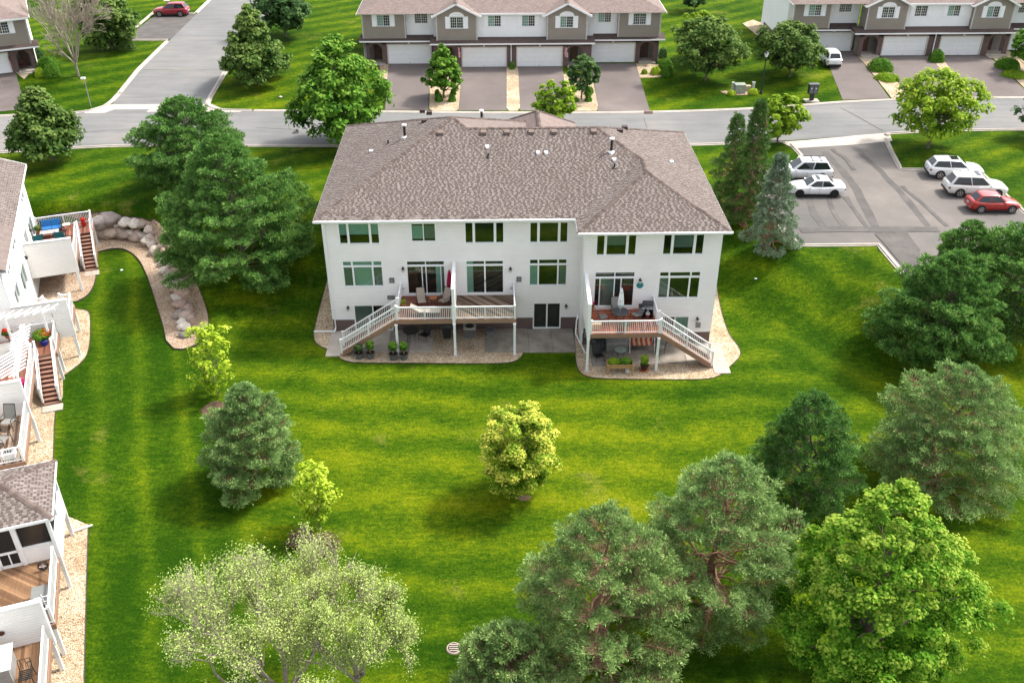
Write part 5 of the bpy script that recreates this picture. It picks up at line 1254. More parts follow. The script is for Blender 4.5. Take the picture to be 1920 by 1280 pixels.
def conifer(label, base, H, Rr, lm, prof='pine', nlimb=60, crown0=.06, tuft=.30, nneed=26, nl=.20, bk=None, group=None, subs=6, tilt=.25, droop=0., name='pine_tree', wn=.085, order=.35, lt=1.):
    x, y, z = base; bk = bk or bark_pine
    if prof == 'pine':
        Rr *= 1.13; big_ = max(1., Rr/3.6); tuft = .29*big_**.5; subs = int(subs*1.75); nneed = int(nneed*.54)
    T = thing(name, label, 'tree', (x, y, z), rng.uniform(0, 6.28), group)
    f = PROF[prof]; L = [[], [], [], []]; tr = H*.024; lean = rng.normal(0, .012, 2)*H
    curve_segs((0, 0, -.2), (lean[0], lean[1], H*.97), tr, .02, 8, 0, L)
    C = []; D = []
    for k in range(nlimb):
        t = (k+.5)/nlimb; t = t**.85; zz = H*(crown0+(1-crown0)*t*.97); a = k*2.39996+rng.normal(0, .25)
        R1 = Rr*f(np.array([t]))[0]*(rng.uniform(.70, 1.14) if prof == 'pine' else rng.uniform(.58, 1.14))
        el = tilt*(.4+t*1.6)+rng.normal(0, .08)-droop*(1-t)
        dv = np.array([math.cos(a)*math.cos(el), math.sin(a)*math.cos(el), math.sin(el)])
        p0 = np.array([lean[0]*t, lean[1]*t, max(.1, zz-R1*max(el, 0)*.8)]); p1 = p0+dv*R1
        P = curve_segs(p0, p1, max(.015, tr*.42*(1-t*.7)), .012, 4, -.05*R1 if droop == 0 else .05*R1, L)
        side = np.array([-math.sin(a), math.cos(a), 0])
        C.append(p1); D.append(dv+np.array([0, 0, .4]))
        ns = max(2, int(subs*min(1.3, R1/Rr+.25)))
        for j in range(ns):
            s = order+(1-order)*(j+.6)/ns; q = p0+(p1-p0)*s; sg = 1 if j % 2 else -1; ln = R1*.36*(1.15-s)+.18
            for sgn in (sg, -sg) if s > .5 else (sg,):
                sl = ln*rng.uniform(.6, 1.15); e = q+side*sgn*sl+dv*sl*.55+np.array([0, 0, sl*rng.uniform(-.1, .35)])
                curve_segs(q, e, .016, .008, 2, 0, L); C.append(e); D.append(unit(e-q)+np.array([0, 0, .5]))
                if sl > .55:
                    mid = q*.45+e*.55+np.array([0, 0, .08]); C.append(mid+rng.normal(0, .1, 3)); D.append(unit(e-q)+np.array([0, 0, .8]))
    L[2] = [q*lt for q in L[2]]; L[3] = [q*lt for q in L[3]]
    segmesh('trunk', *L, bk, T, 4)
    C = np.array(C); D = unit(np.array(D)); n = len(C); nneed = int(nneed*1.75); idx = np.repeat(np.arange(n), nneed); sz = tuft*rng.uniform(.55, 1.15, n)
    if prof == 'pine': nl, wn = (.14, .024) if y < -8 else (.19, .036) 
    else: nl = .15; wn = .026
    d = unit(rdir(len(idx))*.95+D[idx]*.65+np.array([0, 0, .25]))
    P = C[idx]+d*(sz[idx]*rng.random(len(idx))**.45*.8)[:, None]*np.array([1, 1, .78])
    V, Q = quads_from(P, None, nl*rng.uniform(.7, 1.25, len(idx)), wn/nl, dirv=unit(d+rng.normal(0, .3, d.shape)))
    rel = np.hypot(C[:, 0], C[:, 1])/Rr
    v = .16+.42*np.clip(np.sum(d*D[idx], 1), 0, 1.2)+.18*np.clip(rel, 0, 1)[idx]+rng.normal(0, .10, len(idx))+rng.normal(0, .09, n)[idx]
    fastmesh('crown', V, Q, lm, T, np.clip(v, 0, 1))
    return T
def baretree(label, base, H, Rr, lm=None, nleaf=0, ls=.12, depth_=5, k0=6, bk=None, name='tree', spread=.75, tw=.015, up=.35, group=None, leafbias=1.):
    x, y, z = base; T = thing(name, label, 'tree', (x, y, z), 0, group); L = [[], [], [], []]; tips = []; 
    def grow(p, d, ln, r, lev):
        q = p+d*ln; m_ = (p+q)/2+rng.normal(0, .05, 3)*ln
        L[0].append(p); L[1].append(m_); L[2].append(r); L[3].append(r*.82); L[0].append(m_); L[1].append(q); L[2].append(r*.82); L[3].append(r*.62)
        if lev >= depth_-1: tips.append(q); tips.append(m_)
        if lev == depth_: return
        nk = (4 if lev >= 3 else 3) if lev else k0
        for i in range(nk+(rng.random() < .5)):
            s = rng.uniform(.45, 1.) if i else 1.
            b = p+(q-p)*s; nd_ = unit(d+rdir(1)[0]*spread*(.8 if lev else 1.)+np.array([0, 0, up*.4]))
            grow(b, nd_, ln*rng.uniform(.55, .8), max(tw, r*(.5 if i else .62)), lev+1)
    l0 = H*.17
    L[0].append(np.array([0, 0, -.3])); L[1].append(np.array([0, 0, l0])); L[2].append(H*.022); L[3].append(H*.018)
    for k in range(k0):
        a = k*2*math.pi/k0+rng.normal(0, .3); el = rng.uniform(.55, 1.25)
        grow(np.array([0, 0, l0*rng.uniform(.6, 1)]), np.array([math.cos(a)*math.cos(el), math.sin(a)*math.cos(el), math.sin(el)]), H*.30*rng.uniform(.8, 1.1), H*.012, 1)
    P0 = np.array(L[0]); P1 = np.array(L[1]); tp_ = np.array(tips)
    sx = Rr/np.percentile(np.hypot(tp_[:, 0], tp_[:, 1]), 96); sz = H/np.percentile(tp_[:, 2], 97)
    sc_ = np.array([sx, sx, sz]); P0 = P0*sc_; P1 = P1*sc_; tp_ = tp_*sc_
    if lm is not None:
        env = lambda Q: (np.hypot(Q[:, 0], Q[:, 1])/(Rr*1.04))**2+((Q[:, 2]-.42*H)/(.56*H))**2 < 1+.12*np.sin(5*np.arctan2(Q[:, 1], Q[:, 0]))
        kp = env(P1) | (P1[:, 2] < .5*H); P0 = P0[kp]; P1 = P1[kp]; L[2] = list(np.array(L[2])[kp]); L[3] = list(np.array(L[3])[kp]); tp_ = tp_[env(tp_)]
    segmesh('trunk', P0, P1, L[2], L[3], bk or bark_dead, T, 3)
    if nleaf:
        idx = rng.choice(len(tp_), nleaf); cl = rng.normal(0, .12, len(tp_))
        P = tp_[idx]+rng.normal(0, .16, (nleaf, 3)); N = unit(rdir(nleaf)*.8+np.array([0, 0, .7]))
        V, Q = quads_from(P, N, ls*rng.uniform(.6, 1.2, nleaf), .65)
        fastmesh('crown', V, Q, lm, T, np.clip(.5+rng.normal(0, .16, nleaf)+cl[idx], 0, 1))
    return T
def at_px(px, py, top, hw, z=None, cx=None):
    """base pixel, crown-top row and half-width in pixels -> base point, height, radius (metres)"""
    if z is None: x, y, zz = gp(px, py)
    else: p = gz(px, py, z); x, y, zz = float(p[0]), float(p[1]), z
    zt = zfor(x, y, top)
    if cx is not None:
        for _ in range(4):
            dx = (cx-proj((x, y, zz+(zt-zz)*.5))[0])*depth(x, y, (zz+zt)/2)/CF; x += dx; zz = float(hgt(x, y)); zt = zfor(x, y, top)
    d = depth(x, y, (zz+zt)/2)
    return (x, y, zz), zt-zz, hw*d/CF
def BLf(label, px, py, top, hw, lm, **k):
    b, H_, r = at_px(px, py, top, hw, k.pop('z', None), k.pop('cx', None)); return broadleaf(label, b, H_, r, LM[lm], **k)
def CNf(label, px, py, top, hw, lm, **k):
    b, H_, r = at_px(px, py, top, hw, k.pop('z', None), k.pop('cx', None)); return conifer(label, b, H_, r, LM[lm], **k)
# ---- near, on the lawn
BLf('rounded young maple with yellow new growth alone in the middle of the lawn', 983, 927, 760, 80, 'goldtip', cx=973, prof='round', crown0=.1, ncl=190, nl=130, ls=.085, clr=(.14, .22), tipk=1.2, lobes=.06)
CNf('bushy blue-green pine on the lawn left of centre', 468, 902, 722, 96, 'pineblue', cx=468, nlimb=70, crown0=.03, tuft=.36, nneed=40, subs=8, nl=.23, wn=.045, tilt=.42)
BLf('small lime-green sapling in front of a patch of dead reddish shrubs', 600, 992, 866, 42, 'lime', prof='column', crown0=.12, ncl=75, nl=36, ls=.10, clr=(.2, .35), name='sapling', trunk_r=.035)
BLf('loose yellow-green sapling at the lower end of the boulder bed', 408, 742, 604, 44, 'lime', prof='round', crown0=.1, ncl=80, nl=34, ls=.11, clr=(.16, .3), lobes=.25, name='sapling', trunk_r=.04)
b_, h_, r_ = at_px(545, 1345, 1062, 250); baretree('wide half-bare budding tree at the bottom edge, left of centre', b_, h_, r_, LM['bud'], 34000, .045, bk=bark_dead, spread=.75, k0=9, depth_=5)
b_, h_, r_ = at_px(675, 1310, 1085, 128); baretree('smaller budding tree with darker trunk right beside the wide half-bare one', b_, h_, r_, LM['bud'], 24000, .045, bk=bark_dead, k0=7, depth_=5)
CNf('low bushy pine cut by the bottom edge beside the striped grate', 948, 1345, 1182, 128, 'pinegrey', cx=950, nlimb=60, crown0=.02, tuft=.36, nneed=40, subs=8, nl=.24, wn=.045, tilt=.4)
CNf('big grey-green pine with orange limbs showing, bottom centre', 1130, 1255, 950, 174, 'pinegrey', cx=1128, nlimb=64, crown0=.08, tuft=.42, nneed=30, subs=9, nl=.26, wn=.042, tilt=.34, order=.5)
CNf('largest grey-green pine, between the orange-limbed pine and the leafy maple', 1345, 1150, 858, 170, 'pineblue', cx=1348, nlimb=74, crown0=.04, tuft=.42, nneed=34, subs=9, nl=.25, wn=.045, tilt=.34, order=.45)
CNf('dark green pine behind the leafy maple, its tip on the open lawn', 1520, 945, 738, 104, 'pine', cx=1518, nlimb=64, bk=bark, lt=.7, crown0=.03, tuft=.4, nneed=36, subs=8, nl=.24, wn=.05, tilt=.32)
CNf('broad pine at the right edge below the parking lot pines, reddish trunk showing', 1785, 905, 690, 158, 'pineblue', cx=1788, nlimb=74, crown0=.03, tuft=.42, nneed=34, subs=9, nl=.25, wn=.048, tilt=.32)
CNf('tall full green pine right of the lawn slope, below the parking lot', 1775, 668, 476, 124, 'pine', cx=1775, nlimb=72, bk=bark, lt=.7, crown0=.02, tuft=.42, nneed=36, subs=8, nl=.27, wn=.06, tilt=.3)
CNf('dark pine at the right edge hiding the corner of the parking lot', 1895, 600, 408, 118, 'pine', nlimb=64, bk=bark, lt=.7, crown0=.02, tuft=.42, nneed=32, subs=8, nl=.27, wn=.06, tilt=.3)
CNf('short pine below the red hatchback, in front of the asphalt', 1800, 522, 418, 58, 'pine', nlimb=44, crown0=.02, tuft=.4, nneed=30, subs=6, nl=.27, wn=.06)
BLf('very large bright green maple filling the lower right', 1650, 1275, 900, 200, 'maple', cx=1645, prof='ovate', crown0=.07, ncl=430, nl=165, ls=.086, clr=(.075, .14), lobes=.13, tipk=1.3)
# ---- left of the house
CNf('big front pine of the pair between the boulder wall and the house', 452, 505, 252, 145, 'pine', cx=434, nlimb=84, bk=bark, lt=.7, crown0=.02, tuft=.46, nneed=38, subs=10, nl=.28, wn=.062, tilt=.3)
CNf('rear pine of the pair left of the house, near the street', 360, 350, 182, 114, 'pine', cx=352, nlimb=72, bk=bark, lt=.7, crown0=.02, tuft=.46, nneed=34, subs=8, nl=.3, wn=.07, tilt=.3)
# ---- right of the house
CNf('dark spruce directly behind the tall narrow spruce', 1384, 400, 212, 58, 'spruce', prof='cone', cx=1378, nlimb=72, crown0=.02, tuft=.34, nneed=24, subs=6, nl=.26, wn=.07, tilt=-.02, droop=.15, name='spruce_tree')
CNf('tall narrow green spruce beside the right side of the house', 1408, 424, 182, 54, 'spruce', prof='cone', cx=1412, nlimb=84, crown0=.02, tuft=.34, nneed=26, subs=7, nl=.26, wn=.07, tilt=-.02, droop=.15, name='spruce_tree')
CNf('blue-grey spruce at the corner of the parking lot', 1452, 466, 286, 57, 'bluespruce', prof='cone', cx=1456, nlimb=76, crown0=.02, tuft=.32, nneed=28, subs=6, nl=.25, wn=.065, tilt=.0, droop=.1, name='spruce_tree')
BLf('bright green tree behind the tall spruce at the lot entrance', 1458, 268, 176, 48, 'bright', ncl=90, nl=55, ls=.2, crown0=.15)
BLf('spreading light green tree on the lawn island by the parking lot', 1738, 278, 132, 90, 'bright', prof='round', crown0=.22, ncl=150, nl=62, ls=.19, lobes=.12)
BLf('leaves of a tree just cut by the right edge beside the street', 1958, 262, 170, 62, 'dark', ncl=70, nl=55, ls=.2)
BLf('full bright green tree by the street left of the house roof', 645, 272, 60, 96, 'mid', prof='ovate', crown0=.08, ncl=230, nl=62, ls=.22, tipk=1.3)
BLf('yellow-green tree peeking over the house roof ridge', 1042, 262, 146, 44, 'bright', ncl=80, nl=46, ls=.19, crown0=.2)
# ---- across the street
BLf('round green tree between the first and second garage driveways', 833, 184, 80, 42, 'mid', prof='linden', crown0=.2, ncl=100, nl=60, ls=.2)
BLf('dark bluish tree in the gravel bed between the third and fourth driveways', 1091, 187, 102, 33, 'dark', ncl=80, nl=60, ls=.18, crown0=.22)
BLf('dense conical linden at the street corner left of the bright green tree', 483, 157, 8, 70, 'olive', prof='linden', crown0=.1, ncl=230, nl=64, ls=.22)
BLf('dark tree behind the linden, cut by the top edge', 537, 70, -40, 62, 'dark', ncl=140, nl=60, ls=.24, crown0=.18)
BLf('dark conical tree on the near lawn at the left edge by the street', 96, 303, 158, 78, 'olive', prof='linden', crown0=.16, ncl=230, nl=60, ls=.2)
b_, h_, r_ = at_px(148, 143, -15, 80); baretree('bare grey leafless tree on the corner lawn, top left', b_, h_, r_, None, 0, bk=bark_dead, k0=7, depth_=5, tw=.02)
BLf('dark bushy tree behind the bare grey one, top left', 212, 92, -25, 62, 'olive', ncl=160, nl=60, ls=.24, crown0=.08)
BLf('olive drooping tree left of the street lamp', 1322, 152, 30, 70, 'olive', prof='round', crown0=.2, ncl=170, nl=60, ls=.2, lobes=.16)
BLf('bright green tree standing behind the olive drooping tree', 1312, 112, 20, 50, 'bright', prof='round', crown0=.2, ncl=90, nl=56, ls=.2)
BLf('dark spreading crabapple between the street lamp and the white car on the drive', 1478, 145, 42, 66, 'olive', prof='round', crown0=.22, ncl=170, nl=60, ls=.2, lobes=.16)
BLf('dark round tree cut by the top edge between the two townhouse blocks', 1302, 22, -30, 32, 'dark', ncl=60, nl=55, ls=.24)
BLf('green tree at the right edge in front of the top right townhouses', 1925, 135, 38, 42, 'mid', ncl=90, nl=55, ls=.2)
# ---- shrubs
def shrub(label, px, py, wpx, hpx, lm='mid', name='shrub', cat='shrub', group=None, ls=.09, z=None, n=2600, pos=None, r=None, h=None):
    if pos is None:
        x, y, zz = gp(px, py); d = depth(x, y, zz); r = wpx/2*d/CF; h = hpx*d/CF
    else: x, y, zz = pos
    T = thing(name, label, cat, (x, y, zz), rng.uniform(0, 6), group)
    segmesh('stem', [(0, 0, -.05)]*4, [(r*.4*math.cos(k*1.6), r*.4*math.sin(k*1.6), h*.6) for k in range(4)], [.02]*4, [.008]*4, bark, T, 4)
    d_ = rdir(n); d_[:, 2] = np.abs(d_[:, 2]); rr = rng.random(n)**.3*(1+.08*np.sin(4*np.arctan2(d_[:, 1], d_[:, 0])))
    P = d_*rr[:, None]*np.array([r, r, h]); N = unit(d_+rng.normal(0, .4, (n, 3)))
    V, Q = quads_from(P, N, ls*rng.uniform(.6, 1.2, n), .6)
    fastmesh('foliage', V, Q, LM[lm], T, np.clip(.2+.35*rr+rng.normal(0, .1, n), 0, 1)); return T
shrub('left round clipped shrub below the round tree between driveways', 823, 190, 15, 15); shrub('right round clipped shrub below the round tree between driveways', 848, 190, 15, 13)
shrub('small shrub behind the left one under the round tree', 820, 178, 10, 10); shrub('small shrub behind the right one under the round tree', 850, 178, 12, 11)
shrub('largest shrub right of the dark bluish tree trunk', 1104, 176, 18, 14); shrub('small front-left shrub below the dark bluish tree', 1078, 191, 13, 9); shrub('small front-right shrub below the dark bluish tree', 1103, 190, 14, 9); shrub('small shrub left of the dark bluish tree trunk', 1075, 172, 13, 10); shrub('tiny shrub beside the largest one under the bluish tree', 1103, 181, 10, 7)
shrub('shrub between the two middle garage doors', 960, 130, 11, 14)
shrub('front round shrub at the right end of the four-garage block', 1250, 142, 24, 20, 'mid'); shrub('rear round shrub at the right end of the four-garage block', 1248, 130, 30, 20, 'mid'); shrub('yellowish shrub by the steps of the right-end porch', 1229, 139, 20, 14, 'lime'); shrub('small shrub nearest the right-end driveway', 1208, 139, 11, 9, 'bright'); shrub('dark shrub against the right-end porch corner', 1242, 108, 16, 17, 'dark')
shrub('front clipped round shrub beside the top left porch', 98, 143, 34, 22, 'mid', n=4000); shrub('rear clipped round shrub beside the top left porch', 92, 132, 44, 26, 'mid', n=4000); shrub('yellow-green shrub in front of the top left porch', 76, 142, 20, 14, 'lime'); shrub('dark shrub behind the top left porch post', 74, 108, 22, 18, 'dark')
shrub('clipped hedge beside the second garage of the top right block', 1650, 130, 50, 20, 'mid', 'hedge', 'hedge', n=4000); shrub('low spreading juniper below the clipped hedge', 1662, 148, 46, 10, 'bright', n=3000); shrub('round shrub between the two right-hand garage doors', 1755, 115, 30, 22, 'mid', n=3500)
shrub('long hedge at the far right above the sloping gravel', 1888, 126, 48, 18, 'mid', 'hedge', 'hedge', n=4000); shrub('low juniper below the far right hedge', 1900, 142, 48, 9, 'bright', n=3000)
shrub('tiny round plant left in the gravel below the juniper', 1661, 153, 11, 7, 'bright', n=800); shrub('tiny round plant right in the gravel below the juniper', 1682, 153, 9, 7, 'bright', n=800)
shrub('pair of trimmed shrubs under the dark bushy tree, top left', 240, 94, 34, 24, 'olive', n=3000)
shrub('ornamental grass clump left of the utility boxes', 1371, 178, 16, 9, 'lime', n=1200); shrub('ornamental grass clump right of the utility boxes', 1412, 176, 20, 10, 'lime', n=1200)
def deadbush(px, py, wpx, hpx, label):
    x, y, zz = gp(px, py); d = depth(x, y, zz); r = wpx/2*d/CF; h = hpx*d/CF; T = thing('dead_shrub', label, 'shrub', (x, y, zz)); n = 260
    d_ = rdir(n); d_[:, 2] = np.abs(d_[:, 2])*1.3+.15; P1_ = unit(d_)*np.array([r, r, h])*rng.uniform(.6, 1.1, (n, 1)); P0_ = P1_*np.array([.15, .15, 0])
    M_ = (P0_+P1_)/2+rng.normal(0, .06, (n, 3)); segmesh('twigs', np.concatenate([P0_, M_]), np.concatenate([M_, P1_]), [.012]*n+[.008]*n, [.008]*n+[.004]*n, MATS['bark_bare'], T, 3)
    V, Q = quads_from(P1_[rng.choice(n, 900)]+rng.normal(0, .09, (900, 3)), rdir(900), np.full(900, .055), .6); fastmesh('foliage', V, Q, LM['deadred'], T, rng.random(900))
deadbush(565, 1020, 50, 30, 'leafless reddish-brown shrub left of the lime sapling trunk'); deadbush(612, 1030, 52, 34, 'reddish-brown twiggy shrub right of the lime sapling trunk')
struct(drape('mulch_patch', smooth_path([gx(*p) for p in [(376, 768), (400, 750), (425, 756), (430, 775), (405, 790), (382, 784), (376, 768)]], 2)[:-1], mulch, .025, 1.))
struct(drape('mulch_patch', smooth_path([gx(*p) for p in [(965, 934), (985, 926), (1000, 932), (985, 941), (965, 934)]], 2)[:-1], M('bare_soil', (.20, .14, .08), .9), .02, 1.))
# ------------------------------------------------------------------ boulders of the retaining wall
bms = []
for k in range(7):
    bm = bmesh.new(); bmesh.ops.create_icosphere(bm, subdivisions=3, radius=1); off = Vector((k*7.3, k*3.1, 0))
    for v in bm.verts:
        d = v.co.normalized(); nse = mnoise.noise(d*1.1+off)*.35+mnoise.noise(d*2.7+off)*.13
        p = d*(1+nse)
        for ax in (Vector((.8, .3, .5)), Vector((-.6, .7, .2)), Vector((.1, -.8, .6)), Vector((0, .2, 1)), Vector((-.5, -.5, -.4))):
            a = (ax+Vector((math.sin(k+ax.x*3), math.cos(k*2+ax.y), .2))*.4).normalized(); e = p.dot(a)-.78
            if e > 0: p -= a*e*.85
        v.co = p
    me = bpy.data.meshes.new('boulder'); bm.to_mesh(me); bm.free(); me.materials.append(boulder_m); me.polygons.foreach_set('use_smooth', [True]*len(me.polygons)); bms.append(me)
RW = thing('retaining_wall', 'curved retaining wall of tan and grey boulders between the gravel bands on the left', 'boulder wall', (BL[6][0], BL[6][1], 0))
def boulder(px, py, w, z, h=None):
    p = gz(px, py, z); s = w/2*depth(*p)/CF
    inst('boulder', bms[rng.integers(7)], RW, (p[0]-BL[6][0], p[1]-BL[6][1], z), scale=(s*1.05, s*rng.uniform(.8, 1.), s*rng.uniform(.62, .8)), rot=(rng.normal(0, .2), rng.normal(0, .2), rng.uniform(-.3, .3)))
for px, py, w_2, z in [(186, 419, 34, 1.45), (206, 413, 40, 1.5), (236, 418, 26, 1.45), (254, 420, 24, 1.4), (266, 421, 20, 1.4), (282, 430, 22, 1.2), (293, 437, 20, 1.1),
                       (180, 436, 26, .5), (204, 436, 38, .5), (232, 437, 34, .5), (258, 442, 32, .4), (272, 444, 26, .45), (277, 452, 24, .4), (288, 444, 24, .7),
                       (290, 459, 22, .35), (300, 452, 18, .8), (297, 470, 24, .35), (308, 462, 18, .8), (306, 482, 20, .35), (315, 470, 22, .8), (307, 492, 18, .3), (320, 480, 22, .8), (328, 498, 22, .75), (313, 508, 24, .3), (320, 519, 22, .3),
                       (334, 514, 20, .6), (326, 530, 24, .3), (342, 528, 18, .6), (330, 541, 18, .3), (341, 549, 24, .45), (333, 558, 18, .2), (340, 571, 24, .35), (337, 590, 22, .3), (350, 592, 22, .3), (344, 612, 24, .3), (346, 628, 20, .2), (352, 578, 16, .4), (346, 540, 16, .55), (340, 602, 16, .3), (334, 502, 14, .7), (300, 446, 14, 1.0), (246, 436, 16, .7), (219, 424, 16, 1.0)]:
    boulder(px, py, w_2*(1.12 if py < 455 else (1.28 if py < 600 else 1.08)), z)
# ================================================================== vehicles
p_white = paint('paint_white', (.78, .78, .78)); p_pearl = paint('paint_pearl', (.74, .72, .68)); p_silver = paint('paint_silver_white', (.62, .63, .64), .2)
p_red = paint('paint_red', (.36, .008, .006)); p_maroon = paint('paint_dark_red', (.26, .006, .018))
tyre_m = M('tyre', (.015, .015, .015), .8, .2); rim_s = M('rim_silver', (.5, .5, .5), .3, .5, .8); rim_b = M('rim_black', (.02, .02, .02), .3, .5, .3)
tail_m = M('tail_lamp', (.22, .01, .01), .2, .5); head_m = M('head_lamp', (.55, .57, .6), .1, .6); trim_m = M('plastic_trim', (.025, .025, .027), .6, .3)
def car(name, label, px, py, rz, kind, pm, rimm=None, rack=False, sunroof=False, group=None, pos=None, L=4.7, W=1.88, Hh=1.68):
    """local +x is the nose"""
    x, y, z = pos or gp(px, py)
    T = thing(name, label, 'car', (x, y, z+.035), rz, group); rimm = rimm or rim_s
    hl, hw = L/2, W/2
    if kind == 'suv': st = [(-1, .74, .80, .48), (-.985, .88, .98, .38), (-.94, .95, 1.06, .30), (-.8, .99, 1.07, .26), (-.4, 1, 1.04, .24), (0, 1, 1.02, .24), (.30, 1, 1.02, .24), (.42, .99, 1.03, .24), (.60, .98, 1.0, .25), (.80, .95, .94, .26), (.93, .88, .84, .30), (.98, .78, .74, .36), (1, .62, .62, .44)]
    else: st = [(-1, .72, .72, .42), (-.985, .86, .90, .34), (-.93, .93, .96, .27), (-.78, .97, .97, .22), (-.4, 1, .90, .2), (0, 1, .88, .2), (.30, 1, .88, .2), (.42, .99, .89, .2), (.62, .97, .84, .2), (.80, .94, .77, .22), (.93, .86, .68, .26), (.98, .76, .60, .30), (1, .6, .52, .36)]
    V = []; F = []; m_ = 11
    for (sx, ww, zt, zb) in st:
        w2 = hw*ww; zm = (zt+zb)/2
        half = [(0, zb), (w2*.82, zb), (w2*.96, zb+.10), (w2, zm), (w2*.985, zt-.16), (w2*.93, zt-.03)]
        ring = [(-a, b) for a, b in half[::-1][:-1]]+[(0, zb)]+[(a, b) for a, b in half[1:]]
        top = [(w2*.6, zt+.03), (0, zt+.045), (-w2*.6, zt+.03)]
        ring = ring+top; V += [(sx*hl, a, b) for a, b in ring]; m_ = len(ring)
    for i in range(len(st)-1):
        for k in range(m_): k2 = (k+1) % m_; F.append((i*m_+k, i*m_+k2, (i+1)*m_+k2, (i+1)*m_+k))
    F += [tuple(range(m_))[::-1], tuple((len(st)-1)*m_+k for k in range(m_))]
    b = MB(); b.add(V, F); body = b.build('body', pm, T, smooth=True)
    # cabin shell
    zb_ = 1.0 if kind == 'suv' else .86
    if kind == 'suv': xs = (-.965, -.76, .10, .48)
    elif kind == 'sedan': xs = (-.72, -.40, .08, .42)
    else: xs = (-.93, -.62, .10, .44)
    yb_, yt_ = hw*.90, hw*.70
    bb = [(xs[0]*hl, yb_*.93, zb_), (xs[3]*hl, yb_*.90, zb_-.02)]; tt = [(xs[1]*hl, yt_*.94, Hh), (xs[2]*hl, yt_*.97, Hh-.01)]
    mb_ = ((xs[0]+xs[3])/2*hl, yb_*1.02, zb_); mt_ = ((xs[1]+xs[2])/2*hl, yt_*1.0, Hh+.03)
    P = [bb[0], mb_, bb[1], tt[1], mt_, tt[0]]
    vs = [(a, c, e) for a, c, e in P]+[(a, -c, e) for a, c, e in P]+[(mt_[0], 0, Hh+.05), (tt[0][0], 0, Hh+.015), (tt[1][0], 0, Hh+.005)]
    fs = [(0, 1, 4, 5), (1, 2, 3, 4), (6, 11, 10, 7), (7, 10, 9, 8), (0, 5, 13, 11, 6), (2, 8, 9, 14, 3), (5, 4, 12, 13), (4, 3, 14, 12), (11, 13, 12, 10), (10, 12, 14, 9), (0, 6, 7, 1), (1, 7, 8, 2)]
    b = MB(); b.add(vs, fs); cab = b.build('cabin', pm, T, smooth=True, bevel=.085)
    cab.modifiers[0].segments = 3
    def lerp(a, c, t): return tuple(a[i]+(c[i]-a[i])*t for i in range(3))
    def pane(nm, a, b2, c, d, off, par=cab, u=(.07, .93), v=(.10, .88)):
        def bil(s, t): return Vector(lerp(lerp(a, b2, s), lerp(d, c, s), t))
        q = [bil(u[0], v[0]), bil(u[1], v[0]), bil(u[1]-.015, v[1]), bil(u[0]+.015, v[1])]; o = Vector(off)
        m2 = MB(); m2.add([p+o for p in q]+[p-o for p in q], [(0, 1, 2, 3), (4, 7, 6, 5), (0, 4, 5, 1), (1, 5, 6, 2), (2, 6, 7, 3), (3, 7, 4, 0)]); return m2.build(nm, car_glass, par)
    for s in (1, -1):
        f = lambda p: (p[0], p[1]*s, p[2])
        pane('side_window', f(bb[0]), f(mb_), f(mt_), f(tt[0]), (0, .016*s, .006), u=(.16 if kind != 'suv' else .10, .975)); pane('side_window', f(mb_), f(bb[1]), f(tt[1]), f(mt_), (0, .016*s, .006), u=(.02, .84))
        part('mirror', T, pm, lambda q: q.box(xs[3]*hl-.42, (hw*.93 if s > 0 else -hw*.93-.17), zb_-.0, xs[3]*hl-.25, (hw*.93+.17 if s > 0 else -hw*.93), zb_+.13), bevel=.03)
        part('sill', T, trim_m, lambda q: q.box(-.62*hl, s*hw*.985-.03, .22, .62*hl, s*hw*.985+.025, .33 if kind == 'suv' else .28))
        part('door_seam', T, trim_m, lambda q: [q.box(xx*hl-.006, s*hw*.99-.006, .36, xx*hl+.006, s*hw*1.0+.003, .86) for xx in (.30, -.06, -.42)])
        part('door_handle', T, pm, lambda q: [q.box(xx*hl-.1, s*hw*.995-.01, .80, xx*hl+.1, s*hw*1.0+.025, .835) for xx in (-.0, -.34)])
    pane('rear_window', (bb[0][0], -bb[0][1], bb[0][2]), bb[0], tt[0], (tt[0][0], -tt[0][1], tt[0][2]), (-.02, 0, .012), u=(.1, .9), v=(.18, .88))
    pane('windshield', (bb[1][0], -bb[1][1], bb[1][2]), bb[1], tt[1], (tt[1][0], -tt[1][1], tt[1][2]), (.012, 0, .016), u=(.08, .92), v=(.08, .90))
    wr_ = .36 if kind == 'suv' else .325
    for fx in (.62, -.60):
        for s in (1, -1):
            c = (fx*hl, s*(hw-.10), wr_)
            part('wheel_arch', T, trim_m, lambda q: q.tube([(c[0], s*(hw*.80), c[2]+.02), (c[0], s*(hw*1.003), c[2]+.02)], wr_+.055, 20))
            wh = part('tyre', T, tyre_m, lambda q: q.tube([(c[0], s*(hw-.22), c[2]), (c[0], s*(hw-.0), c[2]), (c[0], s*(hw+.015), c[2])], [wr_, wr_, wr_-.03], 22))
            def rim_(q):
                q.tube([(c[0], s*(hw+.005), c[2]), (c[0], s*(hw+.02), c[2])], [.05, .05], 10)
                for k in range(20):
                    a0, a1 = 2*math.pi*k/20, 2*math.pi*(k+1)/20
                    q.add([(c[0]+r_*math.cos(a), s*(hw+dy), c[2]+r_*math.sin(a)) for a in (a0, a1) for r_, dy in ((wr_*.70, .022), (wr_*.60, .018))], [(0, 1, 3, 2)])
                for k in range(5):
                    a = 2*math.pi*k/5+.3; q.bar((c[0], s*(hw+.018), c[2]), (c[0]+wr_*.66*math.cos(a), s*(hw+.020), c[2]+wr_*.66*math.sin(a)), .055, .02, up=(0, 1, 0))
            part('rim', wh, rimm, rim_)
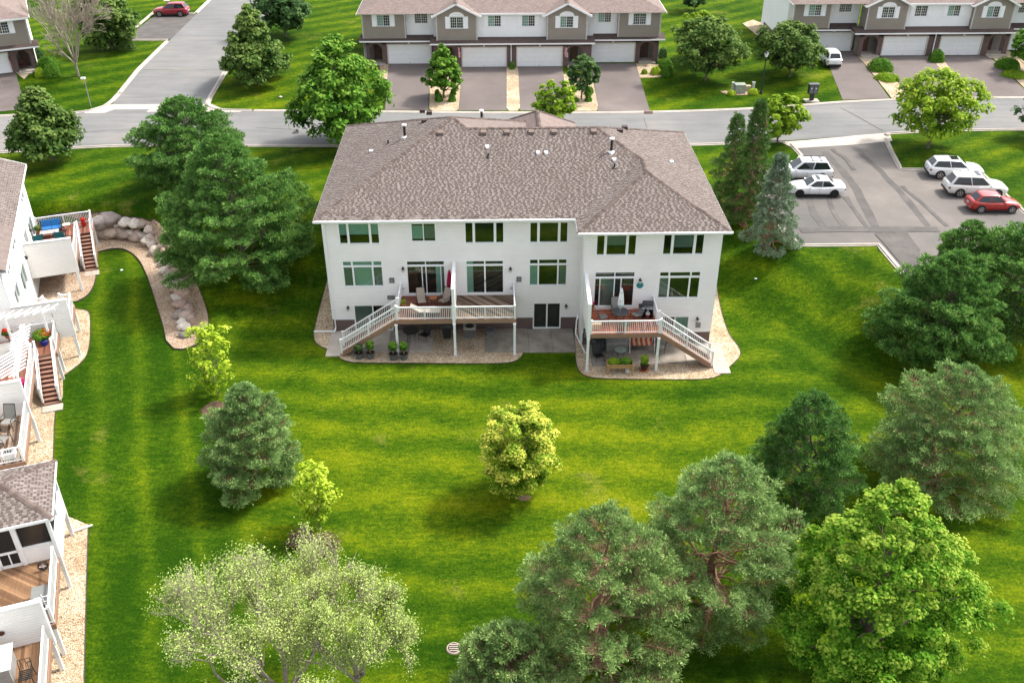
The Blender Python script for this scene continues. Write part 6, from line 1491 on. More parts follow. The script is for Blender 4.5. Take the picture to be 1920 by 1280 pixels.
    for s in (1, -1):
        part('tail_light', T, tail_m, lambda q: q.box(-hl*.992, s*hw*.80-.14, zb_-.28, -hl*.93, s*hw*.80+.10, zb_-.12), bevel=.02)
        part('headlight', T, head_m, lambda q: q.box(hl*.90, s*hw*.68-.16, .62 if kind == 'suv' else .52, hl*.975, s*hw*.68+.14, .76 if kind == 'suv' else .64), bevel=.03)
    part('rear_bumper', T, trim_m if kind == 'suv' else pm, lambda q: q.box(-hl*1.015, -hw*.78, .32, -hl*.96, hw*.78, .50), bevel=.03)
    part('grille', T, trim_m, lambda q: q.box(hl*.955, -hw*.42, .42, hl*1.004, hw*.42, .62), bevel=.02)
    part('license_plate', T, M('plate', (.55, .58, .62), .5), lambda q: q.box(-hl*1.02, -.16, .62, -hl*1.0, .16, .74))
    if rack: part('roof_rack', T, rim_s if rack == 1 else trim_m, lambda q: [q.bar((xs[1]*hl+.1, s*yt_*.86, Hh+.07), (xs[2]*hl-.1, s*yt_*.86, Hh+.07), .035) for s in (1, -1)]+[q.bar((xx, -yt_*.86, Hh+.07), (xx, yt_*.86, Hh+.07), .035) for xx in (-.25*hl, -.55*hl)])
    if sunroof: part('sunroof', T, car_glass, lambda q: q.box(-.25*hl if sunroof == 2 else -.10*hl, -yt_*.62, Hh+.02, xs[2]*hl-.15, yt_*.62, Hh+.058))
    return T
def xy(px, py, z=2.93): p = gz(px, py, z); return (float(p[0]), float(p[1]), 2.93)
lotg = 'cars in the parking lot'
car('sedan', 'white sedan with black wheels and sunroof beside the blue-grey spruce', 0, 0, math.pi-.03, 'sedan', p_white, rim_b, pos=(39.1, 17.0, 2.93), sunroof=1, L=4.75, W=1.85, Hh=1.40, group=lotg)
car('suv', 'silver-white SUV with roof bars parked behind the white sedan', 0, 0, math.pi-.05, 'suv', p_silver, pos=(39.0, 20.4, 2.93), rack=2, L=4.9, W=1.92, Hh=1.70, group=lotg)
car('suv', 'white SUV with dark glass roof, farthest of the three at the right kerb', 0, 0, -.10, 'suv', p_white, pos=(52.4, 20.5, 2.93), sunroof=2, L=4.7, W=1.88, Hh=1.60, group=lotg)
car('suv', 'pearl white large SUV with roof rails next to the red hatchback', 0, 0, -.08, 'suv', p_pearl, pos=(52.6, 16.7, 2.93), rack=1, sunroof=1, L=5.0, W=1.98, Hh=1.74, group=lotg)
car('hatchback', 'red hatchback in front of the pearl white SUV', 0, 0, -.03, 'hatch', p_red, pos=(52.7, 13.5, 2.93), L=4.1, W=1.72, Hh=1.42, group=lotg)
x_, y_, z_ = gp(318, 38); car('suv', 'dark red SUV in the small bay off the side street, top left', 0, 0, math.pi+.0, 'suv', p_maroon, pos=(-31.0, 75.4, z_), L=4.6, W=1.86, Hh=1.65)
x_, y_, z_ = gp(1561, 128); car('suv', 'white SUV parked nose-in on the driveway of the top right townhouses', 0, 0, math.pi/2-.02, 'suv', p_white, pos=(x_+.1, y_+1.9, z_), L=4.6, W=1.86, Hh=1.66)

# ================================================================== furniture and small things
def at(p, z=0.): return (p[0], p[1], z)
def sling_chair(label, x, y, z, rz, fab=fabric_tan, cat='chair', group=None, metal=dark_metal, name='patio_chair', sc=1., back=1.0):
    T = thing(name, label, cat, (x, y, z), rz, group); T.scale = (sc, sc, sc)
    part('seat', T, fab, lambda b: b.add([(-.27, -.28, .42), (.27, -.28, .42), (.27, .24, .36), (-.27, .24, .36), (-.27, -.28, .40), (.27, -.28, .40), (.27, .24, .34), (-.27, .24, .34)], [(0, 1, 2, 3), (4, 7, 6, 5), (0, 4, 5, 1), (1, 5, 6, 2), (2, 6, 7, 3), (3, 7, 4, 0)]))
    part('backrest', T, fab, lambda b: b.add([(-.27, .24, .36), (.27, .24, .36), (.25, .52, back), (-.25, .52, back), (-.27, .26, .35), (.27, .26, .35), (.25, .54, back), (-.25, .54, back)], [(0, 1, 2, 3), (4, 7, 6, 5), (0, 4, 5, 1), (1, 5, 6, 2), (2, 6, 7, 3), (3, 7, 4, 0)]))
    for s in (-1, 1):
        part('side_frame', T, metal, lambda b: (b.tube([(s*.30, -.30, .42), (s*.30, .24, .36), (s*.28, .53, back+.02)], .018, 6), b.tube([(s*.31, -.32, .0), (s*.31, -.28, .62), (s*.31, .30, .60)], .018, 6), b.tube([(s*.31, .0, .40), (s*.31, .42, .0)], .018, 6)))
    part('cross_bar', T, metal, lambda b: b.tube([(-.28, .53, back+.02), (.28, .53, back+.02)], .018, 6)); return T
def lounge_seat(label, x, y, z, rz, wd, cush, name='outdoor_armchair', cat='armchair'):
    T = thing(name, label, cat, (x, y, z), rz)
    part('frame', T, dark_metal, lambda b: (b.box(-wd/2, -.32, .18, wd/2, .34, .24), b.bar((-wd/2, .36, .2), (-wd/2, .44, .82), .04), b.bar((wd/2, .36, .2), (wd/2, .44, .82), .04), b.bar((-wd/2, .44, .82), (wd/2, .44, .82), .04)))
    for s in (-1, 1): part('armrest', T, dark_metal, lambda b: (b.bar((s*wd/2, -.34, .6), (s*wd/2, .42, .6), .05, .03), b.bar((s*wd/2, -.32, 0), (s*wd/2, -.32, .6), .04)))
    for sx in (-1, 1): part('leg', T, dark_metal, lambda b: b.box(sx*wd/2-.02, .32, 0, sx*wd/2+.02, .36, .2))
    n = len(cush)
    for k, mt in enumerate(cush):
        a = -wd/2+.04+(wd-.08)*k/n; e = -wd/2+.04+(wd-.08)*(k+1)/n
        part('cushion', T, mt, lambda b: b.box(a+.01, -.32, .24, e-.01, .30, .36), bevel=.03); part('back_cushion', T, mt, lambda b: b.add([(a+.01, .22, .34), (e-.01, .22, .34), (e-.01, .34, .84), (a+.01, .34, .84), (a+.01, .34, .34), (e-.01, .34, .34), (e-.01, .46, .84), (a+.01, .46, .84)], [(0, 1, 2, 3), (4, 7, 6, 5), (0, 4, 5, 1), (1, 5, 6, 2), (2, 6, 7, 3), (3, 7, 4, 0)]))
    return T
def round_table(label, x, y, z, r, h, top, legs=dark_metal, nl=4, name='patio_table'):
    T = thing(name, label, 'table', (x, y, z)); part('table_top', T, top, lambda b: b.lathe((0, 0, h-.03), [(0, r), (.03, r)], 24)); part('table_rim', T, legs, lambda b: b.tube([(r*math.cos(a), r*math.sin(a), h-.015) for a in np.linspace(0, 2*math.pi, 25)], .016, 5, False))
    for k in range(nl): a = 2*math.pi*(k+.5)/nl; part('leg', T, legs, lambda b: b.tube([(r*.8*math.cos(a), r*.8*math.sin(a), h-.03), (r*.55*math.cos(a), r*.55*math.sin(a), h*.45), (r*.75*math.cos(a), r*.75*math.sin(a), 0)], .016, 6))
    return T
def umbrella(label, x, y, z, h, mt, base=.0, stripe=None, tilt=0):
    T = thing('patio_umbrella', label, 'umbrella', (x, y, z)); part('pole', T, zinc, lambda b: b.lathe((0, 0, 0), [(0, .022), (h, .022), (h+.06, .01)], 8))
    if base: part('base', T, black_plastic, lambda b: b.lathe((0, 0, 0), [(0, .24), (.06, .22), (.1, .05)], 18))
    prof = [(h-1.45, .13), (h-1.2, .17), (h-.9, .16), (h-.6, .13), (h-.3, .10), (h-.02, .04)]
    cn = part('canopy', T, mt, lambda b: b.lathe((0, 0, 0), prof, 32, .22, 8), smooth=True); part('tie_strap', cn, stripe or mt, lambda b: b.lathe((0, 0, h-.95), [(0, .165), (.06, .165)], 16))
    if stripe:
        for k in range(4): part('stripe', cn, stripe, lambda b: b.lathe((0, 0, 0), [(h-1.35+k*.32, .155-.02*k+.005), (h-1.27+k*.32, .16-.02*k+.004)], 32, .2, 8))
    return T
# deck 1 (left unit)
sling_chair('tan sling chair left of the small side table on the left deck', 6.95, -.95, DZ, R_(12), back=1.08, sc=1.05); sling_chair('tan sling chair right of the side table, beside the folded magenta umbrella', 8.45, -.9, DZ, R_(-35), back=1.08, sc=1.05)
round_table('small round side table between the two tan sling chairs', 7.72, -.7, DZ, .27, .5, terracotta)
umbrella('folded magenta umbrella against the siding screen of the left deck', 8.85, .0, DZ, 2.25, magenta_cloth, .2)
lg = thing('chaise_lounge', 'long beige chaise lounge lying along the front railing of the left deck', 'lounger', (7.2, -2.15, DZ), 0)
part('cushion', lg, M('fabric_beige', (.50, .44, .37), .8, .1), lambda b: b.add([(-.95, -.1, .62), (-.35, -.3, .34), (1.05, -.3, .30), (1.05, .3, .30), (-.35, .3, .34), (-.95, .45, .62), (-.95, -.1, .70), (-.35, -.3, .42), (1.05, -.3, .38), (1.05, .3, .38), (-.35, .3, .42), (-.95, .45, .70)], [(6, 7, 10, 11), (7, 8, 9, 10), (0, 1, 7, 6), (1, 2, 8, 7), (2, 3, 9, 8), (3, 4, 10, 9), (4, 5, 11, 10), (5, 0, 6, 11)]), bevel=.02)
part('frame', lg, M('frame_purple_dark', (.04, .025, .06), .6), lambda b: (b.box(-.4, -.3, .26, 1.05, -.26, .32), b.box(-.4, .26, .26, 1.05, .3, .32)))
for a, c in ((-.3, -.27), (.95, -.27), (-.3, .27), (.95, .27)): part('leg', lg, dark_metal, lambda b: b.box(a-.02, c-.02, 0, a+.02, c+.02, .28))
gpot = thing('potted_grass', 'potted yellow-green grass in the left corner of the left deck', 'plant', (5.72, -1.2, DZ)); part('pot', gpot, terracotta, lambda b: b.lathe((0, 0, 0), [(0, .10), (.25, .15), (.27, .13)], 14))
V, Q = quads_from(np.array([0, 0, .28])+rng.normal(0, .04, (260, 3)), None, rng.uniform(.2, .42, 260), .03, dirv=unit(rdir(260)*.5+np.array([0, 0, 1.]))); fastmesh('foliage', V, Q, LM['lime'], gpot, rng.random(260))
# deck 2
round_table('round dark glass patio table around the striped umbrella on the redwood deck', 20.25, -3.2, DZ, .58, .72, M('table_glass', (.06, .06, .065), .15, .6))
umbrella('folded teal and white striped umbrella through the table on the redwood deck', 20.25, -3.2, DZ, 2.5, M('cloth_white', (.7, .72, .72), .8, .1), 0, M('cloth_teal', (.05, .27, .30), .8, .1))
sling_chair('grey sling chair left of the round table on the redwood deck', 19.1, -3.25, DZ, R_(90+15), fabric_grey); sling_chair('grey sling chair right of the round table, turned away, on the redwood deck', 21.4, -3.0, DZ, R_(-70), fabric_grey)
sling_chair('grey sling chair behind the round table next to the deck door', 20.1, -2.25, DZ, R_(5), fabric_grey); sling_chair('grey sling chair in front of the round table at the deck railing', 20.5, -4.2, DZ, R_(180), fabric_grey, back=.95)
bx = thing('storage_box', 'light tan box in the left front corner of the redwood deck', 'box', (18.6, -4.1, DZ)); part('body', bx, M('tan_box', (.48, .30, .18), .7), lambda b: b.box(-.3, -.2, 0, .3, .2, .36)); part('lid', bx, M('tan_box_lid', (.55, .38, .25), .7), lambda b: b.box(-.32, -.22, .36, .32, .22, .42), bevel=.01)
fp = thing('flower_pot', 'magenta flowers in a pot by the door of the redwood deck', 'flower pot', (18.5, -2.1, DZ)); part('pot', fp, terracotta, lambda b: b.lathe((0, 0, 0), [(0, .10), (.5, .15), (.52, .12)], 14))
def leafball(par, c, r, n, lm, ls, nm='foliage'):
    d_ = rdir(n); P = np.array(c)+d_*(rng.random(n)**.4)[:, None]*np.array(r); V, Q = quads_from(P, unit(d_+rng.normal(0, .5, (n, 3))+np.array([0, 0, .4])), ls*rng.uniform(.6, 1.2, n), .6); return fastmesh(nm, V, Q, LM[lm], par, np.clip(.5+.3*d_[:, 2]+rng.normal(0, .12, n), 0, 1))  # colour lightens toward the top, painting in light from above
leafball(fp, (0, 0, .62), (.16, .16, .12), 160, 'mid', .06); leafball(fp, (0, 0, .72), (.17, .17, .12), 160, 'pink', .05, 'flowers')
gr = thing('grill', 'black gas grill with red and white tank on the redwood deck', 'grill', (22.15, -2.75, DZ), R_(-6))
def hoodf(b): b.prism([(-.0, .9), (.0, .9)], 0, 0)
part('hood', gr, black_plastic, lambda b: b.add([(-.36, -.28, .92), (.36, -.28, .92), (.36, .26, .92), (-.36, .26, .92), (-.36, -.22, 1.12), (.36, -.22, 1.12), (.36, .02, 1.26), (-.36, .02, 1.26), (.36, .24, 1.14), (-.36, .24, 1.14)], [(0, 1, 5, 4), (4, 5, 6, 7), (7, 6, 8, 9), (9, 8, 2, 3), (0, 4, 7, 9, 3), (1, 2, 8, 6, 5)]), bevel=.03)
part('handle', gr, zinc, lambda b: b.tube([(-.28, -.32, 1.0), (.28, -.32, 1.0)], .018, 8))
part('control_panel', gr, zinc, lambda b: b.add([(-.38, -.36, .80), (.38, -.36, .80), (.38, -.28, .92), (-.38, -.28, .92)], [(0, 1, 2, 3)]))
for k in range(4): part('knob', gr, black_plastic, lambda b: b.lathe((-.27+k*.18, -.36, .84), [(0, .035), (.04, .03)], 10))
part('cart', gr, black_plastic, lambda b: (b.box(-.36, -.3, .78, .36, .26, .92), b.box(-.36, .22, .08, .36, .26, .8), b.box(-.36, -.28, .08, -.32, .26, .8), b.box(.32, -.28, .08, .36, .26, .8), b.box(-.36, -.28, .06, .36, .26, .1)))
part('side_shelf', gr, black_plastic, lambda b: (b.box(-.62, -.25, .84, -.38, .22, .88)))
gt = part('gas_tank', gr, M('tank_white', (.7, .7, .7), .4, .5), lambda b: b.lathe((.02, -.05, .1), [(0, .13), (.04, .16), (.28, .16), (.36, .1), (.38, .06), (.46, .06)], 16), smooth=True)
part('tank_label', gt, red_paint, lambda b: b.lathe((.02, -.05, .14), [(0, .163), (.13, .163)], 16))
bas = thing('basket', 'white wire flower stand behind the railing at the stair end of the redwood deck', 'plant stand', (22.0, -4.3, DZ)); part('frame', bas, white_vinyl, lambda b: [b.tube([(-.25, y2, 0), (-.2, y2, .5), (.2, y2, .5), (.25, y2, 0)], .014, 5) for y2 in (-.12, .12)]); leafball(bas, (0, 0, .5), (.26, .14, .14), 200, 'pink', .045, 'flowers')
# under the decks
for i, (x, y, lab) in enumerate(((2.65, -3.05, 'leftmost of the four grey potted tomato plants, at the foot of the stairs'), (3.43, -3.05, 'second potted tomato plant from the stairs, nearest the leftmost one'), (5.0, -3.22, 'third potted tomato plant, left of the deck post'), (5.72, -3.22, 'fourth potted tomato plant, right of the deck post'))):
    T = thing('potted_plant', lab, 'potted plant', (x, y, .03), 0, 'potted plants along the gravel edge')
    part('pot', T, grey_plastic, lambda b: b.lathe((0, 0, 0), [(0, .22), (.42, .31), (.44, .33), (.46, .33), (.46, .29), (.38, .28)], 20), smooth=False); part('soil', T, soil, lambda b: b.lathe((0, 0, .39), [(0, .28), (.01, .28)], 16))
    segmesh('stem', [(0, 0, .38)]*4, [(.1*math.cos(k*1.6), .1*math.sin(k*1.6), 1.0) for k in range(4)], [.015]*4, [.008]*4, MATS['cedar'], T, 4); leafball(T, (0, 0, 1.05 if i != 0 else .85), (.30, .30, .36 if i != 0 else .26), 430, 'mid' if i else 'dark', .085)
ac = thing('air_conditioner', 'grey air conditioner unit with round top fan under the left deck', 'air conditioner', (10.15, -.35, .05)); part('cabinet', ac, M('ac_grey', (.22, .21, .2), .5), lambda b: b.box(-.42, -.42, 0, .42, .42, .75), bevel=.02); part('top_cover', ac, M('ac_beige', (.52, .48, .44), .5), lambda b: b.box(-.44, -.44, .75, .44, .44, .80), bevel=.02); part('fan_grille', ac, black_plastic, lambda b: [b.tube([(r_*math.cos(a), r_*math.sin(a), .81) for a in np.linspace(0, 2*math.pi, 21)], .012, 4, False) for r_ in (.1, .17, .24, .31)]); part('fan', ac, black_plastic, lambda b: b.lathe((0, 0, .795), [(0, .28), (.008, .28)], 20))
part('louver', ac, black_plastic, lambda b: [b.box(-.40, -.43, .08+k*.09, .40, -.422, .12+k*.09) for k in range(7)])
bn = thing('refuse_bin', 'dark wheeled refuse bin beside the middle deck post', 'bin', (8.55, -.5, .05)); part('body', bn, black_plastic, lambda b: b.add([(-.24, -.26, 0), (.24, -.26, 0), (.24, .22, 0), (-.24, .22, 0), (-.32, -.34, .95), (.32, -.34, .95), (.32, .3, .95), (-.32, .3, .95)], [(0, 3, 2, 1), (0, 1, 5, 4), (1, 2, 6, 5), (2, 3, 7, 6), (3, 0, 4, 7)]), bevel=.02); part('lid', bn, grey_plastic, lambda b: b.box(-.34, -.36, .95, .34, .34, 1.02), bevel=.03)
for s in (-1, 1): part('wheel', bn, tyre_m, lambda b: b.tube([(s*.2, .28, .1), (s*.26, .28, .1)], .1, 12))
tb = thing('metal_tub', 'round galvanised tub on the shaded patio slab under the left deck', 'tub', (11.6, -.25, .07)); part('wall', tb, zinc, lambda b: (b.lathe((0, 0, 0), [(0, .30), (.38, .36)], 22), )); part('water', tb, grey_plastic, lambda b: b.lathe((0, 0, .36), [(0, .33), (.025, .33)], 22)); part('rim', tb, zinc, lambda b: b.tube([(.36*math.cos(a), .36*math.sin(a), .39) for a in np.linspace(0, 2*math.pi, 23)], .02, 5, False))
round_table('dark metal table in the shade under the left deck', 6.05, -.75, .07, .55, .72, dark_metal); sling_chair('dark patio chair in the shade under the left deck', 7.0, -.8, .07, R_(-30), dark_metal)
bin2 = thing('rain_barrel', 'dark grey round barrel under the redwood deck behind its left post', 'barrel', (19.0, -2.5, .07)); part('barrel', bin2, M('barrel_blue_grey', (.05, .06, .07), .5), lambda b: b.lathe((0, 0, 0), [(0, .36), (.5, .42), (.95, .38)], 20)); part('lid', bin2, black_plastic, lambda b: b.lathe((0, 0, .95), [(0, .40), (.05, .40)], 20))
dbx = thing('deck_box', 'grey storage chest in the shade under the redwood deck', 'chest', (20.3, -2.35, .07)); part('body', dbx, M('chest_grey', (.24, .235, .22), .6), lambda b: b.box(-.75, -.35, 0, .75, .35, .62), bevel=.02); part('lid', dbx, M('chest_lid', (.34, .33, .31), .6), lambda b: b.box(-.78, -.38, .62, .78, .38, .70), bevel=.02)
round_table('low glass topped table under the redwood deck behind the planter', 20.45, -3.3, .07, .42, .55, M('glass_pale', (.3, .36, .33), .1, .6))
sw = thing('swing_seat', 'red and tan striped swing seat under the redwood deck', 'swing seat', (22.0, -2.3, .07))
for k in range(9): part('stripe_cushion', sw, M('stripe_red', (.34, .06, .04), .8) if k % 2 == 0 else M('stripe_tan', (.52, .38, .25), .8), lambda b: b.add([(-.75+k*.167, -.3, .48), (-.75+(k+1)*.167, -.3, .48), (-.75+(k+1)*.167, .2, .5), (-.75+k*.167, .2, .5), (-.75+k*.167, .38, 1.1), (-.75+(k+1)*.167, .38, 1.1), (-.75+k*.167, -.3, .4), (-.75+(k+1)*.167, -.3, .4)], [(0, 1, 2, 3), (3, 2, 5, 4), (6, 7, 1, 0)]))
part('frame', sw, white_vinyl, lambda b: [b.tube([(s*.85, -.6, 0), (s*.85, 0, 1.6), (s*.85, .6, 0)], .03, 6) for s in (-1, 1)]+[b.tube([(-.85, 0, 1.6), (.85, 0, 1.6)], .03, 6)])
sling_chair('grey folding chair in shade under the redwood deck by the stairs', 23.3, -2.7, .07, R_(-20), fabric_grey); sling_chair('dark chair half hidden behind the left post of the redwood deck', 18.9, -3.7, .07, R_(20), dark_metal)
pl = thing('raised_planter', 'cedar raised planter box full of leafy greens in front of the redwood deck', 'planter', (20.2, -5.12, .03))
part('side_board', pl, cedar, lambda b: b.box(-.85, -.30, .48, .85, -.26, .78)); part('side_board', pl, cedar, lambda b: b.box(-.85, .26, .48, .85, .30, .78)); part('end_board', pl, cedar, lambda b: b.box(-.85, -.26, .48, -.81, .26, .78)); part('end_board', pl, cedar, lambda b: b.box(.81, -.26, .48, .85, .26, .78)); part('soil', pl, soil, lambda b: b.box(-.81, -.26, .5, .81, .26, .72))
for a, c in ((-.81, -.33), (.81, -.33), (-.81, .33), (.81, .33)): part('leg', pl, cedar, lambda b: b.box(a-.06, c-.05, 0, a+.06, c+.05, .80))
leafball(pl, (-.45, 0, .88), (.42, .3, .22), 420, 'bright', .09); leafball(pl, (.35, 0, .90), (.45, .32, .25), 460, 'mid', .09)
bk_ = thing('bucket', 'white bucket on the gravel under the cedar planter', 'bucket', (20.7, -5.1, .03)); part('pail', bk_, white_vinyl, lambda b: b.lathe((0, 0, 0), [(0, .12), (.26, .15), (.27, .13)], 14)); part('handle', bk_, zinc, lambda b: b.tube([(.14*math.cos(a), 0, .24+.1*math.sin(a)) for a in np.linspace(0, math.pi, 9)], .006, 4))
pp_ = thing('potted_plant', 'leafy pepper plant in a dark brown pot right of the cedar planter', 'potted plant', (21.85, -4.95, .03)); part('saucer', pp_, terracotta, lambda b: b.lathe((0, 0, 0), [(0, .3), (.06, .33), (.07, .28)], 18)); part('pot', pp_, M('pot_dark_brown', (.04, .022, .016), .4), lambda b: b.lathe((0, 0, .06), [(0, .18), (.34, .29), (.38, .31), (.38, .27), (.34, .26)], 18)); leafball(pp_, (0, 0, .85), (.27, .27, .42), 380, 'bright', .085)
# left row: deck A lounge set
def L3(s, t, z=LZ): return (*lw(s, t)[:2], z)
blue = M('cushion_blue', (.03, .14, .36), .8, .1); teal = M('cushion_teal', (.02, .13, .15), .8, .1); slate = M('cushion_slate', (.03, .03, .035), .8)
def lounge_px(label, s, t, face, wd, cush, **k): x, y, z = L3(s, t); return lounge_seat(label, x, y, z, LA+face, wd, cush, **k)
lounge_px('blue cushioned loveseat against the far railing of the left row deck', 1.05, 1.25, R_(90), 1.5, [blue, blue], name='loveseat', cat='sofa')
lounge_px('dark teal armchair nearest the house wall on the far left deck', 3.0, .35, R_(-75), .75, [teal]); lounge_px('dark teal armchair nearest the stair on the far left deck', 2.95, 1.95, R_(-95), .75, [teal])
x, y, z = L3(2.05, 1.15); ct = thing('coffee_table', 'low grey coffee table between the blue loveseat and the teal armchairs', 'table', (x, y, z), LA); part('table_top', ct, M('table_grey', (.33, .32, .31), .5), lambda b: b.box(-.35, -.7, .38, .35, .7, .43), bevel=.01)
for a, c in ((-.3, -.62), (.3, -.62), (-.3, .62), (.3, .62)): part('leg', ct, dark_metal, lambda b: b.box(a-.02, c-.02, 0, a+.02, c+.02, .38))
x, y, z = L3(1.25, 2.4); st_ = thing('side_table', 'small white side table right of the blue loveseat', 'table', (x, y, z), LA); part('table_top', st_, M('ivory_top', (.58, .52, .44), .5), lambda b: b.box(-.25, -.28, .48, .25, .28, .52), bevel=.01)
for a, c in ((-.2, -.22), (.2, -.22), (-.2, .22), (.2, .22)): part('leg', st_, dark_metal, lambda b: b.bar((a, c, .48), (a*1.2, c*1.2, 0), .025))
x, y, z = L3(.95, 3.65); rp = thing('flower_pot', 'tall red glazed pot on the stair landing of the far left deck', 'flower pot', (x, y, z)); part('pot', rp, red_paint, lambda b: b.lathe((0, 0, 0), [(0, .13), (.2, .2), (.42, .17), (.48, .21), (.5, .18)], 16), smooth=True); leafball(rp, (0, 0, .6), (.2, .2, .16), 160, 'red', .06, 'flowers')
x, y, z = L3(1.2, .25); gp_ = thing('potted_plant', 'green potted plant by the house wall on the far left deck', 'potted plant', (x, y, z)); part('pot', gp_, terracotta, lambda b: b.lathe((0, 0, 0), [(0, .12), (.3, .19), (.32, .16)], 14)); leafball(gp_, (0, 0, .5), (.26, .26, .25), 260, 'olive', .08)
x, y, z = L3(15.2, 2.75); yc = thing('yellow_bin', 'pale yellow box in the corner of the small deck behind the siding screen', 'box', (x, y, z), LA); part('body', yc, M('pale_yellow', (.60, .52, .22), .6), lambda b: b.box(-.3, -.2, 0, .3, .2, .5)); part('lid', yc, white_vinyl, lambda b: b.box(-.32, -.22, .5, .32, .22, .54))
x, y, z = L3(18.75, 1.55); fb_ = thing('flower_pot', 'cobalt blue pot overflowing with red flowers at the top of the left-edge stair', 'flower pot', (x, y, z), LA); part('pot', fb_, blue_glaze, lambda b: b.lathe((.3, 0, 0), [(0, .2), (.35, .27), (.38, .24)], 18)); leafball(fb_, (0, -.1, .62), (.62, .6, .32), 1300, 'mid', .08); leafball(fb_, (.05, .1, .78), (.5, .45, .2), 230, 'red', .06, 'flowers')
x, y, z = L3(18.4, -.55); fh = thing('flower_pot', 'small pot of red and pink flowers under the pergola beam', 'flower pot', (x, y, z+.6), LA); part('pot', fh, terracotta, lambda b: b.lathe((0, 0, 0), [(0, .15), (.25, .22), (.27, .18)], 14)); leafball(fh, (0, 0, .4), (.32, .32, .22), 380, 'olive', .07); leafball(fh, (0, 0, .55), (.28, .28, .14), 160, 'red', .06, 'flowers'); part('stand', fh, dark_metal, lambda b: b.lathe((0, 0, -.6), [(0, .15), (.05, .03), (.6, .03)], 8))
x, y, z = L3(24.5, .6); fm = thing('flower_pot', 'pot of magenta petunias beside the railing under the pergola, left edge', 'flower pot', (x, y, z), LA); part('pot', fm, black_plastic, lambda b: b.lathe((0, 0, 0), [(0, .15), (.4, .22), (.42, .18)], 14)); leafball(fm, (0, 0, .75), (.34, .34, .32), 520, 'pink', .07, 'flowers'); leafball(fm, (0, 0, .55), (.3, .3, .25), 200, 'mid', .07)
x, y, z = L3(20.2, -1.1); tt_ = thing('covered_table', 'square grey covered table in the shade of the pergola', 'table', (x, y, z), LA); part('cover', tt_, M('cover_grey', (.24, .235, .225), .7), lambda b: b.add([(-.9, -1.1, .75), (.9, -1.1, .75), (.9, 1.1, .75), (-.9, 1.1, .75), (0, 0, .83), (-.95, -1.15, .2), (.95, -1.15, .2), (.95, 1.15, .2), (-.95, 1.15, .2)], [(0, 1, 4), (1, 2, 4), (2, 3, 4), (3, 0, 4), (5, 6, 1, 0), (6, 7, 2, 1), (7, 8, 3, 2), (8, 5, 0, 3)]))
part('hem', tt_, black_plastic, lambda b: b.box(-.9, -1.1, 0, .9, 1.1, .2))
x, y, z = L3(27.9, .1); sling_chair('grey mesh patio chair facing the dark table on the left-edge deck', x, y, z, LA+R_(70), fabric_grey, sc=1.15, back=1.05)
x, y, z = L3(29.6, -.1); sling_chair('grey mesh patio chair nearest the railing on the left-edge deck', x, y, z, LA+R_(150), fabric_grey, sc=1.15, back=1.05)
x, y, z = L3(29.0, -1.2); round_table('round table with tan top between the grey mesh chairs, left edge', x, y, z, .75, .7, M('tabletop_tan', (.34, .28, .23), .5), nl=5)
x, y, z = L3(30.8, .3); bb_ = thing('planter_box', 'white box with dark inside in the railing corner of the left-edge deck', 'box', (x, y, z), LA); part('body', bb_, white_vinyl, lambda b: b.box(-.3, -.35, 0, .3, .35, .4), bevel=.05); part('inside', bb_, black_plastic, lambda b: b.box(-.2, -.25, .4, .2, .25, .41))
# deck D and E
x, y, z = L3(40.6, 2.55); hr_ = thing('hose_reel', 'black and white hose reel by the screened porch wall, lower left', 'hose reel', (x, y, z), LA)
part('reel', hr_, black_plastic, lambda b: [b.tube([(0, .22*math.cos(a), .3+.22*math.sin(a)) for a in np.linspace(0, 2*math.pi, 17)], .03, 6, False), b.tube([(.1, .2*math.cos(a), .3+.2*math.sin(a)) for a in np.linspace(0, 2*math.pi, 17)], .03, 6, False)]); part('frame', hr_, white_vinyl, lambda b: (b.bar((0, 0, 0), (0, 0, .5), .04), b.bar((.1, -.2, .3), (.1, .2, .3), .03)))
x, y, z = L3(42.9, 2.55); bx2 = thing('storage_box', 'dark grey storage box against the railing of the weathered deck, lower left', 'box', (x, y, z), LA); part('body', bx2, M('box_slate', (.12, .125, .12), .6), lambda b: b.box(-.62, -.32, 0, .62, .32, .52)); part('lid', bx2, M('box_slate_lid', (.17, .175, .17), .6), lambda b: b.box(-.65, -.35, .52, .65, .35, .58), bevel=.02)
x, y, z = L3(43.6, 2.9); sn = thing('plant_hook', 'small white trellis tied to the railing of the weathered deck', 'trellis', (x, y, z), LA); part('upright', sn, white_vinyl, lambda b: b.bar((0, 0, 0), (0, -.05, 1.25), .03)); part('crossbar', sn, white_vinyl, lambda b: (b.bar((0, -.35, 1.1), (0, .2, 1.1), .025), b.bar((0, -.35, .8), (0, .2, .8), .025)))
x, y, z = L3(42.3, -.95); wbx = thing('wooden_stool', 'small reddish wooden stool at the very left edge on the weathered deck', 'stool', (x, y, z), LA); part('seat', wbx, terracotta, lambda b: b.box(-.3, -.25, .42, .3, .25, .47))
for a, c in ((-.25, -.2), (.25, -.2), (-.25, .2), (.25, .2)): part('leg', wbx, terracotta, lambda b: b.box(a-.03, c-.03, 0, a+.03, c+.03, .42))
x, y, z = L3(46.6, .95); wt = thing('glass_table', 'pale marbled rectangular tabletop in the bottom left corner', 'table', (x, y, z), LA); part('table_top', wt, M('marble_pale', (.52, .58, .55), .25, .5, var=.15, scale=2), lambda b: b.box(-.75, -1.3, .98, .75, .85, 1.04), bevel=.02); part('table_body', wt, M('island_grey', (.25, .25, .24), .6), lambda b: b.box(-.68, -1.2, 0, .68, .75, .98))
x, y, z = L3(47.3, 2.25); ic = thing('iron_chair', 'dark wrought iron chair with curved back beside the pale tabletop', 'chair', (x, y, z), LA)
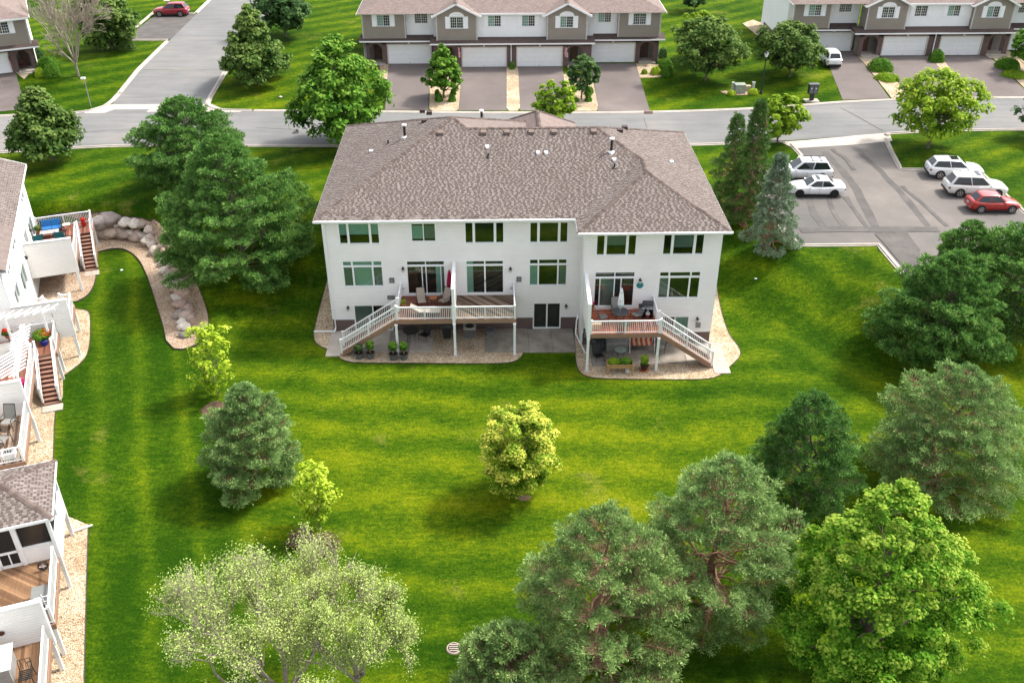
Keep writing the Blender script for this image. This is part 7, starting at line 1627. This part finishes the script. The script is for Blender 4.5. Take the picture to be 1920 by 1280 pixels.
part('back_frame', ic, dark_metal, lambda b: (b.tube([(-.1+.5*math.cos(a), .28*math.sin(a), .45+.0*a+.35*math.sin(a*1)) for a in np.linspace(0, math.pi, 11)], .02, 6), b.tube([(-.3, .25, .45), (-.42, .25, .95), (-.42, -.25, .95), (-.3, -.25, .45)], .02, 6)))
for k in range(6): pbox('seat_slat', ic, dark_metal, -.28+k*.1, -.28, .44, -.22+k*.1, .28, .46)
part('backrest', ic, dark_metal, lambda b: [b.tube([(-.36, -.2+k*.1, .46), (-.40, -.2+k*.1+.05*(-1)**k, .95)], .012, 5) for k in range(5)])
for a, c in ((-.28, -.26), (.28, -.26), (-.28, .26), (.28, .26)): part('leg', ic, dark_metal, lambda b: b.bar((a, c, .45), (a*1.1, c*1.1, 0), .03))
x, y, z = L3(45.19, 1.3); kn = thing('wall_star', 'small round reddish ornament on the siding screen at the bottom left edge', 'ornament', (x, y, z+1.05), LA); part('disc', kn, riser_m, lambda b: b.tube([(0, 0, 0), (.05, 0, 0)], [.14, .10], 10))
# lawn items
dr_ = thing('lawn_drain', 'round striped drain grate in the grass at the bottom, beside the low pine', 'drain', (*gx(851, 1215), .0)); part('ring', dr_, M('ring_tan', (.42, .33, .27), .8), lambda b: b.lathe((0, 0, 0), [(0, .36), (.05, .33), (.06, .3)], 24)); part('pit', dr_, black_plastic, lambda b: b.lathe((0, 0, .055), [(0, .28), (.006, .28)], 20))
for k in range(4): part('bar', dr_, M('bar_tan', (.45, .37, .30), .7), lambda b: b.box(-.24+.04*abs(k-1.5), -.2+k*.115, .062, .24-.04*abs(k-1.5), -.155+k*.115, .085))
# street furniture
lp = gp(1427, 176); LPp = thing('street_lamp', 'black street lamp post with white lantern between the two olive trees, top right', 'street lamp', lp)
lh = zfor(lp[0], lp[1], 96)-lp[2]
part('post', LPp, black_plastic, lambda b: b.lathe((0, 0, -.1), [(0, .16), (.35, .14), (.45, .08), (lh-.55, .055), (lh-.5, .1)], 12)); part('lantern', LPp, M('lantern_white', (.75, .75, .72), .3), lambda b: b.lathe((0, 0, lh-.62), [(0, .12), (.35, .24), (.4, .24)], 8)); part('lantern_cap', LPp, black_plastic, lambda b: b.lathe((0, 0, lh-.22), [(0, .28), (.14, .12), (.24, .03)], 8))
lp = gp(171, 202); L2p = thing('street_lamp', 'thin pale pole with a small white head on the corner lawn, top left', 'lamp pole', lp); lh = 3.1
part('post', L2p, zinc, lambda b: b.lathe((0, 0, -.1), [(0, .05), (lh, .045)], 8)); part('lamp_head', L2p, white_trim, lambda b: (b.box(-.32, -.16, lh-.1, .1, .16, lh+.06), b.bar((0, 0, lh-.05), (-.2, 0, lh), .06)), bevel=.03)
mp = gp(1521, 189); MBx = thing('mailbox_cluster', 'dark pedestal cluster mailbox with two door panels on a small concrete pad by the street', 'mailbox', mp)
part('pad', MBx, concrete, lambda b: b.box(-.75, -.5, -.05, .75, .5, .06)); part('pedestal', MBx, black_plastic, lambda b: b.box(-.2, -.15, 0, .2, .15, .75)); part('cabinet', MBx, black_plastic, lambda b: b.box(-.48, -.25, .75, .48, .28, 1.75), bevel=.03); part('cap', MBx, grey_plastic, lambda b: b.box(-.54, -.3, 1.75, .54, .33, 1.82), bevel=.02)
for sx in (-1, 1):
    d_2 = part('mail_door', MBx, grey_plastic, lambda b: b.box(sx*.23-.2, -.27, .82, sx*.23+.2, -.25, 1.68)); part('number_plate', d_2, white_trim, lambda b: b.box(sx*.23-.05, -.275, 1.3, sx*.23+.05, -.27, 1.42)); part('slot', d_2, M('slot_grey', (.3, .3, .3)), lambda b: b.box(sx*.23-.14, -.275, 1.0, sx*.23+.14, -.27, 1.03))
def utilbox(label, px, py, w, d, h, mt, name='utility_box', cat='utility box'):
    p = gp(px, py); T = thing(name, label, cat, p); part('cabinet', T, mt, lambda b: b.box(-w/2, -d/2, -.05, w/2, d/2, h), bevel=.02); part('lid', T, mt, lambda b: b.box(-w/2-.03, -d/2-.03, h, w/2+.03, d/2+.03, h+.06), bevel=.02); part('label_plate', T, M('plate_yellow', (.5, .42, .1)), lambda b: b.box(-.08, -d/2-.012, h*.55, .08, -d/2, h*.7)); return T
ub = M('transformer_grey_green', (.26, .29, .24), .6)
utilbox('large grey-green transformer box in the small gravel bed by the street', 1386, 173, 1.1, .9, .85, ub); utilbox('thin pale post box left of the transformer box', 1373, 169, .22, .22, .8, M('pale_green_post', (.5, .56, .5), .6)); utilbox('tan low box right of the transformer box', 1401, 170, .6, .5, .5, M('tan_utility', (.45, .36, .25), .7)); utilbox('small pale green pedestal right of the tan box', 1412, 167, .28, .28, .7, M('pale_green_box', (.5, .56, .5), .6))
def flag(label, x, y, z, rz):
    T = thing('flag', label, 'flag', (x, y, z), rz); part('pole', T, white_vinyl, lambda b: b.bar((0, 0, 0), (0, -.75, .85), .03))
    for k in range(13): part('stripe', T, M('flag_red', (.5, .02, .03), .8) if k % 2 == 0 else M('flag_white', (.75, .75, .75), .8), lambda b: b.add([(.0+.03*math.sin(k*.8), -.72+k*.05, .72-k*.0), (.03*math.sin((k+1)*.8), -.72+(k+1)*.05, .78), (.03*math.sin((k+1)*.8)+.05, -.70+(k+1)*.05, -.35), (.03*math.sin(k*.8)+.05, -.70+k*.05, -.35)], [(0, 1, 2, 3)]))
    part('canton', T, M('flag_blue', (.02, .03, .15), .8), lambda b: b.add([(-.03, -.74, .78), (.03, -.40, .78), (.04, -.40, .25), (-.02, -.74, .25)], [(0, 1, 2, 3)]))
for lab, x, y, z, r in (('striped flag hanging right of the third garage door, top centre', 20.1, 51.0, 5.2, .6), ('striped flag hanging left of the second garage door, top centre', 8.35, 51.0, 5.3, -.3), ('striped flag beside the garage at the top left porch', -42.0, 50.5, 4.9, .5)): flag(lab, x, y, z, r)
bi = thing('bistro_chair', 'dark red chair on the top left porch', 'chair', (-40.9, 51.2, 3.86), .5); part('seat', bi, riser_m, lambda b: b.box(-.25, -.25, .4, .25, .25, .45)); part('backrest', bi, riser_m, lambda b: b.box(-.25, .22, .45, .25, .26, .95))
for a, c in ((-.22, -.22), (.22, -.22), (-.22, .22), (.22, .22)): part('leg', bi, riser_m, lambda b: b.box(a-.02, c-.02, 0, a+.02, c+.02, .4))
ph_ = gp(315, 14); pv = thing('garden_pedestal', 'pale stone birdbath behind the dark red SUV', 'birdbath', ph_); part('column', pv, concrete, lambda b: b.lathe((0, 0, 0), [(0, .25), (.1, .1), (.7, .1), (.75, .2)], 12)); part('bowl', pv, concrete, lambda b: b.lathe((0, 0, .75), [(0, .2), (.15, .45), (.18, .4)], 16))
for lab, px, py, r in (('pale stone in the grass left of the tall green tree', 526, 183, .22), ('white sprinkler cap in the grass by the left street corner', 162, 208, .12), ('pale flat stone in the grass by the lot entrance', 1663, 254, .3), ('small white ball lying on the right lawn', 1417, 523, .11), ('tiny white ball on the left lawn', 228, 507, .12)):
    s_p = gp(px, py); o = part('stone', None, white_vinyl if 'ball' in lab or 'cap' in lab else concrete, lambda b: b.lathe((0, 0, 0), [(0, r*.8), (r*.3, r), (r*.6, r*.7), (r*.7, r*.2)], 10), smooth=True); o.location = s_p; tag(o, lab, 'stone' if 'stone' in lab else ('ball' if 'ball' in lab else 'sprinkler'))
    o.name = 'stone' if 'stone' in lab else ('ball' if 'ball' in lab else 'sprinkler_head')
print('objects', len(bpy.data.objects), 'tris', sum(len(m.loops)-2*len(m.polygons) for m in bpy.data.meshes))
